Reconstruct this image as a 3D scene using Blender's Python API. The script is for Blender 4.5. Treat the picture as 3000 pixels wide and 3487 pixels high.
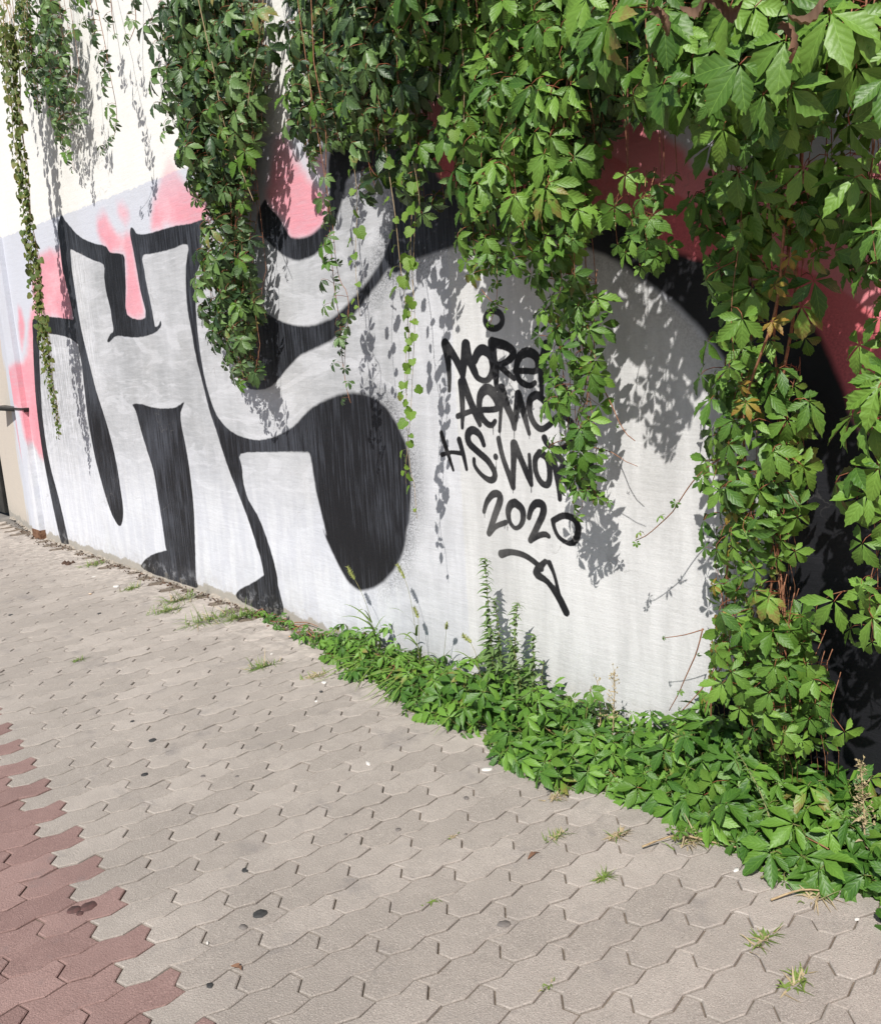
import bpy, bmesh, math, random
import numpy as np
from mathutils import Vector, Matrix, Quaternion
random.seed(11); rng = np.random.default_rng(3)
sc = bpy.context.scene
for o in list(bpy.data.objects): bpy.data.objects.remove(o)
COL = sc.collection

# ------------------------------------------------------------------ camera
cam = bpy.data.cameras.new('camera'); camo = bpy.data.objects.new('camera', cam); COL.objects.link(camo); sc.camera = camo
cam.sensor_fit = 'HORIZONTAL'; cam.sensor_width = 36; cam.lens = 36.406; cam.clip_start = .05; cam.clip_end = 400
Rr = ((0.6795968, 0.73125585, -0.0584215), (0.10130528, -0.17242676, -0.97979909), (-0.72655724, 0.65994992, -0.19126075))
camo.matrix_world = Matrix(((Rr[0][0], -Rr[1][0], -Rr[2][0], 0), (Rr[0][1], -Rr[1][1], -Rr[2][1], -2.60813),
                            (Rr[0][2], -Rr[1][2], -Rr[2][2], 1.53186), (0, 0, 0, 1)))
# ------------------------------------------------------------------ sky, sun, exposure
SUN = Vector((.55, -1.0, 1.2)).normalized()
w = bpy.data.worlds.new('World'); sc.world = w; w.use_nodes = True
nt = w.node_tree; bg = nt.nodes['Background']
sky = nt.nodes.new('ShaderNodeTexSky'); sky.sky_type = 'NISHITA'; sky.sun_disc = False
sky.sun_elevation = math.asin(SUN.z); sky.sun_rotation = math.atan2(SUN.x, SUN.y); sky.air_density = 1.0; sky.dust_density = .6
nt.links.new(sky.outputs[0], bg.inputs[0]); bg.inputs[1].default_value = .068
sl = bpy.data.lights.new('sun', 'SUN'); so = bpy.data.objects.new('sun', sl); COL.objects.link(so)
sl.energy = 4.8; sl.angle = math.radians(.53); sl.color = (1, .96, .91)
so.rotation_euler = (-SUN).to_track_quat('-Z', 'Y').to_euler(); so.location = (3, -6, 8)
vs = sc.view_settings; vs.view_transform = 'Standard'; vs.look = 'None'; vs.exposure = .2; vs.gamma = 1; vs.use_curve_mapping = False
sc.cycles.max_bounces = 8; sc.cycles.transparent_max_bounces = 8

DATA = {}
DATA['tuft_label'] = [
    'green grass tuft at the wall foot with seed stems', 'small grass tuft just in front of the tuft at the wall foot',
    'widest green grass tuft between the two painted black feet', "grass tuft at the painted black foot, beside the creeper\\'s thin end",
    'small grass sprig near the brown clump', 'low grass sprig beside the cigarette butt', "flat green grass tuft on open paving below the creeper\\'s thin end",
    'tiny grass sprig alone amid the plain paving by the red band', 'straw-coloured sprig beside white specks below the low creeper',
    'yellowing grass tuft at the creeper edge with a dry root', 'loose dry grass tuft with long pale straws', 'round tuft, half green half straw, on open paving',
    'flat tiny green sprig in a joint beside the creeper', 'largest green tuft with straw middle, far from the wall',
    'spreading tuft with pale roots, farthest from the wall', 'tiny straw wisp in a joint of the plain paving', 'tiny green sprig in a joint of the plain paving',
    'tiny green sprig in a joint, with a straw neighbour', 'dry grass tangled with the long leafy runner', 'dry straw tuft beside the short straight runner',
    'single small green sprig by the creeper edge',]
DATA['black'] = [
    [[-7.596, 1.877], [-7.214, 1.87], [-6.793, 1.826], [-6.675, 1.802], [-6.715, 1.643], [-6.905, 1.696], [-7.196, 1.736], [-7.491, 1.739], [-7.588, 1.575], [-7.645, 1.39], [-7.717, 1.119], [-7.732, 0.843], [-7.698, 0.636], [-7.626, 0.431], [-7.557, 0.17], [-7.539, -0.012], [-7.696, -0.011], [-7.773, 0.246], [-7.827, 0.556], [-7.851, 0.837], [-7.835, 1.117], [-7.8, 1.323], [-7.729, 1.579], [-7.669, 1.749]],
    [[-6.854, 2.49], [-6.86, 2.346], [-6.867, 2.241], [-6.847, 2.121], [-6.796, 1.951], [-6.779, 1.82], [-6.76, 1.651], [-6.74, 1.481], [-6.753, 1.262], [-6.754, 1.076], [-6.723, 0.84], [-6.664, 0.643], [-6.585, 0.46], [-6.513, 0.354], [-6.426, 0.301], [-6.354, 0.347], [-6.314, 0.449], [-6.318, 0.608], [-6.334, 0.789], [-6.38, 0.967], [-6.455, 1.144], [-6.535, 1.311], [-6.586, 1.479], [-6.629, 1.623], [-6.671, 1.814], [-6.682, 2.002], [-6.69, 2.154], [-6.676, 2.28], [-6.666, 2.393], [-6.679, 2.485], [-6.746, 2.562]],
    [[-6.739, 2.528], [-6.631, 2.478], [-6.532, 2.412], [-6.386, 2.35], [-6.216, 2.304], [-6.051, 2.268], [-6, 2.224], [-5.802, 2.187], [-5.793, 2.115], [-5.824, 1.975], [-5.854, 1.807], [-5.584, 1.773], [-5.612, 1.95], [-5.628, 2.099], [-5.648, 2.231], [-5.658, 2.298], [-5.636, 2.339], [-5.593, 2.322], [-5.554, 2.289], [-5.426, 2.273], [-5.227, 2.272], [-5.039, 2.271], [-4.846, 2.26], [-4.677, 2.257], [-4.743, 2.166], [-4.767, 2.06], [-4.851, 1.965], [-4.891, 1.864], [-4.862, 1.895], [-4.893, 1.803], [-4.905, 1.661], [-4.9, 1.508], [-4.874, 1.352], [-4.809, 1.197], [-4.745, 1.131], [-4.642, 1.076], [-4.501, 1.043], [-4.325, 1.036], [-4.152, 1.066], [-3.979, 1.121], [-3.814, 1.215], [-3.663, 1.266], [-3.523, 1.295], [-3.392, 1.3], [-3.293, 1.285], [-3.201, 1.24], [-3.138, 1.174], [-3.087, 1.1], [-3.06, 1.026], [-3.051, 0.951], [-3.059, 0.837], [-3.084, 0.718], [-3.109, 0.657], [-3.127, 0.591], [-3.171, 0.514], [-3.24, 0.438], [-3.336, 0.365], [-3.446, 0.319], [-3.515, 0.305], [-3.594, 0.33], [-3.657, 0.391], [-3.717, 0.47], [-3.765, 0.543], [-3.788, 0.593], [-3.762, 0.565], [-3.794, 0.702], [-3.819, 0.787], [-3.832, 0.898], [-3.849, 0.984], [-3.908, 0.989], [-4.001, 0.986], [-4.235, 0.972], [-4.547, 0.946], [-4.553, 0.869], [-4.553, 0.772], [-4.516, 0.678], [-4.44, 0.602], [-4.384, 0.521], [-4.321, 0.384], [-4.288, 0.273], [-4.284, 0.195], [-4.26, 0.033], [-4.477, 0.001], [-4.605, 0.013], [-4.718, 0.023], [-4.79, 0.052], [-4.721, 0.106], [-4.576, 0.167], [-4.455, 0.227], [-4.433, 0.25], [-4.451, 0.346], [-4.478, 0.398], [-4.502, 0.464], [-4.554, 0.576], [-4.624, 0.698], [-4.702, 0.829], [-4.763, 0.954], [-4.815, 1.08], [-4.869, 1.196], [-4.915, 1.353], [-4.961, 1.509], [-4.98, 1.646], [-5, 1.781], [-4.991, 1.905], [-4.958, 2.043], [-4.912, 2.152], [-5.138, 2.147], [-5.368, 2.149], [-5.517, 2.149], [-5.519, 2.073], [-5.509, 1.975], [-5.484, 1.859], [-5.465, 1.735], [-5.458, 1.71], [-5.41, 1.716], [-5.375, 1.743], [-5.37, 1.714], [-5.438, 1.681], [-5.557, 1.661], [-5.735, 1.654], [-5.917, 1.665], [-6.041, 1.677], [-6.133, 1.663], [-6.196, 1.639], [-6.231, 1.649], [-6.168, 1.692], [-6.105, 1.715], [-6.108, 1.778], [-6.113, 1.866], [-6.145, 1.974], [-6.147, 2.071], [-6.131, 2.156], [-6.296, 2.203], [-6.466, 2.256], [-6.62, 2.304], [-6.728, 2.353]],
    [[-5.946, 1.211], [-5.815, 1.215], [-5.621, 1.194], [-5.408, 1.192], [-5.291, 1.204], [-5.177, 1.237], [-5.244, 1.169], [-5.253, 1.086], [-5.224, 0.93], [-5.213, 0.794], [-5.211, 0.613], [-5.232, 0.428], [-5.269, 0.223], [-5.29, 0.082], [-5.295, 0.014], [-5.563, 0.009], [-5.811, 0.01], [-5.967, 0.01], [-6.117, 0.03], [-6.1, 0.063], [-6.019, 0.111], [-5.872, 0.168], [-5.682, 0.218], [-5.689, 0.236], [-5.697, 0.397], [-5.715, 0.567], [-5.739, 0.758], [-5.801, 0.9], [-5.863, 1.044], [-5.906, 1.167]],
    [[-4.327, 1.728], [-4.221, 1.738], [-4.125, 1.71], [-4.044, 1.679], [-3.941, 1.651], [-3.829, 1.634], [-3.717, 1.633], [-3.608, 1.649], [-3.522, 1.671], [-3.414, 1.726], [-3.311, 1.781], [-3.209, 1.851], [-3.14, 1.91], [-3.092, 1.98], [-3.064, 2.046], [-3.05, 2.097], [-3.057, 2.15], [-3.09, 2.202], [-3.155, 2.242], [-3.233, 2.265], [-3.306, 2.274], [-3.366, 2.251], [-3.391, 2.2], [-3.427, 2.15], [-3.464, 2.098], [-3.511, 2.047], [-3.579, 1.997], [-3.669, 1.96], [-3.802, 1.949], [-3.911, 1.979], [-3.997, 2.026], [-4.059, 2.07], [-4.125, 2.122], [-4.134, 2.212], [-4.055, 2.276], [-4.028, 2.241], [-3.957, 2.188], [-3.908, 2.133], [-3.85, 2.067], [-3.741, 2.053], [-3.653, 2.065], [-3.576, 2.096], [-3.525, 2.164], [-3.499, 2.239], [-3.498, 2.318], [-3.48, 2.381], [-3.418, 2.436], [-3.32, 2.455], [-3.202, 2.447], [-3.075, 2.416], [-2.963, 2.369], [-2.864, 2.376], [-2.802, 2.288], [-2.762, 2.18], [-2.671, 2.109], [-2.564, 2.047], [-2.059, 1.987], [-1.996, 1.951], [-1.879, 1.897], [-1.75, 1.822], [-1.651, 1.759], [-1.539, 1.717], [-1.426, 1.672], [-1.399, 1.652], [-1.294, 1.596], [-1.217, 1.524], [-1.172, 1.456], [-1.141, 1.385], [-1.111, 1.319], [-1.091, 1.253], [-1.061, 1.201], [-1.005, 1.185], [-0.4, 0.8], [0.2, 0.7], [1.2, 0.62], [2.4, 0.5], [3.9, 0.45], [3.9, -0.3], [1, -0.3], [-1.7, -0.3], [-1.664, 0.078], [-1.611, 0.145], [-1.578, 0.191], [-1.533, 0.259], [-1.471, 0.364], [-1.401, 0.525], [-1.356, 0.673], [-1.335, 0.786], [-1.326, 0.922], [-1.338, 1.042], [-1.367, 1.154], [-1.401, 1.246], [-1.435, 1.318], [-1.481, 1.396], [-1.521, 1.449], [-1.568, 1.502], [-1.628, 1.563], [-1.708, 1.626], [-1.797, 1.687], [-1.883, 1.738], [-1.765, 1.66], [-1.85, 1.724], [-1.931, 1.77], [-2.022, 1.81], [-2.119, 1.838], [-2.275, 1.867], [-2.442, 1.887], [-2.576, 1.89], [-2.718, 1.885], [-2.87, 1.87], [-2.979, 1.847], [-3.07, 1.81], [-3.101, 1.841], [-3.15, 1.814], [-3.213, 1.773], [-3.304, 1.714], [-3.412, 1.646], [-3.54, 1.567], [-3.625, 1.539], [-3.755, 1.511], [-3.861, 1.486], [-3.926, 1.454], [-3.998, 1.417], [-4.067, 1.375], [-4.155, 1.332], [-4.275, 1.313], [-4.409, 1.332], [-4.429, 1.46], [-4.42, 1.594], [-4.36, 1.68]],]
DATA['pink'] = [
    [[-6.135, 2.449], [-6.074, 2.466], [-5.983, 2.479], [-5.937, 2.423], [-5.891, 2.367], [-5.819, 2.333], [-5.658, 2.298], [-5.648, 2.231], [-5.628, 2.099], [-5.612, 1.95], [-5.584, 1.771], [-5.855, 1.803], [-5.824, 1.975], [-5.773, 2.18], [-6.001, 2.22], [-6.051, 2.268], [-6.119, 2.327], [-6.143, 2.39]],
    [[-5.793, 2.518], [-5.723, 2.516], [-5.667, 2.468], [-5.655, 2.41], [-5.708, 2.364], [-5.779, 2.398], [-5.824, 2.449]],
    [[-5.35, 2.284], [-5.319, 2.365], [-5.269, 2.449], [-5.195, 2.528], [-5.142, 2.565], [-5.085, 2.619], [-5, 2.667], [-4.965, 2.598], [-4.943, 2.523], [-4.825, 2.432], [-4.635, 2.343], [-4.64, 2.238], [-4.847, 2.258], [-5.04, 2.268], [-5.228, 2.269]],
    [[-7.514, 2.19], [-7.312, 2.32], [-7.194, 2.328], [-6.942, 2.339], [-6.816, 2.326], [-6.794, 2.174], [-6.807, 1.824], [-7.179, 1.87], [-7.574, 1.887], [-7.548, 1.978], [-7.553, 2.061]],
    [[-7.544, 2.002], [-7.69, 1.882], [-7.832, 1.689], [-7.995, 1.544], [-8.256, 1.479], [-8.374, 1.409], [-8.39, 1.28], [-8.326, 1.179], [-8.143, 1.11], [-8.109, 0.897], [-7.849, 0.725], [-7.771, 0.841], [-7.776, 1.118], [-7.645, 1.577], [-7.507, 1.91]],
    [[-7.908, 1.974], [-7.828, 1.836], [-7.971, 1.646], [-7.972, 1.803]], [[-8.337, 1.841], [-8.377, 1.595], [-8.364, 1.736]],
    [[-8.503, 1.029], [-8.425, 0.958], [-8.437, 0.653], [-8.506, 0.776]], [[-8.352, 1.121], [-8.288, 1.021], [-8.32, 0.8], [-8.385, 0.871]],
    [[-4.055, 2.276], [-3.997, 2.365], [-3.942, 2.476], [-3.896, 2.544], [-3.817, 2.546], [-3.761, 2.414], [-3.677, 2.33], [-3.582, 2.263], [-3.549, 2.213], [-3.563, 2.112], [-3.653, 2.065], [-3.742, 2.052], [-3.851, 2.066], [-3.908, 2.133], [-3.969, 2.19]],
    [[-3.66, 2.408], [-3.591, 2.418], [-3.53, 2.413], [-3.513, 2.32], [-3.538, 2.29], [-3.593, 2.333]],
    [[-2.859, 2.426], [-2.756, 2.466], [-2.626, 2.449], [-2.368, 2.403], [-2.005, 2.321], [-1.871, 2.25], [-1.745, 2.143], [-1.648, 2.075], [-1.573, 1.994], [-1.455, 1.964], [-1.35, 1.975], [-1.203, 1.971], [-1.031, 1.941], [-0.3, 2], [0.6, 2.1], [2, 1.9], [3.9, 1.7], [3.9, 0.4], [2.4, 0.45], [1.2, 0.57], [0.2, 0.65], [-0.4, 0.75], [-1.004, 1.177], [-1.061, 1.187], [-1.109, 1.252], [-1.14, 1.319], [-1.171, 1.395], [-1.216, 1.482], [-1.319, 1.578], [-1.426, 1.645], [-1.568, 1.695], [-1.75, 1.786], [-1.948, 1.89], [-2.23, 1.955], [-2.567, 2.013], [-2.747, 2.121], [-2.814, 2.259]],]
DATA['pale'] = [
    [[-2.08, 2.209], [-1.989, 2.154], [-1.785, 2.024], [-1.673, 1.95], [-1.567, 1.88], [-1.347, 1.727], [-1.306, 1.708], [-1.27, 1.684], [-1.148, 1.617], [-1.016, 1.513], [-0.4, 1.35], [0.8, 1.2], [3.9, 1.1], [3.9, 2.3], [-0.4, 2.3], [-1.438, 2.175], [-2.004, 2.378]],]
DATA['fill'] = [
    [[-7.608, 1.857], [-6.716, 1.685], [-6.673, 2.331], [-6.064, 2.183], [-6.091, 1.71], [-5.551, 1.717], [-5.593, 2.211], [-4.835, 2.223], [-4.339, 2.224], [-3.978, 2.08], [-3.819, 1.967], [-3.645, 1.995], [-3.458, 2.194], [-3.301, 2.255], [-2.972, 2.162], [-2.746, 1.935], [-2.039, 1.851], [-1.737, 1.641], [-1.484, 1.393], [-1.365, 1.147], [-1.312, 0.836], [-1.462, 0.353], [-1.556, 0.11], [-1.656, -0.055], [-4.149, -0.11], [-6.054, -0.113], [-8.15, -0.102]],]
DATA['text'] = [
    [[-2.4411, 1.5889, 0.0133], [-2.4454, 1.5761, 0.0134], [-2.4562, 1.5655, 0.0134], [-2.4719, 1.5588, 0.0135], [-2.4901, 1.5571, 0.0135], [-2.5082, 1.5606, 0.0136], [-2.5232, 1.5688, 0.0136], [-2.5329, 1.5806, 0.0136], [-2.5356, 1.594, 0.0136], [-2.5311, 1.6071, 0.0136], [-2.5199, 1.6176, 0.0135], [-2.504, 1.6241, 0.0135], [-2.4857, 1.6256, 0.0134], [-2.4679, 1.6219, 0.0134], [-2.4532, 1.6137, 0.0133], [-2.4438, 1.6021, 0.0133], [-2.4411, 1.5889, 0.0133]],
    [[-2.7775, 1.5064, 0.025], [-2.7671, 1.4487, 0.019], [-2.7629, 1.3745, 0.0135], [-2.7681, 1.3124, 0.0096]],
    [[-2.7718, 1.5021, 0.0236], [-2.7275, 1.4559, 0.0193], [-2.6852, 1.39, 0.0193], [-2.6824, 1.3656, 0.0111]],
    [[-2.6818, 1.3737, 0.0166], [-2.6663, 1.4463, 0.0219], [-2.6537, 1.498, 0.0258]],
    [[-2.654, 1.4941, 0.0258], [-2.6402, 1.4457, 0.0218], [-2.6099, 1.3891, 0.0191], [-2.5946, 1.3649, 0.0136], [-2.556, 1.3526, 0.0122], [-2.5274, 1.3643, 0.0148], [-2.509, 1.3917, 0.0173], [-2.5067, 1.4268, 0.0186], [-2.5211, 1.4584, 0.0199], [-2.5586, 1.4771, 0.0227], [-2.5875, 1.4642, 0.0215], [-2.6065, 1.4369, 0.0189]],
    [[-2.5044, 1.5045, 0.0223], [-2.503, 1.4424, 0.0238], [-2.4929, 1.3875, 0.0199], [-2.4917, 1.3208, 0.0107]],
    [[-2.5044, 1.5045, 0.021], [-2.4381, 1.4906, 0.0195], [-2.3922, 1.4663, 0.0168], [-2.4042, 1.44, 0.0156], [-2.4423, 1.4216, 0.0136], [-2.4695, 1.4144, 0.0127]],
    [[-2.4698, 1.4106, 0.0132], [-2.4287, 1.3828, 0.0131], [-2.3932, 1.3594, 0.0105]],
    [[-2.3862, 1.39, 0.013], [-2.3346, 1.3893, 0.0123], [-2.2792, 1.3885, 0.0127], [-2.2655, 1.4144, 0.0164], [-2.2764, 1.4443, 0.0189], [-2.3157, 1.4603, 0.0198], [-2.3571, 1.4464, 0.0185], [-2.3773, 1.4089, 0.015], [-2.3769, 1.3707, 0.0151], [-2.3525, 1.3438, 0.0135], [-2.3122, 1.3323, 0.0119], [-2.2865, 1.3435, 0.0108]],
    [[-2.2208, 1.4795, 0.0248], [-2.2375, 1.436, 0.02], [-2.2522, 1.3844, 0.0152], [-2.2537, 1.3022, 0.0097]],
    [[-2.2448, 1.3843, 0.0151], [-2.212, 1.3543, 0.0126], [-2.1648, 1.3357, 0.0137], [-2.1189, 1.3065, 0.0136]],
    [[-2.6946, 1.3453, 0.0195], [-2.6931, 1.2879, 0.0168], [-2.6949, 1.226, 0.0141], [-2.702, 1.1572, 0.0091]],
    [[-2.6825, 1.3493, 0.0222], [-2.6522, 1.2841, 0.0195], [-2.6219, 1.2233, 0.0181], [-2.5967, 1.1729, 0.0117]],
    [[-2.7265, 1.2045, 0.0128], [-2.6448, 1.2269, 0.0117], [-2.5867, 1.2341, 0.0116]],
    [[-2.5867, 1.2341, 0.0127], [-2.4969, 1.2397, 0.0135], [-2.4923, 1.2695, 0.0178], [-2.5147, 1.305, 0.0229], [-2.5471, 1.3188, 0.023], [-2.5824, 1.2967, 0.0197], [-2.594, 1.2522, 0.016], [-2.5883, 1.2118, 0.0161], [-2.5564, 1.1801, 0.0144], [-2.5289, 1.1729, 0.0126], [-2.5084, 1.1895, 0.0109]],
    [[-2.47, 1.3208, 0.0187], [-2.4705, 1.2697, 0.0134], [-2.4769, 1.2103, 0.0095], [-2.4861, 1.1502, 0.009]],
    [[-2.4646, 1.3208, 0.0213], [-2.4415, 1.2583, 0.0192], [-2.4129, 1.2, 0.0155], [-2.4043, 1.1649, 0.0129]],
    [[-2.4039, 1.1728, 0.0129], [-2.3899, 1.2318, 0.0154], [-2.3758, 1.2978, 0.0189]], [[-2.3758, 1.2978, 0.0197], [-2.3534, 1.2325, 0.0163], [-2.327, 1.1461, 0.0095]],
    [[-2.225, 1.2312, 0.0115], [-2.2309, 1.2611, 0.0133], [-2.2593, 1.2871, 0.0154], [-2.2838, 1.2964, 0.017], [-2.3151, 1.2772, 0.0171], [-2.3199, 1.2331, 0.0146], [-2.2994, 1.1875, 0.0136], [-2.2652, 1.1656, 0.013], [-2.2247, 1.1821, 0.0129], [-2.1746, 1.2173, 0.0117], [-2.1275, 1.2073, 0.0126], [-2.1098, 1.1782, 0.0146], [-2.1162, 1.1336, 0.0152], [-2.1508, 1.0984, 0.0141], [-2.1945, 1.0932, 0.0129], [-2.2332, 1.1058, 0.0125], [-2.2493, 1.1318, 0.0151]],
    [[-2.8342, 1.1293, 0.0123], [-2.8085, 1.0617, 0.0123], [-2.7725, 0.9712, 0.0077]], [[-2.7253, 1.1039, 0.015], [-2.7057, 1.0457, 0.0127], [-2.6897, 0.9811, 0.0093]],
    [[-2.8391, 1.0342, 0.0113], [-2.7786, 1.0482, 0.0088], [-2.7057, 1.0457, 0.011]],
    [[-2.5796, 1.0896, 0.0118], [-2.5997, 1.1298, 0.0154], [-2.6389, 1.1489, 0.018], [-2.6695, 1.1312, 0.0187], [-2.6664, 1.0939, 0.0171], [-2.6163, 1.0589, 0.0159], [-2.5612, 1.0248, 0.0158], [-2.5274, 0.9817, 0.0146], [-2.5292, 0.954, 0.0152], [-2.5553, 0.9437, 0.0142], [-2.6, 0.9612, 0.0109], [-2.6382, 0.9963, 0.0103], [-2.642, 1.0254, 0.0103]],
    [[-2.515, 1.0438, 0.0139], [-2.515, 1.043, 0.0139]], [[-2.5127, 1.0358, 0.0022], [-2.5153, 0.9866, 0.0022]],
    [[-2.4936, 1.1178, 0.0137], [-2.4761, 1.046, 0.0132], [-2.4427, 0.9673, 0.0144], [-2.4261, 0.9261, 0.0144]],
    [[-2.4261, 0.9261, 0.0133], [-2.4186, 1.0093, 0.0148], [-2.4106, 1.1014, 0.0195]],
    [[-2.408, 1.1016, 0.0184], [-2.3792, 1.0476, 0.0157], [-2.346, 0.9823, 0.0152], [-2.3272, 0.9441, 0.0114]],
    [[-2.3272, 0.9441, 0.0114], [-2.3293, 1.0033, 0.0108], [-2.3314, 1.0621, 0.0086]],
    [[-2.2772, 1.0728, 0.0148], [-2.3015, 1.0442, 0.0138], [-2.2989, 0.9935, 0.0129], [-2.2753, 0.9561, 0.0134], [-2.2454, 0.9487, 0.0144], [-2.2319, 0.9711, 0.0143], [-2.2299, 1.0138, 0.0142], [-2.2405, 1.0555, 0.0158], [-2.2772, 1.0728, 0.0158]],
    [[-2.2105, 1.0611, 0.0156], [-2.1981, 1.0083, 0.0152], [-2.1862, 0.9438, 0.0132], [-2.1833, 0.8977, 0.0106]],
    [[-2.2104, 1.0649, 0.0143], [-2.1624, 1.0487, 0.0129], [-2.1735, 1.0137, 0.013], [-2.1936, 1.0009, 0.0118], [-2.142, 0.9589, 0.013], [-2.1053, 0.9239, 0.0143]],
    [[-2.0917, 1.038, 0.014], [-2.0845, 0.9785, 0.0128], [-2.0679, 0.9197, 0.0116]],
    [[-2.027, 1.0421, 0.0126], [-2.0657, 0.9837, 0.0128], [-2.0386, 0.9671, 0.0152], [-2.0213, 0.9388, 0.0216]], [[-2.4045, 1.1609, 0.0021], [-2.4077, 1.1245, 0.0022]],
    [[-2.3261, 1.1442, 0.0021], [-2.3271, 1.1255, 0.0021]], [[-2.521, 1.1651, 0.0022], [-2.523, 1.1347, 0.0022]], [[-2.4847, 1.1462, 0.0022], [-2.4842, 1.1101, 0.0022]],
    [[-2.3035, 1.3247, 0.0021], [-2.3044, 1.3077, 0.0021]], [[-2.4259, 0.9214, 0.0022], [-2.4271, 0.9001, 0.0022]], [[-2.3273, 0.9414, 0.0022], [-2.3289, 0.9111, 0.0022]],
    [[-2.596, 0.7996, 0.0023], [-2.5967, 0.7813, 0.0023]], [[-2.4838, 0.7593, 0.0023], [-2.4846, 0.7459, 0.0023]], [[-2.4678, 0.757, 0.0023], [-2.4688, 0.7403, 0.0023]],
    [[-2.5991, 0.8057, 0.0105], [-2.5787, 0.8499, 0.013], [-2.5421, 0.8847, 0.0157], [-2.5082, 0.8877, 0.0164], [-2.5031, 0.8612, 0.0176], [-2.5366, 0.7953, 0.0167], [-2.5763, 0.7147, 0.0146]],
    [[-2.5702, 0.7197, 0.014], [-2.5339, 0.7494, 0.0121], [-2.4763, 0.7727, 0.012]],
    [[-2.4191, 0.861, 0.0184], [-2.3828, 0.8381, 0.0172], [-2.3798, 0.7958, 0.0139], [-2.4002, 0.7649, 0.0107], [-2.4278, 0.7555, 0.0096], [-2.4538, 0.7794, 0.0113], [-2.4596, 0.8201, 0.0158], [-2.4441, 0.8504, 0.018], [-2.4191, 0.861, 0.0184]],
    [[-2.3474, 0.8074, 0.0116], [-2.3323, 0.8452, 0.0143], [-2.3051, 0.8699, 0.0169], [-2.2721, 0.8651, 0.0179], [-2.2721, 0.8314, 0.0168], [-2.3046, 0.7759, 0.0154], [-2.3443, 0.7144, 0.014]],
    [[-2.3388, 0.7192, 0.0139], [-2.296, 0.7407, 0.0127], [-2.2648, 0.7486, 0.0126], [-2.2473, 0.7428, 0.0104]],
    [[-2.2217, 0.8092, 0.0129], [-2.1664, 0.8348, 0.0133], [-2.1137, 0.825, 0.0147], [-2.0984, 0.7883, 0.0153], [-2.1144, 0.7438, 0.0149], [-2.1463, 0.7279, 0.0107], [-2.1946, 0.7454, 0.0097], [-2.2179, 0.782, 0.0097], [-2.2217, 0.8092, 0.0119]],
    [[-2.51, 0.634, 0.0187], [-2.4559, 0.6499, 0.0138], [-2.3852, 0.6473, 0.0131], [-2.3277, 0.6267, 0.0129], [-2.2923, 0.6033, 0.0129]],
    [[-2.2701, 0.6371, 0.0117], [-2.3194, 0.5827, 0.0192], [-2.2636, 0.5547, 0.0134], [-2.21, 0.5028, 0.0178], [-2.1723, 0.4447, 0.0178]],
    [[-2.2498, 0.634, 0.0133], [-2.2264, 0.5891, 0.0089], [-2.2046, 0.5118, 0.0089]],]
DATA['tufts'] = [
    [-5.162, -0.169, 0.16, 0.12, 0], [-4.996, -0.351, 0.12, 0.1, 0], [-4.613, -0.277, 0.17, 0.13, 0], [-4.508, -0.153, 0.14, 0.12, 0], [-6.643, -0.145, 0.1, 0.09, 0],
    [-5.708, -0.259, 0.09, 0.06, 0], [-3.689, -0.485, 0.11, 0.06, 0], [-4.56, -1.06, 0.05, 0.04, 0], [-3.373, -0.397, 0.07, 0.06, 1], [-1.809, -0.508, 0.06, 0.05, 1],
    [-1.519, -0.574, 0.055, 0.04, 1], [-1.653, -0.7, 0.045, 0.04, 2], [-1.419, -0.778, 0.05, 0.02, 0], [-0.965, -0.724, 0.055, 0.05, 2], [-0.838, -0.812, 0.052, 0.045, 2],
    [-1.894, -0.917, 0.025, 0.02, 1], [-1.698, -1.174, 0.02, 0.02, 0], [-1.256, -1.211, 0.02, 0.02, 0], [-1.332, -0.459, 0.1, 0.05, 1], [-0.945, -0.452, 0.09, 0.05, 1],
    [-2.076, -0.437, 0.04, 0.04, 0],]
DATA['gum'] = [
    [-2.017, -1.539, 0.021, 0], [-2.001, -1.601, 0.014, 1], [-1.863, -1.776, 0.011, 0], [-2.231, -1.457, 0.014, 0], [-3.325, -1.237, 0.018, 0], [-3.062, -1.392, 0.016, 0],
    [-2.88, -1.25, 0.011, 1], [-2.778, -1.167, 0.009, 1], [-1.49, -1.116, 0.018, 1], [-2.033, -0.721, 0.012, 1], [-2.056, -1.004, 0.01, 1], [-3.574, -1.211, 0.012, 0],
    [-5.778, -1.018, 0.016, 0], [-5.322, -0.642, 0.014, 0], [-1.848, -0.512, 0.008, 1], [-2.43, -1.895, 0.022, 2], [-2.414, -1.859, 0.026, 2], [-2.401, -1.889, 0.012, 2],
    [-2.16, -1.135, 0.006, 1], [-3.204, -0.489, 0.009, 0],]
DATA['drop'] = [
    [-2.489, -0.785, 0.02], [-2.121, -0.53, 0.022], [-1.992, -0.438, 0.02], [-1.165, -0.498, 0.014], [-0.832, -0.489, 0.008], [-3.282, -0.417, 0.016],
    [-3.128, -0.569, 0.009], [-3.819, -0.36, 0.012], [-6.274, -0.293, 0.02], [-5.871, -0.302, 0.03], [-2.013, -1.701, 0.006],]
DATA['foil'] = [
    -3.168, -0.257,]
DATA['butts'] = [
    [-5.832, -0.504], [-3.972, -0.154],]
DATA['lump'] = [
    -6.87, -0.246,]
DATA['leafbits'] = [
    [-8.073, 0.271], [-4.568, -0.058], [-3.535, -0.101], [-2.701, -0.254], [-1.865, -1.692], [-1.644, -0.821],]
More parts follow.
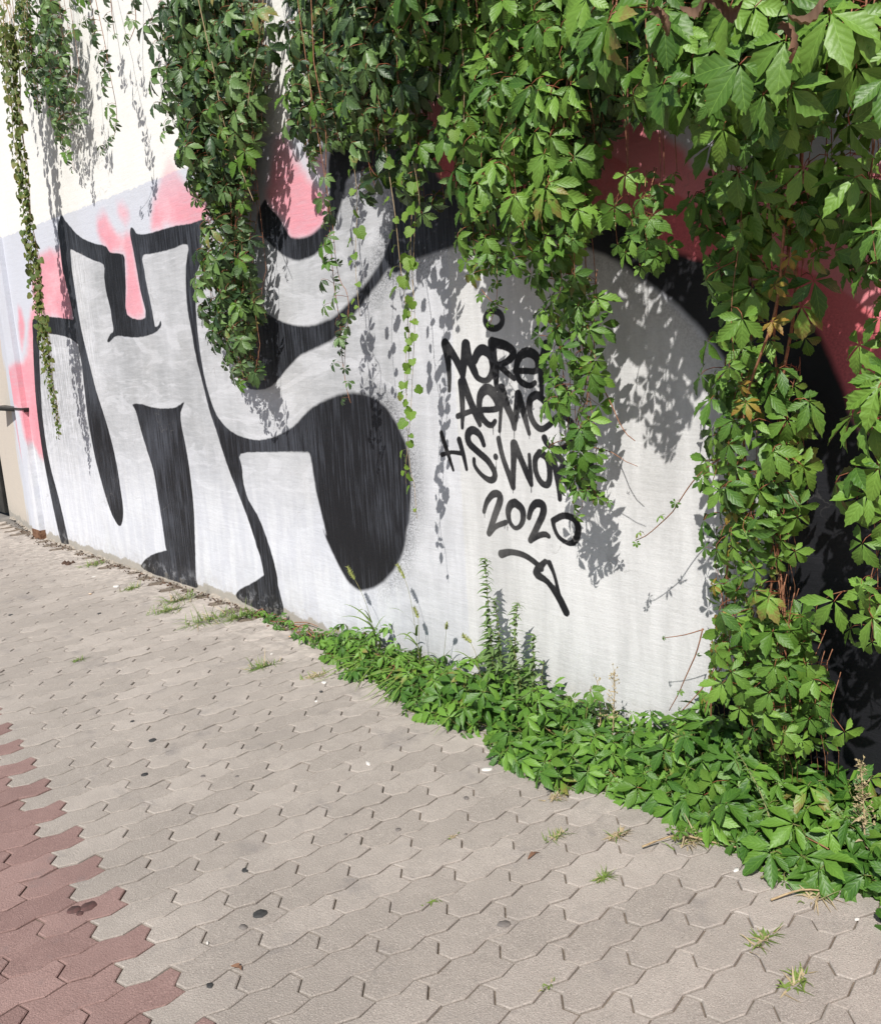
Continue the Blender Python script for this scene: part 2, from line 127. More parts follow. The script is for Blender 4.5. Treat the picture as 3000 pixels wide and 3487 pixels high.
DATA['fox'] = [
    [[-3.209, -0.12, 0.054], [-3.382, -0.16, 0.483]], [[-2.931, -0.12, 0.166], [-3.028, -0.14, 0.542]], [[-2.97, -0.1, 0.175], [-2.978, -0.1, 0.339]],
    [[-2.5, -0.15, 0.097], [-2.583, -0.18, 0.315]], [[-2.876, -0.05, 0.158], [-2.761, -0.1, 0.307]],]
DATA['weeds'] = [
    [[-2.423, -0.16, 0.131], [-2.446, -0.16, 0.663]], [[-2.408, -0.14, 0.139], [-2.427, -0.14, 0.493]], [[-2.329, -0.15, 0.173], [-2.289, -0.15, 0.504]],
    [[-2.244, -0.15, 0.174], [-2.213, -0.15, 0.389]], [[-2.249, -0.18, 0.172], [-2.317, -0.18, 0.361]], [[-2.198, -0.15, 0.175], [-2.163, -0.15, 0.286]],]
DATA['dry'] = [
    [[-1.82, -0.2, 0.14], [-1.797, -0.2, 0.359]], [[-1.878, -0.18, 0.173], [-1.896, -0.18, 0.301]], [[-0.898, -0.28, 0.013], [-0.919, -0.28, 0.319]],]
DATA['stalk'] = [
    [-1.088, -0.374, 0], [-1.173, -0.33, 0.144], [-1.236, -0.3, 0.205], [-1.313, -0.25, 0.238],]
DATA['runner'] = [
    [[-1.418, -0.591, 0], [-1.365, -0.488, 0], [-1.281, -0.434, 0], [-1.176, -0.423, 0], [-1.068, -0.399, 0], [-0.976, -0.415, 0]],
    [[-1.089, -0.502, 0], [-1.052, -0.432, 0], [-0.997, -0.398, 0], [-0.937, -0.41, 0]], [[-1.022, -0.575, 0], [-0.977, -0.499, 0], [-0.935, -0.444, 0]],]
DATA['strip'] = [
    [-4.511, -0.075, 0], [-4.191, -0.092, 0], [-3.649, -0.173, 0], [-3.032, -0.313, 0], [-2.506, -0.378, 0], [-2.082, -0.457, 0], [-1.722, -0.433, 0], [-1.497, -0.394, 0],
    [-1.179, -0.388, 0], [-0.975, -0.445, 0], [-0.775, -0.485, 0],]
DATA['dry_leaf'] = [
    [-1.141, -0.8, 2.182], [-1.222, -0.78, 2.191], [-0.919, -0.8, 2.079], [-0.894, -0.8, 2.104], [-1.088, -0.78, 2.177],]
DATA['vines'] = []
DATA['vines'].append(dict(name='twining_vine', label="long thin tress of tiny brownish round leaves hanging beside the wall's left downpipe", cat='vine', kind='round', size=[0.022, 0.056], spacing=0.034, climb=0, stems=[
    [1, 0.0022, [[-6.645, -0.2, 3.796], [-6.669, -0.24, 2.884], [-6.699, -0.24, 1.989], [-6.708, -0.24, 1.431], [-6.709, -0.24, 1.038]]],
    [1, 0.0022, [[-6.601, -0.2, 3.783], [-6.64, -0.24, 2.879], [-6.672, -0.24, 1.987], [-6.687, -0.24, 1.431], [-6.719, -0.24, 0.98]]],
    [1, 0.0022, [[-6.615, -0.2, 3.787], [-6.649, -0.24, 2.88], [-6.681, -0.24, 1.987], [-6.694, -0.24, 1.431], [-6.721, -0.24, 0.985]]],
    [1, 0.0022, [[-6.801, -0.2, 3.839], [-6.77, -0.24, 2.901], [-6.793, -0.24, 1.995], [-6.783, -0.24, 1.432], [-6.72, -0.24, 1.118]]],
    [1, 0.0022, [[-6.563, -0.2, 3.773], [-6.615, -0.24, 2.875], [-6.649, -0.24, 1.985], [-6.669, -0.24, 1.431], [-6.675, -0.24, 1.066]]],
    [1, 0.0022, [[-6.574, -0.2, 3.776], [-6.623, -0.24, 2.876], [-6.656, -0.24, 1.985], [-6.674, -0.24, 1.431], [-6.62, -0.24, 1.221]]],
    [1, 0.0022, [[-6.685, -0.2, 3.807], [-6.695, -0.24, 2.888], [-6.723, -0.24, 1.99], [-6.727, -0.24, 1.431], [-6.665, -0.24, 1.182]]],
    [1, 0.0022, [[-6.666, -0.2, 3.801], [-6.682, -0.24, 2.886], [-6.711, -0.24, 1.989], [-6.718, -0.24, 1.431], [-6.696, -0.24, 1.087]]],
    [1, 0.0022, [[-6.805, -0.2, 3.84], [-6.773, -0.24, 2.902], [-6.795, -0.24, 1.996], [-6.785, -0.24, 1.432], [-6.694, -0.24, 1.191]]],
    [1, 0.002, [[-6.261, -0.229, 3.847], [-6.276, -0.257, 3.637], [-6.282, -0.254, 3.427]]],
    [1, 0.002, [[-6.521, -0.266, 3.893], [-6.505, -0.307, 3.533], [-6.498, -0.278, 3.173]]],
    [1, 0.002, [[-6.789, -0.149, 3.997], [-6.771, -0.206, 3.637], [-6.763, -0.177, 3.277]]],
    [1, 0.002, [[-6.392, -0.191, 3.898], [-6.406, -0.199, 3.718], [-6.412, -0.197, 3.538]]],
    [1, 0.002, [[-6.962, -0.137, 3.93], [-6.955, -0.16, 3.57], [-6.951, -0.15, 3.21]]],
    [1, 0.002, [[-6.516, -0.163, 3.925], [-6.517, -0.193, 3.67], [-6.517, -0.191, 3.415]]],
    [1, 0.002, [[-6.188, -0.229, 3.819], [-6.193, -0.253, 3.729], [-6.196, -0.252, 3.639]]],
    [1, 0.002, [[-6.585, -0.244, 3.827], [-6.598, -0.302, 3.482], [-6.604, -0.274, 3.137]]],]))
DATA['vines'].append(dict(name='creeper_vine', label='small dark creeper bunch hanging between the thin tress and the lone strand', cat='vine', kind='dark', size=[0.11, 0.15], spacing=0.055, climb=0, stems=[
    [1, 0.0018, [[-6.427, -0.113, 3.955], [-6.443, -0.167, 3.58], [-6.45, -0.143, 3.205]]],
    [1, 0.0018, [[-5.539, -0.15, 3.68], [-5.556, -0.182, 3.59], [-5.563, -0.163, 3.5]]],
    [1, 0.0018, [[-6.583, -0.065, 4.009], [-6.601, -0.092, 3.634], [-6.609, -0.071, 3.259]]],
    [1, 0.0018, [[-6.302, -0.045, 3.919], [-6.298, -0.092, 3.439], [-6.297, -0.078, 2.959]]],
    [1, 0.0018, [[-6.095, -0.14, 3.855], [-6.114, -0.185, 3.39], [-6.123, -0.16, 2.925]]],
    [1, 0.0018, [[-6.435, -0.131, 3.941], [-6.42, -0.184, 3.581], [-6.413, -0.17, 3.221]]],
    [1, 0.0018, [[-6.268, -0.083, 3.891], [-6.283, -0.128, 3.441], [-6.289, -0.098, 2.991]]],
    [1, 0.0018, [[-6.357, -0.029, 3.925], [-6.367, -0.087, 3.46], [-6.371, -0.061, 2.995]]],
    [1, 0.0018, [[-5.97, -0.115, 3.807], [-5.959, -0.151, 3.402], [-5.955, -0.13, 2.997]]],
    [1, 0.0018, [[-6.537, -0.131, 3.963], [-6.529, -0.171, 3.618], [-6.526, -0.142, 3.273]]],
    [1, 0.0018, [[-6.278, -0.041, 3.925], [-6.276, -0.072, 3.355], [-6.275, -0.051, 2.785]]],
    [1, 0.0018, [[-6.272, -0.062, 3.904], [-6.266, -0.117, 3.424], [-6.264, -0.092, 2.944]]],
    [1, 0.0018, [[-5.763, -0.146, 3.285], [-5.744, -0.183, 3.12], [-5.736, -0.167, 2.955]]],
    [1, 0.0018, [[-6.053, -0.106, 3.828], [-6.067, -0.155, 3.288], [-6.073, -0.138, 2.748]]],
    [1, 0.0018, [[-6.022, -0.099, 3.825], [-6.011, -0.146, 3.39], [-6.006, -0.125, 2.955]]],
    [1, 0.0018, [[-6.877, -0.094, 3.905], [-6.87, -0.124, 3.755], [-6.868, -0.103, 3.605]]],
    [1, 0.0018, [[-5.954, -0.104, 3.807], [-5.966, -0.111, 3.402], [-5.971, -0.107, 2.997]]],
    [1, 0.0018, [[-6.511, -0.055, 3.968], [-6.53, -0.085, 3.593], [-6.539, -0.073, 3.218]]],]))
DATA['vines'].append(dict(name='creeper_vine', label='lone sparse strand ending in a bare twig over the clean white plaster', cat='vine', kind='dark', size=[0.09, 0.13], spacing=0.055, climb=0, stems=[
    [1, 0.0025, [[-5.198, -0.25, 3.538], [-5.165, -0.25, 3.327], [-5.124, -0.25, 3.137], [-5.084, -0.25, 2.987], [-5.099, -0.25, 2.873], [-5.208, -0.25, 2.763], [-5.348, -0.25, 2.719]]],
    [1, 0.0035, [[-5.083, -0.2, 3.539], [-5.101, -0.2, 3.419], [-5.112, -0.2, 3.296]]], [1, 0.0035, [[-5.386, -0.2, 3.604], [-5.366, -0.2, 3.494], [-5.355, -0.2, 3.4]]],
    [1, 0.0035, [[-4.849, -0.2, 3.469], [-4.838, -0.2, 3.296], [-4.943, -0.2, 3.213]]],]))
DATA['vines'].append(dict(name='creeper_vine', label='upper half of the thick dark creeper column between pink patches', cat='vine', kind='dark', size=[0.15, 0.205], spacing=0.07, climb=0, stems=[
    [1, 0.002, [[-4.209, -0.11, 3.273], [-4.192, -0.123, 2.763], [-4.185, -0.11, 2.253]]],
    [1, 0.002, [[-4.615, -0.075, 3.414], [-4.601, -0.091, 2.889], [-4.595, -0.09, 2.364]]],
    [1, 0.002, [[-4.002, -0.139, 3.22], [-4.009, -0.191, 2.725], [-4.012, -0.163, 2.23]]],
    [1, 0.002, [[-3.781, -0.193, 3.134], [-3.775, -0.212, 2.804], [-3.773, -0.208, 2.474]]],
    [1, 0.002, [[-4.018, -0.208, 3.187], [-3.998, -0.243, 2.707], [-3.99, -0.233, 2.227]]],
    [1, 0.002, [[-3.815, -0.064, 3.179], [-3.812, -0.093, 2.954], [-3.811, -0.088, 2.729]]],
    [1, 0.002, [[-4.2, -0.125, 3.275], [-4.203, -0.143, 2.765], [-4.204, -0.134, 2.255]]],
    [1, 0.002, [[-3.59, -0.21, 3.061], [-3.573, -0.241, 2.881], [-3.565, -0.233, 2.701]]],
    [1, 0.002, [[-4.15, -0.226, 3.23], [-4.15, -0.252, 2.735], [-4.15, -0.237, 2.24]]],
    [1, 0.002, [[-4.181, -0.202, 3.237], [-4.168, -0.219, 2.742], [-4.162, -0.203, 2.247]]],
    [1, 0.002, [[-3.919, -0.076, 3.207], [-3.934, -0.124, 2.847], [-3.94, -0.116, 2.487]]],
    [1, 0.002, [[-4.064, -0.15, 3.207], [-4.06, -0.183, 2.712], [-4.058, -0.18, 2.217]]],
    [1, 0.002, [[-3.886, -0.149, 3.165], [-3.893, -0.177, 2.775], [-3.896, -0.161, 2.385]]],
    [1, 0.002, [[-4.176, -0.195, 3.258], [-4.172, -0.204, 2.748], [-4.17, -0.197, 2.238]]],
    [1, 0.002, [[-4.269, -0.22, 3.282], [-4.267, -0.244, 2.772], [-4.266, -0.221, 2.262]]],
    [1, 0.002, [[-4.28, -0.171, 3.296], [-4.274, -0.218, 2.771], [-4.272, -0.19, 2.246]]],
    [1, 0.002, [[-4.232, -0.203, 3.27], [-4.245, -0.24, 2.76], [-4.25, -0.215, 2.25]]],
    [1, 0.002, [[-4.064, -0.082, 3.227], [-4.052, -0.123, 2.732], [-4.047, -0.119, 2.237]]],
    [1, 0.002, [[-4.266, -0.148, 3.298], [-4.273, -0.172, 2.773], [-4.276, -0.155, 2.248]]],
    [1, 0.002, [[-3.886, -0.077, 3.188], [-3.873, -0.129, 2.888], [-3.867, -0.109, 2.588]]],
    [1, 0.002, [[-3.815, -0.187, 3.142], [-3.827, -0.242, 2.737], [-3.832, -0.213, 2.332]]],
    [1, 0.002, [[-3.989, -0.114, 3.209], [-3.972, -0.138, 2.774], [-3.964, -0.12, 2.339]]],
    [1, 0.002, [[-4.21, -0.171, 3.271], [-4.229, -0.187, 2.761], [-4.238, -0.176, 2.251]]],
    [1, 0.002, [[-4.646, -0.133, 3.409], [-4.636, -0.172, 3.049], [-4.631, -0.168, 2.689]]],
    [1, 0.002, [[-4.243, -0.134, 3.268], [-4.244, -0.183, 2.758], [-4.244, -0.172, 2.248]]],
    [1, 0.002, [[-3.75, -0.153, 3.121], [-3.76, -0.183, 2.851], [-3.764, -0.176, 2.581]]],
    [1, 0.002, [[-4.044, -0.078, 3.232], [-4.055, -0.115, 2.752], [-4.06, -0.093, 2.272]]],
    [1, 0.002, [[-3.914, -0.179, 3.172], [-3.931, -0.201, 2.692], [-3.939, -0.184, 2.212]]],
    [1, 0.002, [[-4.117, -0.176, 3.226], [-4.137, -0.207, 2.731], [-4.145, -0.205, 2.236]]],
    [1, 0.002, [[-4.091, -0.063, 3.243], [-4.071, -0.114, 2.748], [-4.062, -0.09, 2.253]]],
    [1, 0.002, [[-4.482, -0.159, 3.338], [-4.488, -0.178, 2.948], [-4.491, -0.174, 2.558]]],
    [1, 0.002, [[-3.805, -0.173, 3.125], [-3.808, -0.222, 2.765], [-3.809, -0.207, 2.405]]],]))
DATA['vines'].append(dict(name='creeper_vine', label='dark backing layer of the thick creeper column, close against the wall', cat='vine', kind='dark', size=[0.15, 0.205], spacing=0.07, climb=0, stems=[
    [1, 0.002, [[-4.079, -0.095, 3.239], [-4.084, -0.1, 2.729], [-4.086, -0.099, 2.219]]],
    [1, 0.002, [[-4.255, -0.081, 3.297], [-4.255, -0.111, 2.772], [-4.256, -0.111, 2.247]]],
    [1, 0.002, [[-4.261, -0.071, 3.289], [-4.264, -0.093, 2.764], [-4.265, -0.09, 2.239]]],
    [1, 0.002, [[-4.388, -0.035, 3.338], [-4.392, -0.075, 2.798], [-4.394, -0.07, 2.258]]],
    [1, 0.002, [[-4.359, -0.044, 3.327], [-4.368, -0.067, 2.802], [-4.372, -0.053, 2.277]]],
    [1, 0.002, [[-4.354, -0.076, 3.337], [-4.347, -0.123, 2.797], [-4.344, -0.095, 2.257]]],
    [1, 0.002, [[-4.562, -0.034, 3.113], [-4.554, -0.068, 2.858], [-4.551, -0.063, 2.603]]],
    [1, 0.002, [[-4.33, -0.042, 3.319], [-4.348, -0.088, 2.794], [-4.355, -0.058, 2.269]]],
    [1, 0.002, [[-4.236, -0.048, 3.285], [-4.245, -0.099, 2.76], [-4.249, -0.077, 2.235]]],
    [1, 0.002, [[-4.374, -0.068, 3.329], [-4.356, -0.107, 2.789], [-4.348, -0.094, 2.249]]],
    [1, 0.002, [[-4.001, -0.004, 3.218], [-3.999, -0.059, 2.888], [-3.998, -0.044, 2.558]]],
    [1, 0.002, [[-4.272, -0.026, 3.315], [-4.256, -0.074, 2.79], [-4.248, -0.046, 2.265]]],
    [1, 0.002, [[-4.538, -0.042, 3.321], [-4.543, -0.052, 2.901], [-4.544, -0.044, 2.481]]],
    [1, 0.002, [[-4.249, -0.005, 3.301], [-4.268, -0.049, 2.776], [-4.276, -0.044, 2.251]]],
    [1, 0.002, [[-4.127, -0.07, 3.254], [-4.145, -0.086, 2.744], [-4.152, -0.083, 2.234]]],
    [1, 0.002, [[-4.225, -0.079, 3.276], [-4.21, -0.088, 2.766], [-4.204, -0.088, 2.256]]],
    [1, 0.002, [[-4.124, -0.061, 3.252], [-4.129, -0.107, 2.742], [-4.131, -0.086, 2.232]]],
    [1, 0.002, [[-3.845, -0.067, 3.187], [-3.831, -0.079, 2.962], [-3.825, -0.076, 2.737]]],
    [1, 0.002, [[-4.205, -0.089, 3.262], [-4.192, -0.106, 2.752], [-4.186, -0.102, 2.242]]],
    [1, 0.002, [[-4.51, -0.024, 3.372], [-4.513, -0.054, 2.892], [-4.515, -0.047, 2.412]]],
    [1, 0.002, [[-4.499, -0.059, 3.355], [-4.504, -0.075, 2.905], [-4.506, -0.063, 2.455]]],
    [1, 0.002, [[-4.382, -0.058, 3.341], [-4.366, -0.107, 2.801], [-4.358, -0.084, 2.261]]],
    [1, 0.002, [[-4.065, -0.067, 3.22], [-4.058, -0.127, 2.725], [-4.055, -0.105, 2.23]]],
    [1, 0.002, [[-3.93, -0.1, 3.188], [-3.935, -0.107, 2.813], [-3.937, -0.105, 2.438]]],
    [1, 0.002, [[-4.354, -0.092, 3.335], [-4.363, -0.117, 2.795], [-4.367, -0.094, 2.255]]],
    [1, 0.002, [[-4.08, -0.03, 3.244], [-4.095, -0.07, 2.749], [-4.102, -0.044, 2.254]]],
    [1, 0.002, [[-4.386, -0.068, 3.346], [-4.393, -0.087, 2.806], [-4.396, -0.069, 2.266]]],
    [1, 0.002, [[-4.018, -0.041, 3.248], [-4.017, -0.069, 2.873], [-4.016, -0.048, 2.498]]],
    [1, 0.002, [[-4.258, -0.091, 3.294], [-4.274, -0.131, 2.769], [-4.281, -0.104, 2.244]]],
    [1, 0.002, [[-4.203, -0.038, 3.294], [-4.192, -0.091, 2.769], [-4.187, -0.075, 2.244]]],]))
DATA['vines'].append(dict(name='creeper_vine', label='tapering lower end of the thick creeper column hanging over the black pointed eye', cat='vine', kind='dark', size=[0.13, 0.175], spacing=0.07, climb=0, stems=[
    [1, 0.002, [[-4.06, -0.194, 2.213], [-4.08, -0.231, 1.793], [-4.088, -0.217, 1.373]]],
    [1, 0.002, [[-3.956, -0.094, 1.916], [-3.966, -0.119, 1.796], [-3.97, -0.102, 1.676]]],
    [1, 0.002, [[-4.441, -0.096, 2.255], [-4.447, -0.136, 1.91], [-4.45, -0.106, 1.565]]],
    [1, 0.002, [[-3.966, -0.157, 1.553], [-3.97, -0.188, 1.463], [-3.972, -0.163, 1.373]]],
    [1, 0.002, [[-4.209, -0.067, 2.251], [-4.226, -0.122, 1.816], [-4.233, -0.095, 1.381]]],
    [1, 0.002, [[-4.298, -0.167, 2.255], [-4.293, -0.211, 1.925], [-4.291, -0.199, 1.595]]],
    [1, 0.002, [[-4.109, -0.127, 2.229], [-4.117, -0.138, 1.809], [-4.12, -0.128, 1.389]]],
    [1, 0.002, [[-4.246, -0.136, 2.227], [-4.25, -0.2, 1.837], [-4.252, -0.176, 1.447]]],
    [1, 0.002, [[-4.001, -0.166, 2.217], [-4.007, -0.21, 1.797], [-4.009, -0.19, 1.377]]],
    [1, 0.002, [[-4.249, -0.067, 2.249], [-4.266, -0.099, 1.814], [-4.273, -0.082, 1.379]]],
    [1, 0.002, [[-4.099, -0.105, 2.214], [-4.081, -0.138, 1.794], [-4.073, -0.116, 1.374]]],
    [1, 0.002, [[-4.056, -0.171, 2.213], [-4.048, -0.227, 1.793], [-4.045, -0.205, 1.373]]],
    [1, 0.002, [[-4.08, -0.138, 2.203], [-4.063, -0.177, 1.783], [-4.056, -0.148, 1.363]]],
    [1, 0.002, [[-4.278, -0.063, 2.244], [-4.282, -0.09, 1.809], [-4.284, -0.07, 1.374]]],
    [1, 0.002, [[-4.186, -0.145, 2.241], [-4.184, -0.185, 1.821], [-4.183, -0.173, 1.401]]],
    [1, 0.002, [[-4.308, -0.157, 2.236], [-4.292, -0.182, 1.861], [-4.284, -0.163, 1.486]]],
    [1, 0.002, [[-4.063, -0.046, 2.22], [-4.061, -0.106, 1.935], [-4.059, -0.079, 1.65]]],
    [1, 0.002, [[-4.034, -0.098, 2.202], [-4.033, -0.143, 1.797], [-4.032, -0.134, 1.392]]],
    [1, 0.002, [[-4.279, -0.214, 2.235], [-4.293, -0.218, 1.92], [-4.298, -0.215, 1.605]]],
    [1, 0.002, [[-4.248, -0.074, 2.232], [-4.261, -0.117, 1.812], [-4.266, -0.098, 1.392]]],
    [1, 0.002, [[-4.204, -0.046, 2.235], [-4.205, -0.108, 1.8], [-4.205, -0.079, 1.365]]],
    [1, 0.002, [[-4.24, -0.071, 2.236], [-4.232, -0.119, 1.801], [-4.228, -0.104, 1.366]]],]))
DATA['vines'].append(dict(name='creeper_vine', label='long leader with a yellowish stem trailing down the front of the thick column', cat='vine', kind='young', size=[0.07, 0.11], spacing=0.12, climb=0, stems=[
    [1, 0.003, [[-3.935, -0.28, 2.745], [-3.897, -0.28, 2.596], [-3.861, -0.28, 2.437], [-3.778, -0.28, 2.291], [-3.707, -0.28, 2.204]]],
    [1, 0.003, [[-3.526, -0.27, 2.94], [-3.589, -0.27, 2.818], [-3.662, -0.27, 2.715], [-3.699, -0.27, 2.609]]],]))
DATA['vines'].append(dict(name='creeper_vine', label='narrow strand with drooping leaves ending above the big black oval', cat='vine', kind='dark', size=[0.09, 0.125], spacing=0.06, climb=0, stems=[
    [1, 0.003, [[-3.161, -0.27, 2.672], [-3.145, -0.27, 2.423], [-3.158, -0.27, 2.213], [-3.16, -0.27, 1.996], [-3.157, -0.27, 1.814], [-3.15, -0.27, 1.628], [-3.152, -0.27, 1.482], [-3.117, -0.27, 1.345], [-3.09, -0.27, 1.281]]],
    [1, 0.0025, [[-3.136, -0.27, 1.993], [-3.108, -0.27, 1.809], [-3.068, -0.27, 1.725], [-3.126, -0.27, 1.544], [-3.133, -0.27, 1.44]]],]))
DATA['vines'].append(dict(name='creeper_vine', label='creeper bunch above the pink patch with the white diagonal', cat='vine', kind='dark', size=[0.13, 0.175], spacing=0.07, climb=0, stems=[
    [1, 0.002, [[-3.424, -0.096, 3.204], [-3.441, -0.12, 2.784], [-3.449, -0.102, 2.364]]],
    [1, 0.002, [[-3.174, -0.156, 3.098], [-3.166, -0.221, 2.723], [-3.162, -0.193, 2.348]]],
    [1, 0.002, [[-3.433, -0.074, 3.196], [-3.445, -0.103, 2.776], [-3.451, -0.089, 2.356]]],
    [1, 0.002, [[-3.308, -0.07, 3.173], [-3.312, -0.103, 2.783], [-3.314, -0.092, 2.393]]],
    [1, 0.002, [[-3.446, -0.113, 2.786], [-3.438, -0.161, 2.591], [-3.435, -0.132, 2.396]]],
    [1, 0.002, [[-3.231, -0.102, 3.143], [-3.247, -0.132, 2.753], [-3.254, -0.121, 2.363]]],
    [1, 0.002, [[-3.251, -0.114, 3.152], [-3.26, -0.154, 2.762], [-3.263, -0.133, 2.372]]],
    [1, 0.002, [[-3.211, -0.088, 3.113], [-3.218, -0.137, 2.738], [-3.221, -0.121, 2.363]]],
    [1, 0.002, [[-3.457, -0.086, 3.215], [-3.466, -0.105, 2.795], [-3.471, -0.09, 2.375]]],
    [1, 0.002, [[-3.436, -0.06, 3.206], [-3.442, -0.093, 2.786], [-3.444, -0.093, 2.366]]],
    [1, 0.002, [[-3.243, -0.064, 3.161], [-3.253, -0.094, 2.771], [-3.258, -0.082, 2.381]]],
    [1, 0.002, [[-3.277, -0.093, 3.147], [-3.258, -0.125, 2.757], [-3.249, -0.111, 2.367]]],
    [1, 0.002, [[-3.305, -0.193, 3.07], [-3.297, -0.215, 2.71], [-3.294, -0.214, 2.35]]],
    [1, 0.002, [[-3.355, -0.105, 3.174], [-3.351, -0.16, 2.754], [-3.35, -0.141, 2.334]]],
    [1, 0.002, [[-3.265, -0.067, 3.135], [-3.253, -0.11, 2.76], [-3.249, -0.083, 2.385]]],
    [1, 0.002, [[-3.242, -0.103, 3.119], [-3.221, -0.16, 2.744], [-3.212, -0.133, 2.369]]],
    [1, 0.002, [[-3.459, -0.099, 2.652], [-3.439, -0.146, 2.532], [-3.43, -0.139, 2.412]]],]))
DATA['vines'].append(dict(name='creeper_vine', label='tangled mass of lit leaves above the black loop around the grey circle', cat='vine', kind='dark', size=[0.14, 0.19], spacing=0.07, climb=0, stems=[
    [1, 0.002, [[-2.726, -0.206, 2.954], [-2.735, -0.236, 2.639], [-2.738, -0.233, 2.324]]],
    [1, 0.002, [[-3.029, -0.102, 3.068], [-3.034, -0.164, 2.723], [-3.036, -0.138, 2.378]]],
    [1, 0.002, [[-2.77, -0.295, 2.936], [-2.751, -0.323, 2.606], [-2.743, -0.319, 2.276]]],
    [1, 0.002, [[-2.757, -0.338, 2.939], [-2.777, -0.358, 2.624], [-2.786, -0.345, 2.309]]],
    [1, 0.002, [[-2.91, -0.203, 3.013], [-2.898, -0.225, 2.653], [-2.893, -0.21, 2.293]]],
    [1, 0.002, [[-2.885, -0.26, 2.984], [-2.891, -0.289, 2.669], [-2.893, -0.274, 2.354]]],
    [1, 0.002, [[-2.937, -0.154, 3.013], [-2.935, -0.187, 2.668], [-2.934, -0.183, 2.323]]],
    [1, 0.002, [[-2.861, -0.105, 3.02], [-2.849, -0.137, 2.69], [-2.844, -0.122, 2.36]]],
    [1, 0.002, [[-2.759, -0.132, 2.963], [-2.759, -0.145, 2.633], [-2.759, -0.133, 2.303]]],
    [1, 0.002, [[-2.809, -0.165, 2.979], [-2.811, -0.219, 2.664], [-2.812, -0.191, 2.349]]],
    [1, 0.002, [[-2.73, -0.253, 2.94], [-2.711, -0.321, 2.625], [-2.703, -0.291, 2.31]]],
    [1, 0.002, [[-2.659, -0.326, 2.895], [-2.676, -0.366, 2.595], [-2.684, -0.344, 2.295]]],
    [1, 0.002, [[-2.543, -0.32, 2.863], [-2.552, -0.367, 2.563], [-2.555, -0.342, 2.263]]],
    [1, 0.002, [[-2.923, -0.23, 3.01], [-2.92, -0.252, 2.68], [-2.919, -0.239, 2.35]]],
    [1, 0.002, [[-2.987, -0.163, 3.05], [-3.002, -0.21, 2.72], [-3.009, -0.202, 2.39]]],
    [1, 0.002, [[-2.784, -0.265, 2.956], [-2.794, -0.317, 2.611], [-2.798, -0.298, 2.266]]],
    [1, 0.002, [[-2.836, -0.144, 3.007], [-2.846, -0.192, 2.677], [-2.851, -0.179, 2.347]]],
    [1, 0.002, [[-2.507, -0.123, 2.881], [-2.526, -0.17, 2.731], [-2.534, -0.153, 2.581]]],
    [1, 0.002, [[-2.884, -0.283, 2.96], [-2.884, -0.319, 2.69], [-2.884, -0.318, 2.42]]],
    [1, 0.002, [[-2.554, -0.269, 2.87], [-2.549, -0.3, 2.555], [-2.547, -0.293, 2.24]]],
    [1, 0.002, [[-2.661, -0.11, 2.955], [-2.662, -0.163, 2.625], [-2.663, -0.136, 2.295]]],
    [1, 0.002, [[-2.501, -0.27, 2.856], [-2.486, -0.297, 2.556], [-2.48, -0.274, 2.256]]],
    [1, 0.002, [[-2.983, -0.1, 3.055], [-2.973, -0.147, 2.695], [-2.968, -0.12, 2.335]]],
    [1, 0.002, [[-2.758, -0.134, 2.966], [-2.768, -0.178, 2.651], [-2.772, -0.172, 2.336]]],
    [1, 0.002, [[-3.078, -0.114, 3.071], [-3.081, -0.159, 2.741], [-3.083, -0.139, 2.411]]],
    [1, 0.002, [[-2.884, -0.22, 2.999], [-2.876, -0.255, 2.654], [-2.873, -0.238, 2.309]]],
    [1, 0.002, [[-2.478, -0.163, 2.882], [-2.478, -0.211, 2.747], [-2.479, -0.184, 2.612]]],
    [1, 0.002, [[-2.696, -0.187, 2.94], [-2.685, -0.23, 2.625], [-2.679, -0.221, 2.31]]],
    [1, 0.002, [[-2.986, -0.195, 3.038], [-2.97, -0.225, 2.708], [-2.963, -0.206, 2.378]]],
    [1, 0.002, [[-2.743, -0.134, 2.955], [-2.731, -0.151, 2.625], [-2.727, -0.148, 2.295]]],
    [1, 0.002, [[-2.595, -0.221, 2.909], [-2.614, -0.271, 2.579], [-2.622, -0.26, 2.249]]],
    [1, 0.002, [[-2.68, -0.169, 2.93], [-2.684, -0.185, 2.6], [-2.686, -0.183, 2.27]]],
    [1, 0.002, [[-3.043, -0.216, 2.739], [-3.028, -0.228, 2.619], [-3.021, -0.219, 2.499]]],
    [1, 0.002, [[-2.522, -0.225, 2.889], [-2.538, -0.248, 2.574], [-2.546, -0.242, 2.259]]],
    [1, 0.002, [[-2.806, -0.205, 2.963], [-2.788, -0.257, 2.633], [-2.78, -0.243, 2.303]]],
    [1, 0.002, [[-3.1, -0.144, 3.083], [-3.098, -0.177, 2.783], [-3.097, -0.148, 2.483]]],
    [1, 0.002, [[-2.762, -0.13, 2.333], [-2.76, -0.182, 2.243], [-2.759, -0.169, 2.153]]],
    [1, 0.002, [[-2.811, -0.26, 2.337], [-2.816, -0.313, 2.217], [-2.818, -0.285, 2.097]]],
    [1, 0.002, [[-2.816, -0.111, 2.353], [-2.798, -0.143, 2.248], [-2.79, -0.13, 2.143]]],
    [1, 0.002, [[-2.515, -0.18, 2.275], [-2.524, -0.218, 2.14], [-2.528, -0.21, 2.005]]],
    [1, 0.002, [[-2.737, -0.127, 2.338], [-2.728, -0.16, 2.218], [-2.725, -0.156, 2.098]]],
    [1, 0.002, [[-2.929, -0.166, 2.356], [-2.924, -0.205, 2.236], [-2.922, -0.2, 2.116]]],
    [1, 0.002, [[-2.598, -0.21, 2.316], [-2.608, -0.226, 2.166], [-2.613, -0.224, 2.016]]],
    [1, 0.002, [[-2.553, -0.234, 2.298], [-2.56, -0.277, 2.148], [-2.563, -0.258, 1.998]]],]))
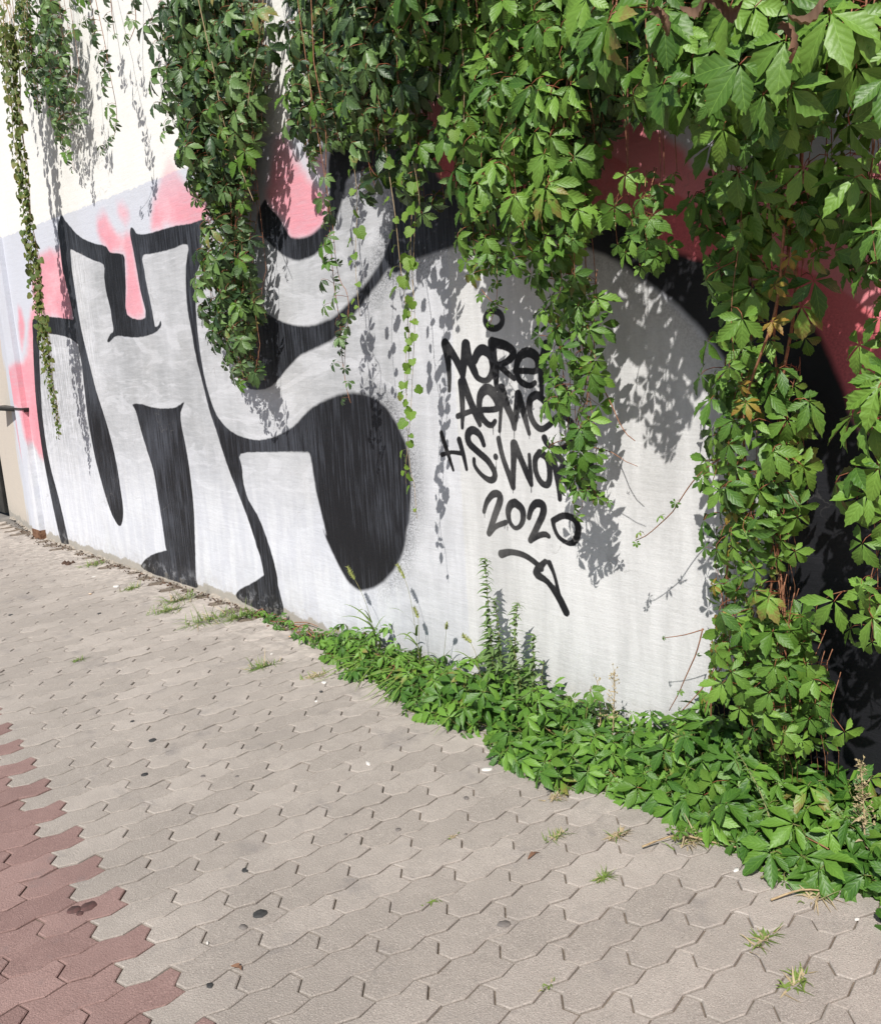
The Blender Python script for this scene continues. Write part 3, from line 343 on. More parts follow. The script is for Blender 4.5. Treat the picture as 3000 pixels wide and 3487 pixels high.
DATA['vines'].append(dict(name='twining_vine', label='several thin cord-like stems with bright round leaves dangling before the tag', cat='vine', kind='hop', size=[0.028, 0.058], spacing=0.06, climb=0, stems=[
    [1, 0.002, [[-2.725, -0.3, 2.282], [-2.697, -0.3, 1.993], [-2.675, -0.3, 1.697], [-2.68, -0.3, 1.357], [-2.728, -0.3, 1.06], [-2.69, -0.3, 0.952], [-2.666, -0.3, 0.822]]],
    [1, 0.002, [[-2.621, -0.3, 2.314], [-2.605, -0.3, 2.051], [-2.617, -0.3, 1.766], [-2.636, -0.3, 1.508], [-2.694, -0.3, 1.22], [-2.729, -0.3, 0.959]]],
    [1, 0.002, [[-2.535, -0.3, 2.346], [-2.572, -0.3, 2.046], [-2.604, -0.3, 1.837], [-2.667, -0.3, 1.547], [-2.69, -0.3, 1.318]]],
    [1, 0.002, [[-2.856, -0.3, 2.696], [-2.909, -0.3, 2.372], [-2.937, -0.3, 2.1], [-2.957, -0.3, 1.835], [-2.962, -0.3, 1.639]]],
    [1, 0.002, [[-2.41, -0.35, 2.613], [-2.483, -0.35, 2.443], [-2.527, -0.35, 2.206], [-2.512, -0.35, 2]]],
    [1, 0.002, [[-2.282, -0.4, 2.524], [-2.299, -0.4, 2.33], [-2.225, -0.4, 2.207], [-2.164, -0.4, 2.103]]],
    [1, 0.002, [[-2.192, -0.4, 2.337], [-2.212, -0.4, 2.143], [-2.24, -0.4, 2.023]]],]))
DATA['vines'].append(dict(name='creeper_vine', label='wide leafy curtain over the black arch, its ragged hem above the tag', cat='vine', kind='creeper', size=[0.14, 0.19], spacing=0.07, climb=0, stems=[
    [1, 0.002, [[-1.941, -0.391, 2.653], [-1.951, -0.43, 2.203], [-1.955, -0.404, 1.753]]],
    [1, 0.002, [[-2.293, -0.298, 2.791], [-2.273, -0.323, 2.281], [-2.264, -0.303, 1.771]]],
    [1, 0.002, [[-1.922, -0.208, 2.691], [-1.903, -0.246, 2.181], [-1.895, -0.22, 1.671]]],
    [1, 0.002, [[-1.829, -0.374, 2.617], [-1.821, -0.409, 2.137], [-1.818, -0.388, 1.657]]],
    [1, 0.002, [[-1.99, -0.337, 2.683], [-1.977, -0.358, 2.218], [-1.972, -0.343, 1.753]]],
    [1, 0.002, [[-1.897, -0.209, 2.661], [-1.896, -0.232, 2.181], [-1.895, -0.229, 1.701]]],
    [1, 0.002, [[-1.705, -0.37, 2.581], [-1.698, -0.405, 2.296], [-1.696, -0.386, 2.011]]],
    [1, 0.002, [[-2.274, -0.199, 2.783], [-2.267, -0.244, 2.273], [-2.264, -0.222, 1.763]]],
    [1, 0.002, [[-2.027, -0.266, 2.69], [-2.017, -0.299, 2.225], [-2.013, -0.281, 1.76]]],
    [1, 0.002, [[-1.775, -0.347, 2.62], [-1.793, -0.382, 2.155], [-1.801, -0.357, 1.69]]],
    [1, 0.002, [[-2.324, -0.219, 2.824], [-2.313, -0.237, 2.299], [-2.308, -0.223, 1.774]]],
    [1, 0.002, [[-2.06, -0.314, 2.715], [-2.059, -0.339, 2.25], [-2.058, -0.315, 1.785]]],
    [1, 0.002, [[-1.768, -0.358, 2.586], [-1.763, -0.412, 2.136], [-1.761, -0.387, 1.686]]],
    [1, 0.002, [[-1.842, -0.389, 2.607], [-1.821, -0.399, 2.142], [-1.812, -0.397, 1.677]]],
    [1, 0.002, [[-2.094, -0.285, 2.729], [-2.112, -0.294, 2.249], [-2.119, -0.294, 1.769]]],
    [1, 0.002, [[-1.988, -0.359, 2.661], [-1.993, -0.394, 2.211], [-1.995, -0.366, 1.761]]],
    [1, 0.002, [[-2.201, -0.309, 2.762], [-2.205, -0.324, 2.252], [-2.207, -0.31, 1.742]]],
    [1, 0.002, [[-1.768, -0.362, 2.606], [-1.761, -0.418, 2.141], [-1.757, -0.392, 1.676]]],
    [1, 0.002, [[-2.045, -0.323, 2.686], [-2.029, -0.365, 2.221], [-2.022, -0.352, 1.756]]],
    [1, 0.002, [[-2.263, -0.239, 2.773], [-2.255, -0.276, 2.263], [-2.252, -0.27, 1.753]]],
    [1, 0.002, [[-1.999, -0.269, 2.699], [-2.016, -0.304, 2.219], [-2.023, -0.293, 1.739]]],
    [1, 0.002, [[-2.328, -0.204, 2.815], [-2.343, -0.225, 2.305], [-2.35, -0.221, 1.795]]],
    [1, 0.002, [[-2.217, -0.236, 2.775], [-2.231, -0.238, 2.265], [-2.238, -0.236, 1.755]]],
    [1, 0.002, [[-1.948, -0.297, 2.66], [-1.935, -0.343, 2.18], [-1.93, -0.316, 1.7]]],
    [1, 0.002, [[-1.973, -0.237, 2.696], [-1.976, -0.279, 2.201], [-1.978, -0.254, 1.706]]],
    [1, 0.002, [[-2.104, -0.362, 2.695], [-2.122, -0.39, 2.215], [-2.13, -0.383, 1.735]]],
    [1, 0.002, [[-1.958, -0.223, 2.691], [-1.948, -0.248, 2.181], [-1.944, -0.239, 1.671]]],
    [1, 0.002, [[-2.215, -0.241, 2.763], [-2.214, -0.264, 2.253], [-2.214, -0.245, 1.743]]],]))
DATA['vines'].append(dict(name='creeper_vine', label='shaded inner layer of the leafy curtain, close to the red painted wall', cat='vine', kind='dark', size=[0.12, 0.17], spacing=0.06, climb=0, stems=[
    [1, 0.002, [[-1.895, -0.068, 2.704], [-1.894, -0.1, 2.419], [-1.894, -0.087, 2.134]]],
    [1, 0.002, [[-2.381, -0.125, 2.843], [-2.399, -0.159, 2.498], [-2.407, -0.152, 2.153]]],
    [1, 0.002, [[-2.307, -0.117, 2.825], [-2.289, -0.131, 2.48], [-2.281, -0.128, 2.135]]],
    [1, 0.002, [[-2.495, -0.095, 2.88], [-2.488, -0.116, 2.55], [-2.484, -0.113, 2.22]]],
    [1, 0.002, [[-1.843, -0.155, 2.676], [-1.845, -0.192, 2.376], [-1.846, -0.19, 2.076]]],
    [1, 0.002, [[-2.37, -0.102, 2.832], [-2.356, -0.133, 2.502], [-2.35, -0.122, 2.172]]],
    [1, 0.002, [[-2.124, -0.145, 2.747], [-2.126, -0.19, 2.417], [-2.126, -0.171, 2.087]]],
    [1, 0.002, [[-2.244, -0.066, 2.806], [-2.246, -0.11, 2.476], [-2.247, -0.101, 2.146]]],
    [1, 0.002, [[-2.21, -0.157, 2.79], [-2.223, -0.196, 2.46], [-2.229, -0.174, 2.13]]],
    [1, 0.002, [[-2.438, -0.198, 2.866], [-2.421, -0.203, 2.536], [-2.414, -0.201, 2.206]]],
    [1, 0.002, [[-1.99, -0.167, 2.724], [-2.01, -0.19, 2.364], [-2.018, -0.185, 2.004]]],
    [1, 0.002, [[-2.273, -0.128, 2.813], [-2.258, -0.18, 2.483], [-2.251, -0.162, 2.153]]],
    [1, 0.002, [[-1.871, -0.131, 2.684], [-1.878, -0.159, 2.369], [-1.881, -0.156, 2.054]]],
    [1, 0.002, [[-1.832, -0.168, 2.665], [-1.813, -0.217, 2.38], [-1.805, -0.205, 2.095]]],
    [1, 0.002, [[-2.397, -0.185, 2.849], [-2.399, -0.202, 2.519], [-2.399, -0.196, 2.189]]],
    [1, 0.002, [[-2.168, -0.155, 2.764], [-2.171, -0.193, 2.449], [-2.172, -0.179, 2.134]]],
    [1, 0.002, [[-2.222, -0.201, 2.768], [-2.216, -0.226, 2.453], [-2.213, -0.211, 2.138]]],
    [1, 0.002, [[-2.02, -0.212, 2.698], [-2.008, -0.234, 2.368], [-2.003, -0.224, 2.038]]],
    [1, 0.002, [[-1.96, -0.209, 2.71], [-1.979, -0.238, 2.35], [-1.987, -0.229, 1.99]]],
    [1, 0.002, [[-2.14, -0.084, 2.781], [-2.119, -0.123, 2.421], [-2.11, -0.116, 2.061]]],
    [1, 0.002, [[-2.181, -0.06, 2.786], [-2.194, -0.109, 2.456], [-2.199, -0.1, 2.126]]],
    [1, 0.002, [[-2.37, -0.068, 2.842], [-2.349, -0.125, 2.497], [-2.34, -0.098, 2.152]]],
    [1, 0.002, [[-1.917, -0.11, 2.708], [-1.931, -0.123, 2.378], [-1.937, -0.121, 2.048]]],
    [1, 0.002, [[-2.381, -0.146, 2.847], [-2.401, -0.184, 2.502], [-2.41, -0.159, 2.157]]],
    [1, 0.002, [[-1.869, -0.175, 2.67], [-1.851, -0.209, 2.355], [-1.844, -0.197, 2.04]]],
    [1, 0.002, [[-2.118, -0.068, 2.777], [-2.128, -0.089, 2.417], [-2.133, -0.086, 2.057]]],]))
DATA['vines'].append(dict(name='creeper_vine', label='tiny spur of young leaves dangling onto the black painted ring', cat='vine', kind='young', size=[0.04, 0.055], spacing=0.03, climb=0, stems=[
    [1, 0.0022, [[-2.162, -0.3, 1.792], [-2.177, -0.3, 1.694], [-2.2, -0.3, 1.629], [-2.241, -0.3, 1.564]]],
    [0, 0.0018, [[-2.256, -0.3, 1.692], [-2.2, -0.3, 1.643], [-2.131, -0.3, 1.618]]],]))
DATA['vines'].append(dict(name='creeper_vine', label='slender vine hanging over the right ends of the tag lines', cat='vine', kind='creeper', size=[0.105, 0.15], spacing=0.06, climb=0, stems=[
    [1, 0.002, [[-1.913, -0.239, 1.713], [-1.909, -0.264, 1.338], [-1.907, -0.252, 0.963]]],
    [1, 0.002, [[-1.991, -0.192, 1.742], [-1.988, -0.201, 1.502], [-1.986, -0.201, 1.262]]],
    [1, 0.002, [[-1.983, -0.191, 1.737], [-1.976, -0.223, 1.497], [-1.973, -0.214, 1.257]]],
    [1, 0.002, [[-1.798, -0.241, 1.717], [-1.814, -0.286, 1.342], [-1.821, -0.264, 0.967]]],
    [1, 0.002, [[-1.823, -0.233, 1.706], [-1.817, -0.263, 1.331], [-1.815, -0.261, 0.956]]],
    [1, 0.002, [[-1.865, -0.233, 1.718], [-1.872, -0.268, 1.328], [-1.875, -0.252, 0.938]]],
    [1, 0.003, [[-1.921, -0.23, 1.799], [-1.909, -0.23, 1.577], [-1.865, -0.23, 1.382], [-1.915, -0.23, 1.149], [-1.888, -0.23, 1.015], [-1.796, -0.23, 0.955]]],
    [1, 0.003, [[-1.852, -0.23, 1.761], [-1.83, -0.23, 1.51], [-1.856, -0.23, 1.317], [-1.925, -0.23, 1.149], [-1.953, -0.23, 1.001]]],]))
DATA['vines'].append(dict(name='creeper_vine', label='bare reddish twig reaching out from the slender vine', cat='vine', kind='young', size=[0.02, 0.03], spacing=0.2, climb=0, stems=[
    [0, 0.0028, [[-1.832, -0.22, 1.365], [-1.788, -0.22, 1.292], [-1.746, -0.22, 1.229], [-1.705, -0.22, 1.19], [-1.671, -0.22, 1.172]]],
    [0, 0.002, [[-1.849, -0.22, 1.143], [-1.769, -0.22, 1.13], [-1.711, -0.22, 1.101], [-1.667, -0.22, 1.088]]],]))
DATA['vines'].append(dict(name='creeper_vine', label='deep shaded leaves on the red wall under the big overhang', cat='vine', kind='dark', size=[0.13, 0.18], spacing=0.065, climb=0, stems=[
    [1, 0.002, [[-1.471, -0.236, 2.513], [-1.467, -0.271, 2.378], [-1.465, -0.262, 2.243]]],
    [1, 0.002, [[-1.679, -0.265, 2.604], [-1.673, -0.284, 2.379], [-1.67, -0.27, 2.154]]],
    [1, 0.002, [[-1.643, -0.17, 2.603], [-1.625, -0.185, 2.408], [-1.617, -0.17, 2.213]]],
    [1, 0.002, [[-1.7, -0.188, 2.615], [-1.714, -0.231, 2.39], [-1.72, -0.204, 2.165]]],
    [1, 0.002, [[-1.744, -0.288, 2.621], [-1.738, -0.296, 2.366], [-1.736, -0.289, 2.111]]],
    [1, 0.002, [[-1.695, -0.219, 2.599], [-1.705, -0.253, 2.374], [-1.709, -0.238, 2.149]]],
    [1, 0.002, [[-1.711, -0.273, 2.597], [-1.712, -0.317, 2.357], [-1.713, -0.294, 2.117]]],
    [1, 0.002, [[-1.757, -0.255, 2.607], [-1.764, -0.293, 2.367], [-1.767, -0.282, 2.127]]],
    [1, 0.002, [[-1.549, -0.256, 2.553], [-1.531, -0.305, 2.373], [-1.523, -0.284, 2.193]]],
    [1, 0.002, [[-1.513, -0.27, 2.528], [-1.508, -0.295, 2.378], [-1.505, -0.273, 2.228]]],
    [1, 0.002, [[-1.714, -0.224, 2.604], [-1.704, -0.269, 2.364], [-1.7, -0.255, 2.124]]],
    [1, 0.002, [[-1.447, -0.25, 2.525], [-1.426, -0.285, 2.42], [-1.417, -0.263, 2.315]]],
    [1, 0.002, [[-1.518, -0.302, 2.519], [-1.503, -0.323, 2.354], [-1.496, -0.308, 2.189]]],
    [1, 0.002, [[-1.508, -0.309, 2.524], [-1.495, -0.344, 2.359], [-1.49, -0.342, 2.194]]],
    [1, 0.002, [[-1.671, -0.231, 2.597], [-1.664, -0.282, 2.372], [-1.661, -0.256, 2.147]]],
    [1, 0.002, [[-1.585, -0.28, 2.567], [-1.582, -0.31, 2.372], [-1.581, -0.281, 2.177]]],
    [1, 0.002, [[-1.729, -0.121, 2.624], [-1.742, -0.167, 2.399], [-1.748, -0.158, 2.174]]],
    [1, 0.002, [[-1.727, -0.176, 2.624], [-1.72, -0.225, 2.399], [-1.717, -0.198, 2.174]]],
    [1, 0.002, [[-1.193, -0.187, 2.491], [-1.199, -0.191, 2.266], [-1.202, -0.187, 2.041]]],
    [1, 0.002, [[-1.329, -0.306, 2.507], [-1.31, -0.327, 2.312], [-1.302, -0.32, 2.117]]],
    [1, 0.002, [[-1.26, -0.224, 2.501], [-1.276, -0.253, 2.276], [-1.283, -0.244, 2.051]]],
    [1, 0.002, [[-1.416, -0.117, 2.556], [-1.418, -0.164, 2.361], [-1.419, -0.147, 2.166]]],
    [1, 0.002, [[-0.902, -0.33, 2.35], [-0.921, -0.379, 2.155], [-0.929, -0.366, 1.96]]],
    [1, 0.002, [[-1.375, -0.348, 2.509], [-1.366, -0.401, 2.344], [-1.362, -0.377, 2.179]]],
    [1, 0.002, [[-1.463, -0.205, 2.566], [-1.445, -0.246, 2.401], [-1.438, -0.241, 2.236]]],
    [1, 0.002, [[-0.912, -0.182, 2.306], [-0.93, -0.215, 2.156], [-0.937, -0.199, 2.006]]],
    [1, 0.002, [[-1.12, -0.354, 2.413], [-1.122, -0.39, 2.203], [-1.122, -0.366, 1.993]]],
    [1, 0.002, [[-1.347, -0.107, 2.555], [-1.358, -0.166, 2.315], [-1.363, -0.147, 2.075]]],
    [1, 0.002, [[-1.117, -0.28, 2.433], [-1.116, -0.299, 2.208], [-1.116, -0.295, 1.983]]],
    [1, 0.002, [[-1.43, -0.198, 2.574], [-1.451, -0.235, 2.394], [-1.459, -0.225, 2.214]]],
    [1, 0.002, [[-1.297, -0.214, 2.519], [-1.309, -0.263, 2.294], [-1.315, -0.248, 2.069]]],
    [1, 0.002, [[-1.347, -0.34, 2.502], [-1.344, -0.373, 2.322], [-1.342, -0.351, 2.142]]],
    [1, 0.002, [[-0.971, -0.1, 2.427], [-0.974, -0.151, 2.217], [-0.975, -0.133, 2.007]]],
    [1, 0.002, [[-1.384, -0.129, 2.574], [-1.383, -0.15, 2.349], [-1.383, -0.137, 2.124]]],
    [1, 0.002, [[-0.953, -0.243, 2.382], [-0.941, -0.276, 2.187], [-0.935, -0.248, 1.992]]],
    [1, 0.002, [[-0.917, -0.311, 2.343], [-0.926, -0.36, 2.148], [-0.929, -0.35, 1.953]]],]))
DATA['vines'].append(dict(name='creeper_vine', label='overhanging bough with the largest leaves, jutting out over the pavement', cat='vine', kind='big', size=[0.17, 0.23], spacing=0.085, climb=0, stems=[
    [1, 0.003, [[-0.839, -0.581, 2.199], [-0.829, -0.592, 2.064], [-0.825, -0.584, 1.929]]],
    [1, 0.003, [[-1.064, -0.43, 2.302], [-1.071, -0.444, 2.152], [-1.073, -0.437, 2.002]]],
    [1, 0.003, [[-1.201, -0.379, 2.334], [-1.204, -0.435, 2.154], [-1.206, -0.417, 1.974]]],
    [1, 0.003, [[-1.5, -0.51, 2.406], [-1.49, -0.549, 2.271], [-1.485, -0.535, 2.136]]],
    [1, 0.003, [[-1.046, -0.394, 2.306], [-1.058, -0.4, 2.156], [-1.063, -0.399, 2.006]]],
    [1, 0.003, [[-1.35, -0.4, 2.384], [-1.338, -0.425, 2.219], [-1.333, -0.42, 2.054]]],
    [1, 0.003, [[-1.643, -0.391, 2.472], [-1.637, -0.414, 2.367], [-1.634, -0.405, 2.262]]],
    [1, 0.003, [[-1.347, -0.449, 2.384], [-1.348, -0.49, 2.219], [-1.348, -0.476, 2.054]]],
    [1, 0.003, [[-0.85, -0.523, 2.193], [-0.832, -0.566, 2.073], [-0.824, -0.548, 1.953]]],
    [1, 0.003, [[-1.001, -0.392, 2.303], [-1.004, -0.399, 2.153], [-1.006, -0.398, 2.003]]],
    [1, 0.003, [[-1.059, -0.413, 2.318], [-1.079, -0.434, 2.168], [-1.088, -0.414, 2.018]]],
    [1, 0.003, [[-1.285, -0.491, 2.34], [-1.268, -0.526, 2.175], [-1.261, -0.519, 2.01]]],
    [1, 0.003, [[-0.84, -0.484, 2.23], [-0.834, -0.522, 2.095], [-0.831, -0.495, 1.96]]],
    [1, 0.003, [[-1.154, -0.373, 2.337], [-1.14, -0.403, 2.172], [-1.134, -0.385, 2.007]]],
    [1, 0.003, [[-1.031, -0.377, 2.309], [-1.038, -0.436, 2.159], [-1.041, -0.416, 2.009]]],
    [1, 0.003, [[-1.177, -0.511, 2.329], [-1.187, -0.517, 2.149], [-1.191, -0.514, 1.969]]],
    [1, 0.003, [[-1.06, -0.56, 2.273], [-1.055, -0.624, 2.108], [-1.053, -0.594, 1.943]]],
    [1, 0.003, [[-1.187, -0.437, 2.333], [-1.192, -0.485, 2.153], [-1.194, -0.468, 1.973]]],
    [1, 0.003, [[-1.158, -0.464, 2.311], [-1.155, -0.49, 2.131], [-1.153, -0.487, 1.951]]],
    [1, 0.003, [[-1.265, -0.523, 2.332], [-1.255, -0.565, 2.167], [-1.25, -0.554, 2.002]]],
    [1, 0.003, [[-1.387, -0.524, 2.393], [-1.396, -0.542, 2.258], [-1.4, -0.524, 2.123]]],
    [1, 0.003, [[-0.906, -0.567, 2.212], [-0.917, -0.609, 2.077], [-0.922, -0.596, 1.942]]],
    [1, 0.003, [[-1.159, -0.383, 2.322], [-1.157, -0.435, 2.157], [-1.156, -0.408, 1.992]]],
    [1, 0.003, [[-1.088, -0.496, 2.299], [-1.082, -0.521, 2.134], [-1.08, -0.513, 1.969]]],
    [1, 0.003, [[-1.094, -0.345, 2.342], [-1.107, -0.38, 2.177], [-1.113, -0.359, 2.012]]],
    [1, 0.003, [[-1.02, -0.54, 2.251], [-1.028, -0.577, 2.116], [-1.031, -0.554, 1.981]]],
    [1, 0.003, [[-0.987, -0.551, 2.266], [-1.006, -0.598, 2.131], [-1.015, -0.572, 1.996]]],
    [1, 0.003, [[-0.882, -0.514, 2.229], [-0.88, -0.562, 2.094], [-0.88, -0.552, 1.959]]],
    [1, 0.003, [[-0.992, -0.582, 2.243], [-0.999, -0.601, 2.108], [-1.002, -0.598, 1.973]]],
    [1, 0.003, [[-0.994, -0.555, 2.246], [-1.009, -0.591, 2.111], [-1.016, -0.562, 1.976]]],
    [1, 0.003, [[-1.198, -0.422, 2.356], [-1.209, -0.466, 2.161], [-1.213, -0.436, 1.966]]],
    [1, 0.003, [[-0.937, -0.38, 2.267], [-0.928, -0.434, 2.117], [-0.924, -0.416, 1.967]]],
    [1, 0.003, [[-1.348, -0.583, 2.367], [-1.345, -0.595, 2.232], [-1.343, -0.589, 2.097]]],
    [1, 0.003, [[-1.146, -0.34, 2.341], [-1.152, -0.365, 2.176], [-1.154, -0.35, 2.011]]],
    [1, 0.003, [[-1.523, -0.496, 2.442], [-1.531, -0.535, 2.307], [-1.534, -0.519, 2.172]]],
    [1, 0.003, [[-0.956, -0.477, 2.239], [-0.953, -0.512, 2.104], [-0.952, -0.51, 1.969]]],]))
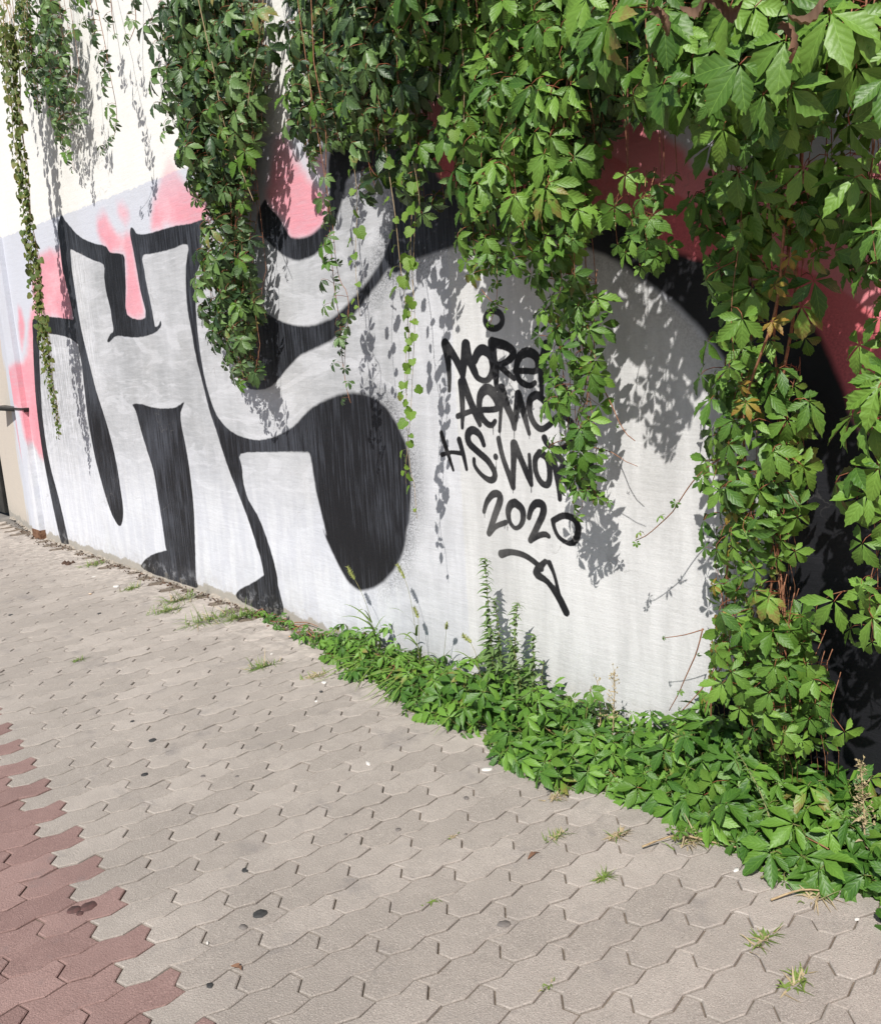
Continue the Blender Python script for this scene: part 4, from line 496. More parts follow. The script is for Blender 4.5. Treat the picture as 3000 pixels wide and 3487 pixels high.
DATA['vines'].append(dict(name='creeper_vine', label='upper crown of the overhanging bough that shades the red wall', cat='vine', kind='creeper', size=[0.15, 0.2], spacing=0.1, climb=0, stems=[
    [1, 0.003, [[-2.426, -0.395, 3.175], [-2.347, -0.456, 3.05], [-2.319, -0.451, 2.924]]],
    [1, 0.003, [[-2.255, -0.59, 3.144], [-2.261, -0.617, 2.959], [-2.296, -0.665, 2.773]]],
    [1, 0.003, [[-2.199, -0.565, 3.244], [-2.264, -0.585, 3.036], [-2.13, -0.596, 2.828]]],
    [1, 0.003, [[-2.192, -0.442, 2.923], [-2.251, -0.464, 2.747], [-2.178, -0.476, 2.572]]],
    [1, 0.003, [[-1.919, -0.583, 3.212], [-1.95, -0.593, 3.065], [-1.974, -0.661, 2.918]]],
    [1, 0.003, [[-2.265, -0.403, 3.239], [-2.328, -0.446, 3.055], [-2.365, -0.423, 2.871]]],
    [1, 0.003, [[-2.282, -0.577, 3.106], [-2.324, -0.602, 2.936], [-2.39, -0.586, 2.767]]],
    [1, 0.003, [[-2.215, -0.601, 3.035], [-2.16, -0.627, 2.888], [-2.108, -0.676, 2.742]]],
    [1, 0.003, [[-1.896, -0.561, 3.218], [-1.819, -0.607, 3.053], [-1.883, -0.582, 2.888]]],
    [1, 0.003, [[-2.008, -0.524, 3.198], [-2.022, -0.527, 3.013], [-2.077, -0.558, 2.827]]],
    [1, 0.003, [[-2.259, -0.469, 2.802], [-2.181, -0.564, 2.638], [-2.203, -0.523, 2.473]]],
    [1, 0.003, [[-2.108, -0.36, 3.156], [-2.109, -0.454, 2.991], [-2.093, -0.408, 2.827]]],
    [1, 0.003, [[-2.3, -0.447, 3.02], [-2.2, -0.547, 2.815], [-2.165, -0.451, 2.609]]],
    [1, 0.003, [[-2.453, -0.532, 3.172], [-2.501, -0.542, 3], [-2.528, -0.542, 2.827]]],
    [1, 0.003, [[-2.407, -0.426, 2.887], [-2.383, -0.439, 2.748], [-2.307, -0.478, 2.609]]],
    [1, 0.003, [[-1.929, -0.431, 3.129], [-1.945, -0.469, 2.981], [-1.962, -0.504, 2.833]]],
    [1, 0.003, [[-2.217, -0.412, 3.084], [-2.274, -0.47, 2.952], [-2.13, -0.431, 2.82]]],
    [1, 0.003, [[-2.338, -0.522, 3.007], [-2.253, -0.583, 2.846], [-2.404, -0.55, 2.685]]],
    [1, 0.003, [[-2.17, -0.578, 2.976], [-2.139, -0.665, 2.846], [-2.05, -0.626, 2.715]]],
    [1, 0.003, [[-2.25, -0.474, 3.05], [-2.242, -0.524, 2.91], [-2.341, -0.51, 2.77]]],
    [1, 0.003, [[-1.957, -0.453, 2.948], [-1.93, -0.509, 2.803], [-2.017, -0.491, 2.658]]],
    [1, 0.003, [[-2.236, -0.457, 3.195], [-2.228, -0.513, 3.039], [-2.185, -0.476, 2.882]]],
    [1, 0.003, [[-2.34, -0.38, 2.865], [-2.387, -0.429, 2.683], [-2.354, -0.399, 2.5]]],
    [1, 0.003, [[-2.386, -0.371, 2.817], [-2.338, -0.408, 2.68], [-2.477, -0.433, 2.543]]],
    [1, 0.003, [[-1.862, -0.566, 3.118], [-1.762, -0.626, 2.959], [-1.744, -0.619, 2.801]]],
    [1, 0.003, [[-2.414, -0.505, 3.117], [-2.497, -0.604, 2.979], [-2.287, -0.557, 2.841]]],
    [1, 0.003, [[-1.067, -0.291, 3.592], [-1.024, -0.334, 3.286], [-1.027, -0.365, 2.979]]],
    [1, 0.003, [[-0.151, -0.585, 3.002], [-0.109, -0.678, 2.661], [-0.257, -0.593, 2.321]]],
    [1, 0.003, [[0.235, -0.419, 3.224], [0.287, -0.497, 3.028], [0.302, -0.453, 2.831]]],
    [1, 0.003, [[-0.169, -0.434, 3.226], [-0.175, -0.53, 3.011], [-0.079, -0.445, 2.795]]],
    [1, 0.003, [[0.208, -0.235, 3.141], [0.296, -0.242, 2.814], [0.246, -0.265, 2.486]]],
    [1, 0.003, [[-0.22, -0.362, 3.502], [-0.143, -0.387, 3.226], [-0.131, -0.394, 2.949]]],
    [1, 0.003, [[-0.817, -0.243, 3.304], [-0.738, -0.292, 3.109], [-0.765, -0.321, 2.914]]],
    [1, 0.003, [[-0.514, -0.364, 3.282], [-0.507, -0.461, 3.075], [-0.454, -0.386, 2.868]]],
    [1, 0.003, [[0.235, -0.331, 3.158], [0.21, -0.409, 2.874], [0.202, -0.397, 2.59]]],
    [1, 0.003, [[-0.576, -0.539, 3.131], [-0.501, -0.639, 2.955], [-0.601, -0.558, 2.78]]],
    [1, 0.003, [[0.652, -0.22, 3.071], [0.652, -0.233, 2.86], [0.565, -0.252, 2.649]]],
    [1, 0.003, [[-0.949, -0.552, 3.323], [-0.866, -0.648, 3.113], [-0.898, -0.574, 2.903]]],
    [1, 0.003, [[0.395, -0.461, 3.509], [0.434, -0.536, 3.274], [0.456, -0.521, 3.039]]],
    [1, 0.003, [[-0.481, -0.549, 3.158], [-0.574, -0.577, 2.816], [-0.538, -0.584, 2.474]]],
    [1, 0.003, [[0.628, -0.539, 2.973], [0.596, -0.612, 2.819], [0.614, -0.591, 2.666]]],
    [1, 0.003, [[-0.123, -0.451, 3.185], [-0.033, -0.524, 3.027], [-0.244, -0.467, 2.869]]],
    [1, 0.003, [[0.445, -0.381, 3.424], [0.374, -0.464, 3.124], [0.355, -0.392, 2.823]]],
    [1, 0.003, [[0.369, -0.237, 3.112], [0.416, -0.266, 2.885], [0.353, -0.316, 2.658]]],
    [1, 0.003, [[-0.928, -0.177, 3.521], [-0.979, -0.196, 3.172], [-0.946, -0.19, 2.822]]],
    [1, 0.003, [[0.742, -0.352, 3.489], [0.741, -0.447, 3.241], [0.629, -0.37, 2.993]]],
    [1, 0.003, [[0.598, -0.343, 3.447], [0.653, -0.404, 3.098], [0.674, -0.386, 2.749]]],
    [1, 0.003, [[-0.74, -0.467, 3.547], [-0.834, -0.531, 3.292], [-0.592, -0.517, 3.037]]],
    [1, 0.003, [[-0.166, -0.406, 3.341], [-0.169, -0.496, 3.069], [-0.05, -0.468, 2.796]]],
    [1, 0.003, [[0.323, -0.282, 3.038], [0.277, -0.303, 2.79], [0.458, -0.301, 2.542]]],
    [1, 0.003, [[0.512, -0.228, 3.183], [0.447, -0.293, 3.028], [0.574, -0.256, 2.873]]],
    [1, 0.003, [[0.059, -0.543, 3.36], [0.115, -0.6, 3.054], [0.081, -0.544, 2.748]]],
    [1, 0.003, [[-0.641, -0.429, 2.951], [-0.549, -0.497, 2.786], [-0.622, -0.484, 2.621]]],
    [1, 0.003, [[0.625, -0.322, 3.199], [0.719, -0.417, 2.97], [0.52, -0.387, 2.742]]],
    [1, 0.003, [[0.15, -0.459, 3.386], [0.199, -0.514, 3.181], [0.175, -0.463, 2.976]]],
    [1, 0.003, [[0.697, -0.171, 3.433], [0.741, -0.182, 3.224], [0.711, -0.198, 3.015]]],
    [1, 0.003, [[-0.211, -0.484, 2.95], [-0.263, -0.501, 2.713], [-0.261, -0.494, 2.475]]],
    [1, 0.003, [[-1.154, -0.162, 2.939], [-1.17, -0.174, 2.61], [-1.175, -0.203, 2.281]]],
    [1, 0.003, [[-1.083, -0.365, 2.905], [-1.041, -0.449, 2.695], [-1.18, -0.397, 2.486]]],
    [1, 0.003, [[0.79, -0.472, 2.983], [0.863, -0.506, 2.783], [0.839, -0.547, 2.584]]],
    [1, 0.003, [[0.105, -0.527, 3.237], [0.101, -0.589, 3.021], [0.248, -0.582, 2.806]]],
    [1, 0.003, [[-0.132, -0.239, 3.255], [-0.098, -0.266, 3.066], [-0.218, -0.27, 2.878]]],
    [1, 0.003, [[-0.182, -0.605, 3.153], [-0.18, -0.642, 2.81], [-0.195, -0.661, 2.468]]],
    [1, 0.003, [[-0.144, -0.43, 3.306], [-0.108, -0.472, 3.101], [-0.082, -0.458, 2.896]]],
    [1, 0.003, [[0.141, -0.528, 3.24], [0.044, -0.54, 2.991], [0.129, -0.589, 2.743]]],
    [1, 0.003, [[0.504, -0.223, 3.464], [0.443, -0.238, 3.121], [0.396, -0.287, 2.778]]],
    [1, 0.003, [[-0.802, -0.471, 2.997], [-0.86, -0.495, 2.665], [-0.773, -0.527, 2.333]]],
    [1, 0.003, [[-1.119, -0.347, 3.271], [-1.116, -0.427, 3.01], [-1.023, -0.416, 2.749]]],
    [1, 0.003, [[-0.505, -0.6, 3.229], [-0.478, -0.648, 3.074], [-0.431, -0.667, 2.919]]],
    [1, 0.003, [[0.338, -0.294, 3.133], [0.366, -0.316, 2.838], [0.449, -0.332, 2.543]]],]))
DATA['vines'].append(dict(name='creeper_vine', label="short drooping cluster of mid-size leaves against the black arch's red edge", cat='vine', kind='creeper', size=[0.09, 0.13], spacing=0.06, climb=0, stems=[
    [1, 0.002, [[-1.428, -0.447, 1.932], [-1.429, -0.502, 1.812], [-1.429, -0.476, 1.692]]],
    [1, 0.002, [[-1.459, -0.393, 1.956], [-1.47, -0.452, 1.836], [-1.475, -0.425, 1.716]]],
    [1, 0.002, [[-1.558, -0.408, 1.974], [-1.575, -0.436, 1.869], [-1.583, -0.426, 1.764]]],
    [1, 0.002, [[-1.53, -0.434, 1.969], [-1.513, -0.453, 1.834], [-1.505, -0.441, 1.699]]],
    [1, 0.002, [[-1.441, -0.404, 1.933], [-1.454, -0.437, 1.813], [-1.46, -0.42, 1.693]]],
    [1, 0.002, [[-1.458, -0.461, 1.944], [-1.448, -0.482, 1.824], [-1.444, -0.477, 1.704]]],
    [1, 0.002, [[-1.432, -0.37, 1.944], [-1.442, -0.416, 1.824], [-1.447, -0.397, 1.704]]],
    [1, 0.002, [[-1.51, -0.34, 1.969], [-1.506, -0.389, 1.834], [-1.504, -0.379, 1.699]]],]))
DATA['vines'].append(dict(name='creeper_vine', label='upper part of the climbing vine, large leaves before the red band', cat='vine', kind='big', size=[0.14, 0.185], spacing=0.08, climb=0, stems=[
    [1, 0.002, [[-1.421, -0.19, 1.968], [-1.412, -0.231, 1.878], [-1.408, -0.206, 1.788]]],
    [1, 0.002, [[-1.059, -0.257, 1.895], [-1.069, -0.268, 1.79], [-1.073, -0.267, 1.685]]],
    [1, 0.002, [[-1.31, -0.26, 1.941], [-1.308, -0.303, 1.821], [-1.308, -0.3, 1.701]]],
    [1, 0.002, [[-1.226, -0.402, 1.897], [-1.223, -0.417, 1.657], [-1.222, -0.406, 1.417]]],
    [1, 0.002, [[-1.116, -0.259, 1.918], [-1.12, -0.274, 1.693], [-1.122, -0.262, 1.468]]],
    [1, 0.002, [[-1.04, -0.274, 1.885], [-1.054, -0.315, 1.78], [-1.06, -0.303, 1.675]]],
    [1, 0.002, [[-1.25, -0.24, 1.931], [-1.268, -0.287, 1.676], [-1.275, -0.265, 1.421]]],
    [1, 0.002, [[-1.259, -0.227, 1.931], [-1.256, -0.283, 1.676], [-1.254, -0.263, 1.421]]],
    [1, 0.002, [[-1.313, -0.182, 1.951], [-1.296, -0.222, 1.681], [-1.289, -0.218, 1.411]]],
    [1, 0.002, [[-1.373, -0.248, 1.943], [-1.385, -0.264, 1.868], [-1.39, -0.25, 1.793]]],
    [1, 0.002, [[-1.061, -0.277, 1.9], [-1.076, -0.335, 1.78], [-1.083, -0.308, 1.66]]],
    [1, 0.002, [[-1.313, -0.243, 1.923], [-1.303, -0.27, 1.668], [-1.299, -0.263, 1.413]]],
    [1, 0.002, [[-1.232, -0.213, 1.913], [-1.23, -0.255, 1.673], [-1.229, -0.234, 1.433]]],
    [1, 0.002, [[-1.298, -0.234, 1.934], [-1.297, -0.267, 1.679], [-1.297, -0.244, 1.424]]],
    [1, 0.002, [[-1.347, -0.196, 2.1], [-1.355, -0.224, 1.98], [-1.359, -0.217, 1.86]]],
    [1, 0.002, [[-1.249, -0.27, 2.061], [-1.235, -0.327, 1.956], [-1.229, -0.3, 1.851]]],
    [1, 0.002, [[-1.087, -0.298, 2.027], [-1.106, -0.35, 1.922], [-1.114, -0.325, 1.817]]],
    [1, 0.002, [[-0.913, -0.35, 2.006], [-0.9, -0.379, 1.901], [-0.894, -0.362, 1.796]]],
    [1, 0.002, [[-1.063, -0.438, 2.02], [-1.058, -0.471, 1.915], [-1.056, -0.446, 1.81]]],
    [1, 0.002, [[-1.009, -0.408, 2.015], [-1.017, -0.437, 1.895], [-1.02, -0.419, 1.775]]],
    [1, 0.002, [[-1.279, -0.314, 2.075], [-1.291, -0.324, 1.955], [-1.297, -0.319, 1.835]]],
    [1, 0.002, [[-1.057, -0.377, 2.002], [-1.043, -0.423, 1.897], [-1.036, -0.399, 1.792]]],
    [1, 0.002, [[-1.153, -0.401, 2.02], [-1.163, -0.443, 1.93], [-1.168, -0.426, 1.84]]],]))
DATA['vines'].append(dict(name='creeper_vine', label="middle part of the climbing vine, covering the grey letter's right edge", cat='vine', kind='creeper', size=[0.115, 0.165], spacing=0.07, climb=1, stems=[
    [1, 0.0014, [[-1.392, -0.08, 1.427], [-1.375, -0.132, 1.082], [-1.368, -0.108, 0.737]]],
    [1, 0.0014, [[-1.276, -0.258, 1.427], [-1.287, -0.288, 1.112], [-1.292, -0.265, 0.797]]],
    [1, 0.0014, [[-1.173, -0.197, 1.399], [-1.173, -0.235, 1.189], [-1.173, -0.209, 0.979]]],
    [1, 0.0014, [[-1.379, -0.144, 1.022], [-1.393, -0.187, 0.872], [-1.4, -0.182, 0.722]]],
    [1, 0.0014, [[-1.408, -0.121, 1.411], [-1.39, -0.152, 1.066], [-1.382, -0.131, 0.721]]],
    [1, 0.0014, [[-1.382, -0.174, 1.427], [-1.373, -0.204, 1.322], [-1.369, -0.187, 1.217]]],
    [1, 0.0014, [[-1.287, -0.221, 1.406], [-1.283, -0.263, 1.091], [-1.282, -0.25, 0.776]]],
    [1, 0.0014, [[-1.367, -0.127, 1.417], [-1.374, -0.142, 1.072], [-1.376, -0.136, 0.727]]],
    [1, 0.0014, [[-1.144, -0.21, 1.408], [-1.163, -0.261, 1.183], [-1.171, -0.247, 0.958]]],
    [1, 0.0014, [[-1.22, -0.209, 1.42], [-1.207, -0.224, 1.12], [-1.202, -0.221, 0.82]]],
    [1, 0.0014, [[-1.3, -0.239, 1.413], [-1.318, -0.28, 1.098], [-1.326, -0.252, 0.783]]],
    [1, 0.0014, [[-1.181, -0.206, 1.408], [-1.171, -0.245, 1.138], [-1.166, -0.239, 0.868]]],
    [1, 0.0014, [[-1.228, -0.139, 1.404], [-1.208, -0.203, 1.104], [-1.199, -0.179, 0.804]]],
    [1, 0.0014, [[-1.257, -0.27, 1.427], [-1.257, -0.293, 1.112], [-1.257, -0.275, 0.797]]],
    [1, 0.0014, [[-1.272, -0.191, 1.422], [-1.259, -0.238, 1.107], [-1.253, -0.229, 0.792]]],
    [1, 0.0014, [[-1.173, -0.131, 1.422], [-1.163, -0.185, 1.302], [-1.158, -0.17, 1.182]]],
    [1, 0.0014, [[-1.219, -0.125, 1.397], [-1.214, -0.164, 1.112], [-1.212, -0.163, 0.827]]],]))
DATA['vines'].append(dict(name='creeper_vine', label='bottom part of the climbing vine where it meets the ground creeper', cat='vine', kind='creeper', size=[0.115, 0.16], spacing=0.07, climb=1, stems=[
    [1, 0.0014, [[-1.188, -0.233, 0.802], [-1.19, -0.249, 0.547], [-1.191, -0.239, 0.292]]],
    [1, 0.0014, [[-1.12, -0.139, 0.678], [-1.141, -0.181, 0.483], [-1.149, -0.179, 0.288]]],
    [1, 0.0014, [[-1.305, -0.252, 0.762], [-1.297, -0.29, 0.567], [-1.293, -0.268, 0.372]]],
    [1, 0.0014, [[-1.148, -0.216, 0.758], [-1.146, -0.245, 0.533], [-1.145, -0.237, 0.308]]],
    [1, 0.0014, [[-1.416, -0.107, 0.724], [-1.417, -0.138, 0.559], [-1.417, -0.132, 0.394]]],
    [1, 0.0014, [[-1.252, -0.102, 0.762], [-1.263, -0.113, 0.492], [-1.268, -0.11, 0.222]]],
    [1, 0.0014, [[-1.143, -0.117, 0.635], [-1.127, -0.141, 0.455], [-1.12, -0.122, 0.275]]],
    [1, 0.0014, [[-1.186, -0.102, 0.734], [-1.2, -0.136, 0.494], [-1.207, -0.127, 0.254]]],
    [1, 0.0014, [[-1.252, -0.047, 0.744], [-1.243, -0.099, 0.489], [-1.239, -0.086, 0.234]]],
    [1, 0.0014, [[-1.17, -0.252, 0.797], [-1.181, -0.271, 0.557], [-1.186, -0.256, 0.317]]],
    [1, 0.0014, [[-1.316, -0.099, 0.748], [-1.298, -0.132, 0.493], [-1.29, -0.121, 0.238]]],
    [1, 0.0014, [[-1.086, -0.13, 0.54], [-1.088, -0.155, 0.435], [-1.089, -0.131, 0.33]]],
    [1, 0.0014, [[-1.006, -0.241, 0.555], [-1.007, -0.301, 0.48], [-1.008, -0.276, 0.405]]],
    [1, 0.0014, [[-1.054, -0.144, 0.582], [-1.074, -0.184, 0.462], [-1.082, -0.182, 0.342]]],
    [1, 0.0014, [[-1.239, -0.103, 0.772], [-1.245, -0.115, 0.502], [-1.248, -0.115, 0.232]]],
    [1, 0.0014, [[-1.276, -0.186, 0.771], [-1.267, -0.25, 0.516], [-1.264, -0.224, 0.261]]],
    [1, 0.0014, [[-1.346, -0.213, 0.746], [-1.334, -0.229, 0.566], [-1.328, -0.219, 0.386]]],
    [1, 0.0014, [[-1.156, -0.235, 0.811], [-1.159, -0.265, 0.571], [-1.161, -0.263, 0.331]]],
    [1, 0.0014, [[-1.123, -0.075, 0.612], [-1.141, -0.131, 0.432], [-1.149, -0.101, 0.252]]],
    [1, 0.0014, [[-1.213, -0.089, 0.729], [-1.213, -0.115, 0.489], [-1.213, -0.109, 0.249]]],
    [1, 0.0014, [[-1.109, -0.089, 0.551], [-1.104, -0.141, 0.416], [-1.102, -0.113, 0.281]]],
    [1, 0.0014, [[-1.163, -0.24, 0.792], [-1.147, -0.288, 0.552], [-1.141, -0.269, 0.312]]],
    [1, 0.0014, [[-1.265, -0.058, 0.744], [-1.278, -0.098, 0.474], [-1.283, -0.086, 0.204]]],
    [1, 0.0014, [[-1.286, -0.125, 0.757], [-1.276, -0.182, 0.502], [-1.272, -0.157, 0.247]]],]))
DATA['vines'].append(dict(name='creeper_vine', label='thick orange-brown woody stems of the climbing vine with yellow-red shoots', cat='vine', kind='yellow', size=[0.07, 0.1], spacing=0.1, climb=0, stems=[
    [1, 0.005, [[-1.07, -0.42, 1.896], [-1.096, -0.4, 1.728], [-1.14, -0.36, 1.599], [-1.195, -0.33, 1.435], [-1.253, -0.3, 1.258], [-1.285, -0.28, 1.071], [-1.324, -0.25, 0.809], [-1.393, -0.2, 0.548], [-1.466, -0.12, 0.198]]],]))
DATA['vines'].append(dict(name='creeper_vine', label="woody bare stems running up behind the climbing vine's leaves", cat='vine', kind='creeper', size=[0.1, 0.13], spacing=0.3, climb=0, stems=[
    [1, 0.006, [[-1.101, -0.3, 1.804], [-1.139, -0.28, 1.534], [-1.171, -0.25, 1.323], [-1.196, -0.22, 1.04], [-1.203, -0.18, 0.66], [-1.251, -0.1, 0.155]]],
    [1, 0.005, [[-1.145, -0.3, 1.687], [-1.181, -0.27, 1.458], [-1.205, -0.22, 1.181], [-1.233, -0.2, 0.812], [-1.301, -0.1, 0.138]]],]))
DATA['vines'].append(dict(name='creeper_vine', label='arching tendril with small leaves reaching left from the climbing vine', cat='vine', kind='creeper', size=[0.06, 0.09], spacing=0.085, climb=0, stems=[
    [0, 0.0025, [[-1.294, -0.25, 1.174], [-1.349, -0.25, 1.149], [-1.406, -0.25, 1.109], [-1.447, -0.25, 1.061], [-1.482, -0.25, 1.004], [-1.508, -0.25, 0.963], [-1.562, -0.25, 0.913], [-1.618, -0.25, 0.871], [-1.668, -0.25, 0.85]]],
    [0, 0.002, [[-1.365, -0.25, 1.134], [-1.373, -0.25, 1.089], [-1.384, -0.25, 1.058]]],]))
DATA['vines'].append(dict(name='creeper_vine', label='drooping reddish bare twigs at the foot of the climbing vine', cat='vine', kind='young', size=[0.03, 0.045], spacing=0.16, climb=0, stems=[
    [0, 0.0028, [[-1.388, -0.2, 0.709], [-1.398, -0.2, 0.546], [-1.419, -0.2, 0.426], [-1.463, -0.2, 0.348], [-1.522, -0.2, 0.277]]],
    [0, 0.0026, [[-1.454, -0.2, 0.584], [-1.472, -0.2, 0.48], [-1.527, -0.2, 0.348], [-1.584, -0.2, 0.263]]],
    [0, 0.0028, [[-1.376, -0.2, 0.486], [-1.41, -0.2, 0.395], [-1.442, -0.2, 0.291]]], [0, 0.002, [[-1.436, -0.2, 0.579], [-1.507, -0.2, 0.548], [-1.6, -0.2, 0.52]]],]))
DATA['vines'].append(dict(name='creeper_vine', label='separate creeper hanging over the plain black paint, past the climbing vine', cat='vine', kind='creeper', size=[0.15, 0.2], spacing=0.1, climb=0, stems=[
    [1, 0.002, [[-0.884, -0.253, 1.9], [-0.897, -0.286, 1.285], [-0.903, -0.263, 0.67]]],
    [1, 0.002, [[-0.825, -0.319, 1.885], [-0.827, -0.349, 1.3], [-0.828, -0.341, 0.715]]],
    [1, 0.002, [[-0.839, -0.378, 1], [-0.855, -0.409, 0.865], [-0.862, -0.383, 0.73]]],
    [1, 0.002, [[-0.869, -0.304, 1.875], [-0.864, -0.345, 1.29], [-0.862, -0.34, 0.705]]],
    [1, 0.002, [[-0.844, -0.241, 1.878], [-0.852, -0.285, 1.278], [-0.856, -0.261, 0.678]]],
    [1, 0.002, [[-0.922, -0.265, 1.927], [-0.927, -0.306, 1.777], [-0.929, -0.288, 1.627]]],
    [1, 0.002, [[-0.917, -0.238, 1.926], [-0.905, -0.272, 1.791], [-0.9, -0.27, 1.656]]],
    [1, 0.002, [[-0.844, -0.375, 1.91], [-0.839, -0.39, 1.775], [-0.837, -0.387, 1.64]]],
    [1, 0.002, [[-0.945, -0.272, 1.92], [-0.939, -0.286, 1.785], [-0.937, -0.284, 1.65]]],
    [1, 0.002, [[-0.98, -0.292, 1.932], [-0.961, -0.329, 1.812], [-0.953, -0.3, 1.692]]],
    [1, 0.002, [[-0.898, -0.243, 1.928], [-0.877, -0.287, 1.793], [-0.869, -0.269, 1.658]]],
    [1, 0.002, [[-0.888, -0.403, 1.901], [-0.867, -0.445, 1.766], [-0.859, -0.441, 1.631]]],
    [1, 0.002, [[-0.954, -0.257, 1.927], [-0.937, -0.29, 1.777], [-0.93, -0.287, 1.627]]],
    [1, 0.002, [[-0.915, -0.297, 1.913], [-0.931, -0.311, 1.778], [-0.939, -0.298, 1.643]]],
    [0, 0.0022, [[-0.855, -0.3, 0.839], [-0.929, -0.3, 0.82], [-0.993, -0.3, 0.795], [-1.016, -0.3, 0.777]]],]))

# ------------------------------------------------------------------ helpers
def link(o, parent=None):
    COL.objects.link(o)
    if parent is not None: o.parent = parent
    return o
def tag(o, label=None, cat=None, group=None, kind=None):
    if label: o['label'] = label
    if cat: o['category'] = cat
    if group: o['group'] = group
    if kind: o['kind'] = kind
    return o
def empty(name, loc):
    o = bpy.data.objects.new(name, None); o.location = loc; o.empty_display_size = .05
    return link(o)
def mesh_obj(name, v, f, mats, parent=None, smooth=False, mi=None, uv=None):
    me = bpy.data.meshes.new(name); me.from_pydata(v, [], f)
    for m in (mats if isinstance(mats, (list, tuple)) else [mats]): me.materials.append(m)
    if mi is not None: me.polygons.foreach_set('material_index', mi)
    if smooth: me.polygons.foreach_set('use_smooth', [True]*len(f))
    me.update()
    o = bpy.data.objects.new(name, me); return link(o, parent)
def child_at(o, parent):
    o.parent = parent
    return o
class MB:
    def __init__(s): s.v = []; s.f = []; s.m = []
    def add(s, v, f, m=0):
        b = len(s.v); s.v += [tuple(p) for p in v]; s.f += [tuple(i+b for i in q) for q in f]; s.m += [m]*len(f)
    def box(s, x0, x1, y0, y1, z0, z1, m=0):
        s.add([(x0,y0,z0),(x1,y0,z0),(x1,y1,z0),(x0,y1,z0),(x0,y0,z1),(x1,y0,z1),(x1,y1,z1),(x0,y1,z1)],
              [(0,3,2,1),(4,5,6,7),(0,1,5,4),(1,2,6,5),(2,3,7,6),(3,0,4,7)], m)
    def tube(s, pts, r0, r1=None, n=5, m=0):
        if r1 is None: r1 = r0
        pts = [Vector(p) for p in pts]; N = len(pts); base = len(s.v); up = Vector((.3,.2,1))
        for i, p in enumerate(pts):
            d = (pts[min(i+1, N-1)]-pts[max(i-1, 0)])
            d = d.normalized() if d.length > 1e-9 else Vector((0,0,1))
            a = d.cross(Vector((0,1,0)) if abs(d.y) < .9 else Vector((1,0,0))).normalized(); b = d.cross(a)
            r = r0+(r1-r0)*i/max(1, N-1)
            for k in range(n):
                t = 2*math.pi*k/n; s.v.append(tuple(p+a*(r*math.cos(t))+b*(r*math.sin(t))))
        for i in range(N-1):
            for k in range(n):
                s.f.append((base+i*n+k, base+i*n+(k+1)%n, base+(i+1)*n+(k+1)%n, base+(i+1)*n+k)); s.m.append(m)
        s.f.append(tuple(base+k for k in range(n))[::-1]); s.m.append(m)
        s.f.append(tuple(base+(N-1)*n+k for k in range(n))); s.m.append(m)
    def build(s, name, mats, parent=None, smooth=False):
        return mesh_obj(name, s.v, s.f, mats, parent, smooth, s.m)
def spline(pts, step=.03):
    P = [Vector(p) for p in pts]
    if len(P) == 2: P = [P[0], (P[0]+P[1])/2, P[1]]
    out = []
    for i in range(len(P)-1):
        p0 = P[max(i-1, 0)]; p1 = P[i]; p2 = P[i+1]; p3 = P[min(i+2, len(P)-1)]
        n = max(1, int((p2-p1).length/step))
        for k in range(n):
            t = k/n; t2 = t*t; t3 = t2*t
            out.append(.5*((2*p1)+(p2-p0)*t+(2*p0-5*p1+4*p2-p3)*t2+(3*p1-p0-3*p2+p3)*t3))
    out.append(P[-1]); return out

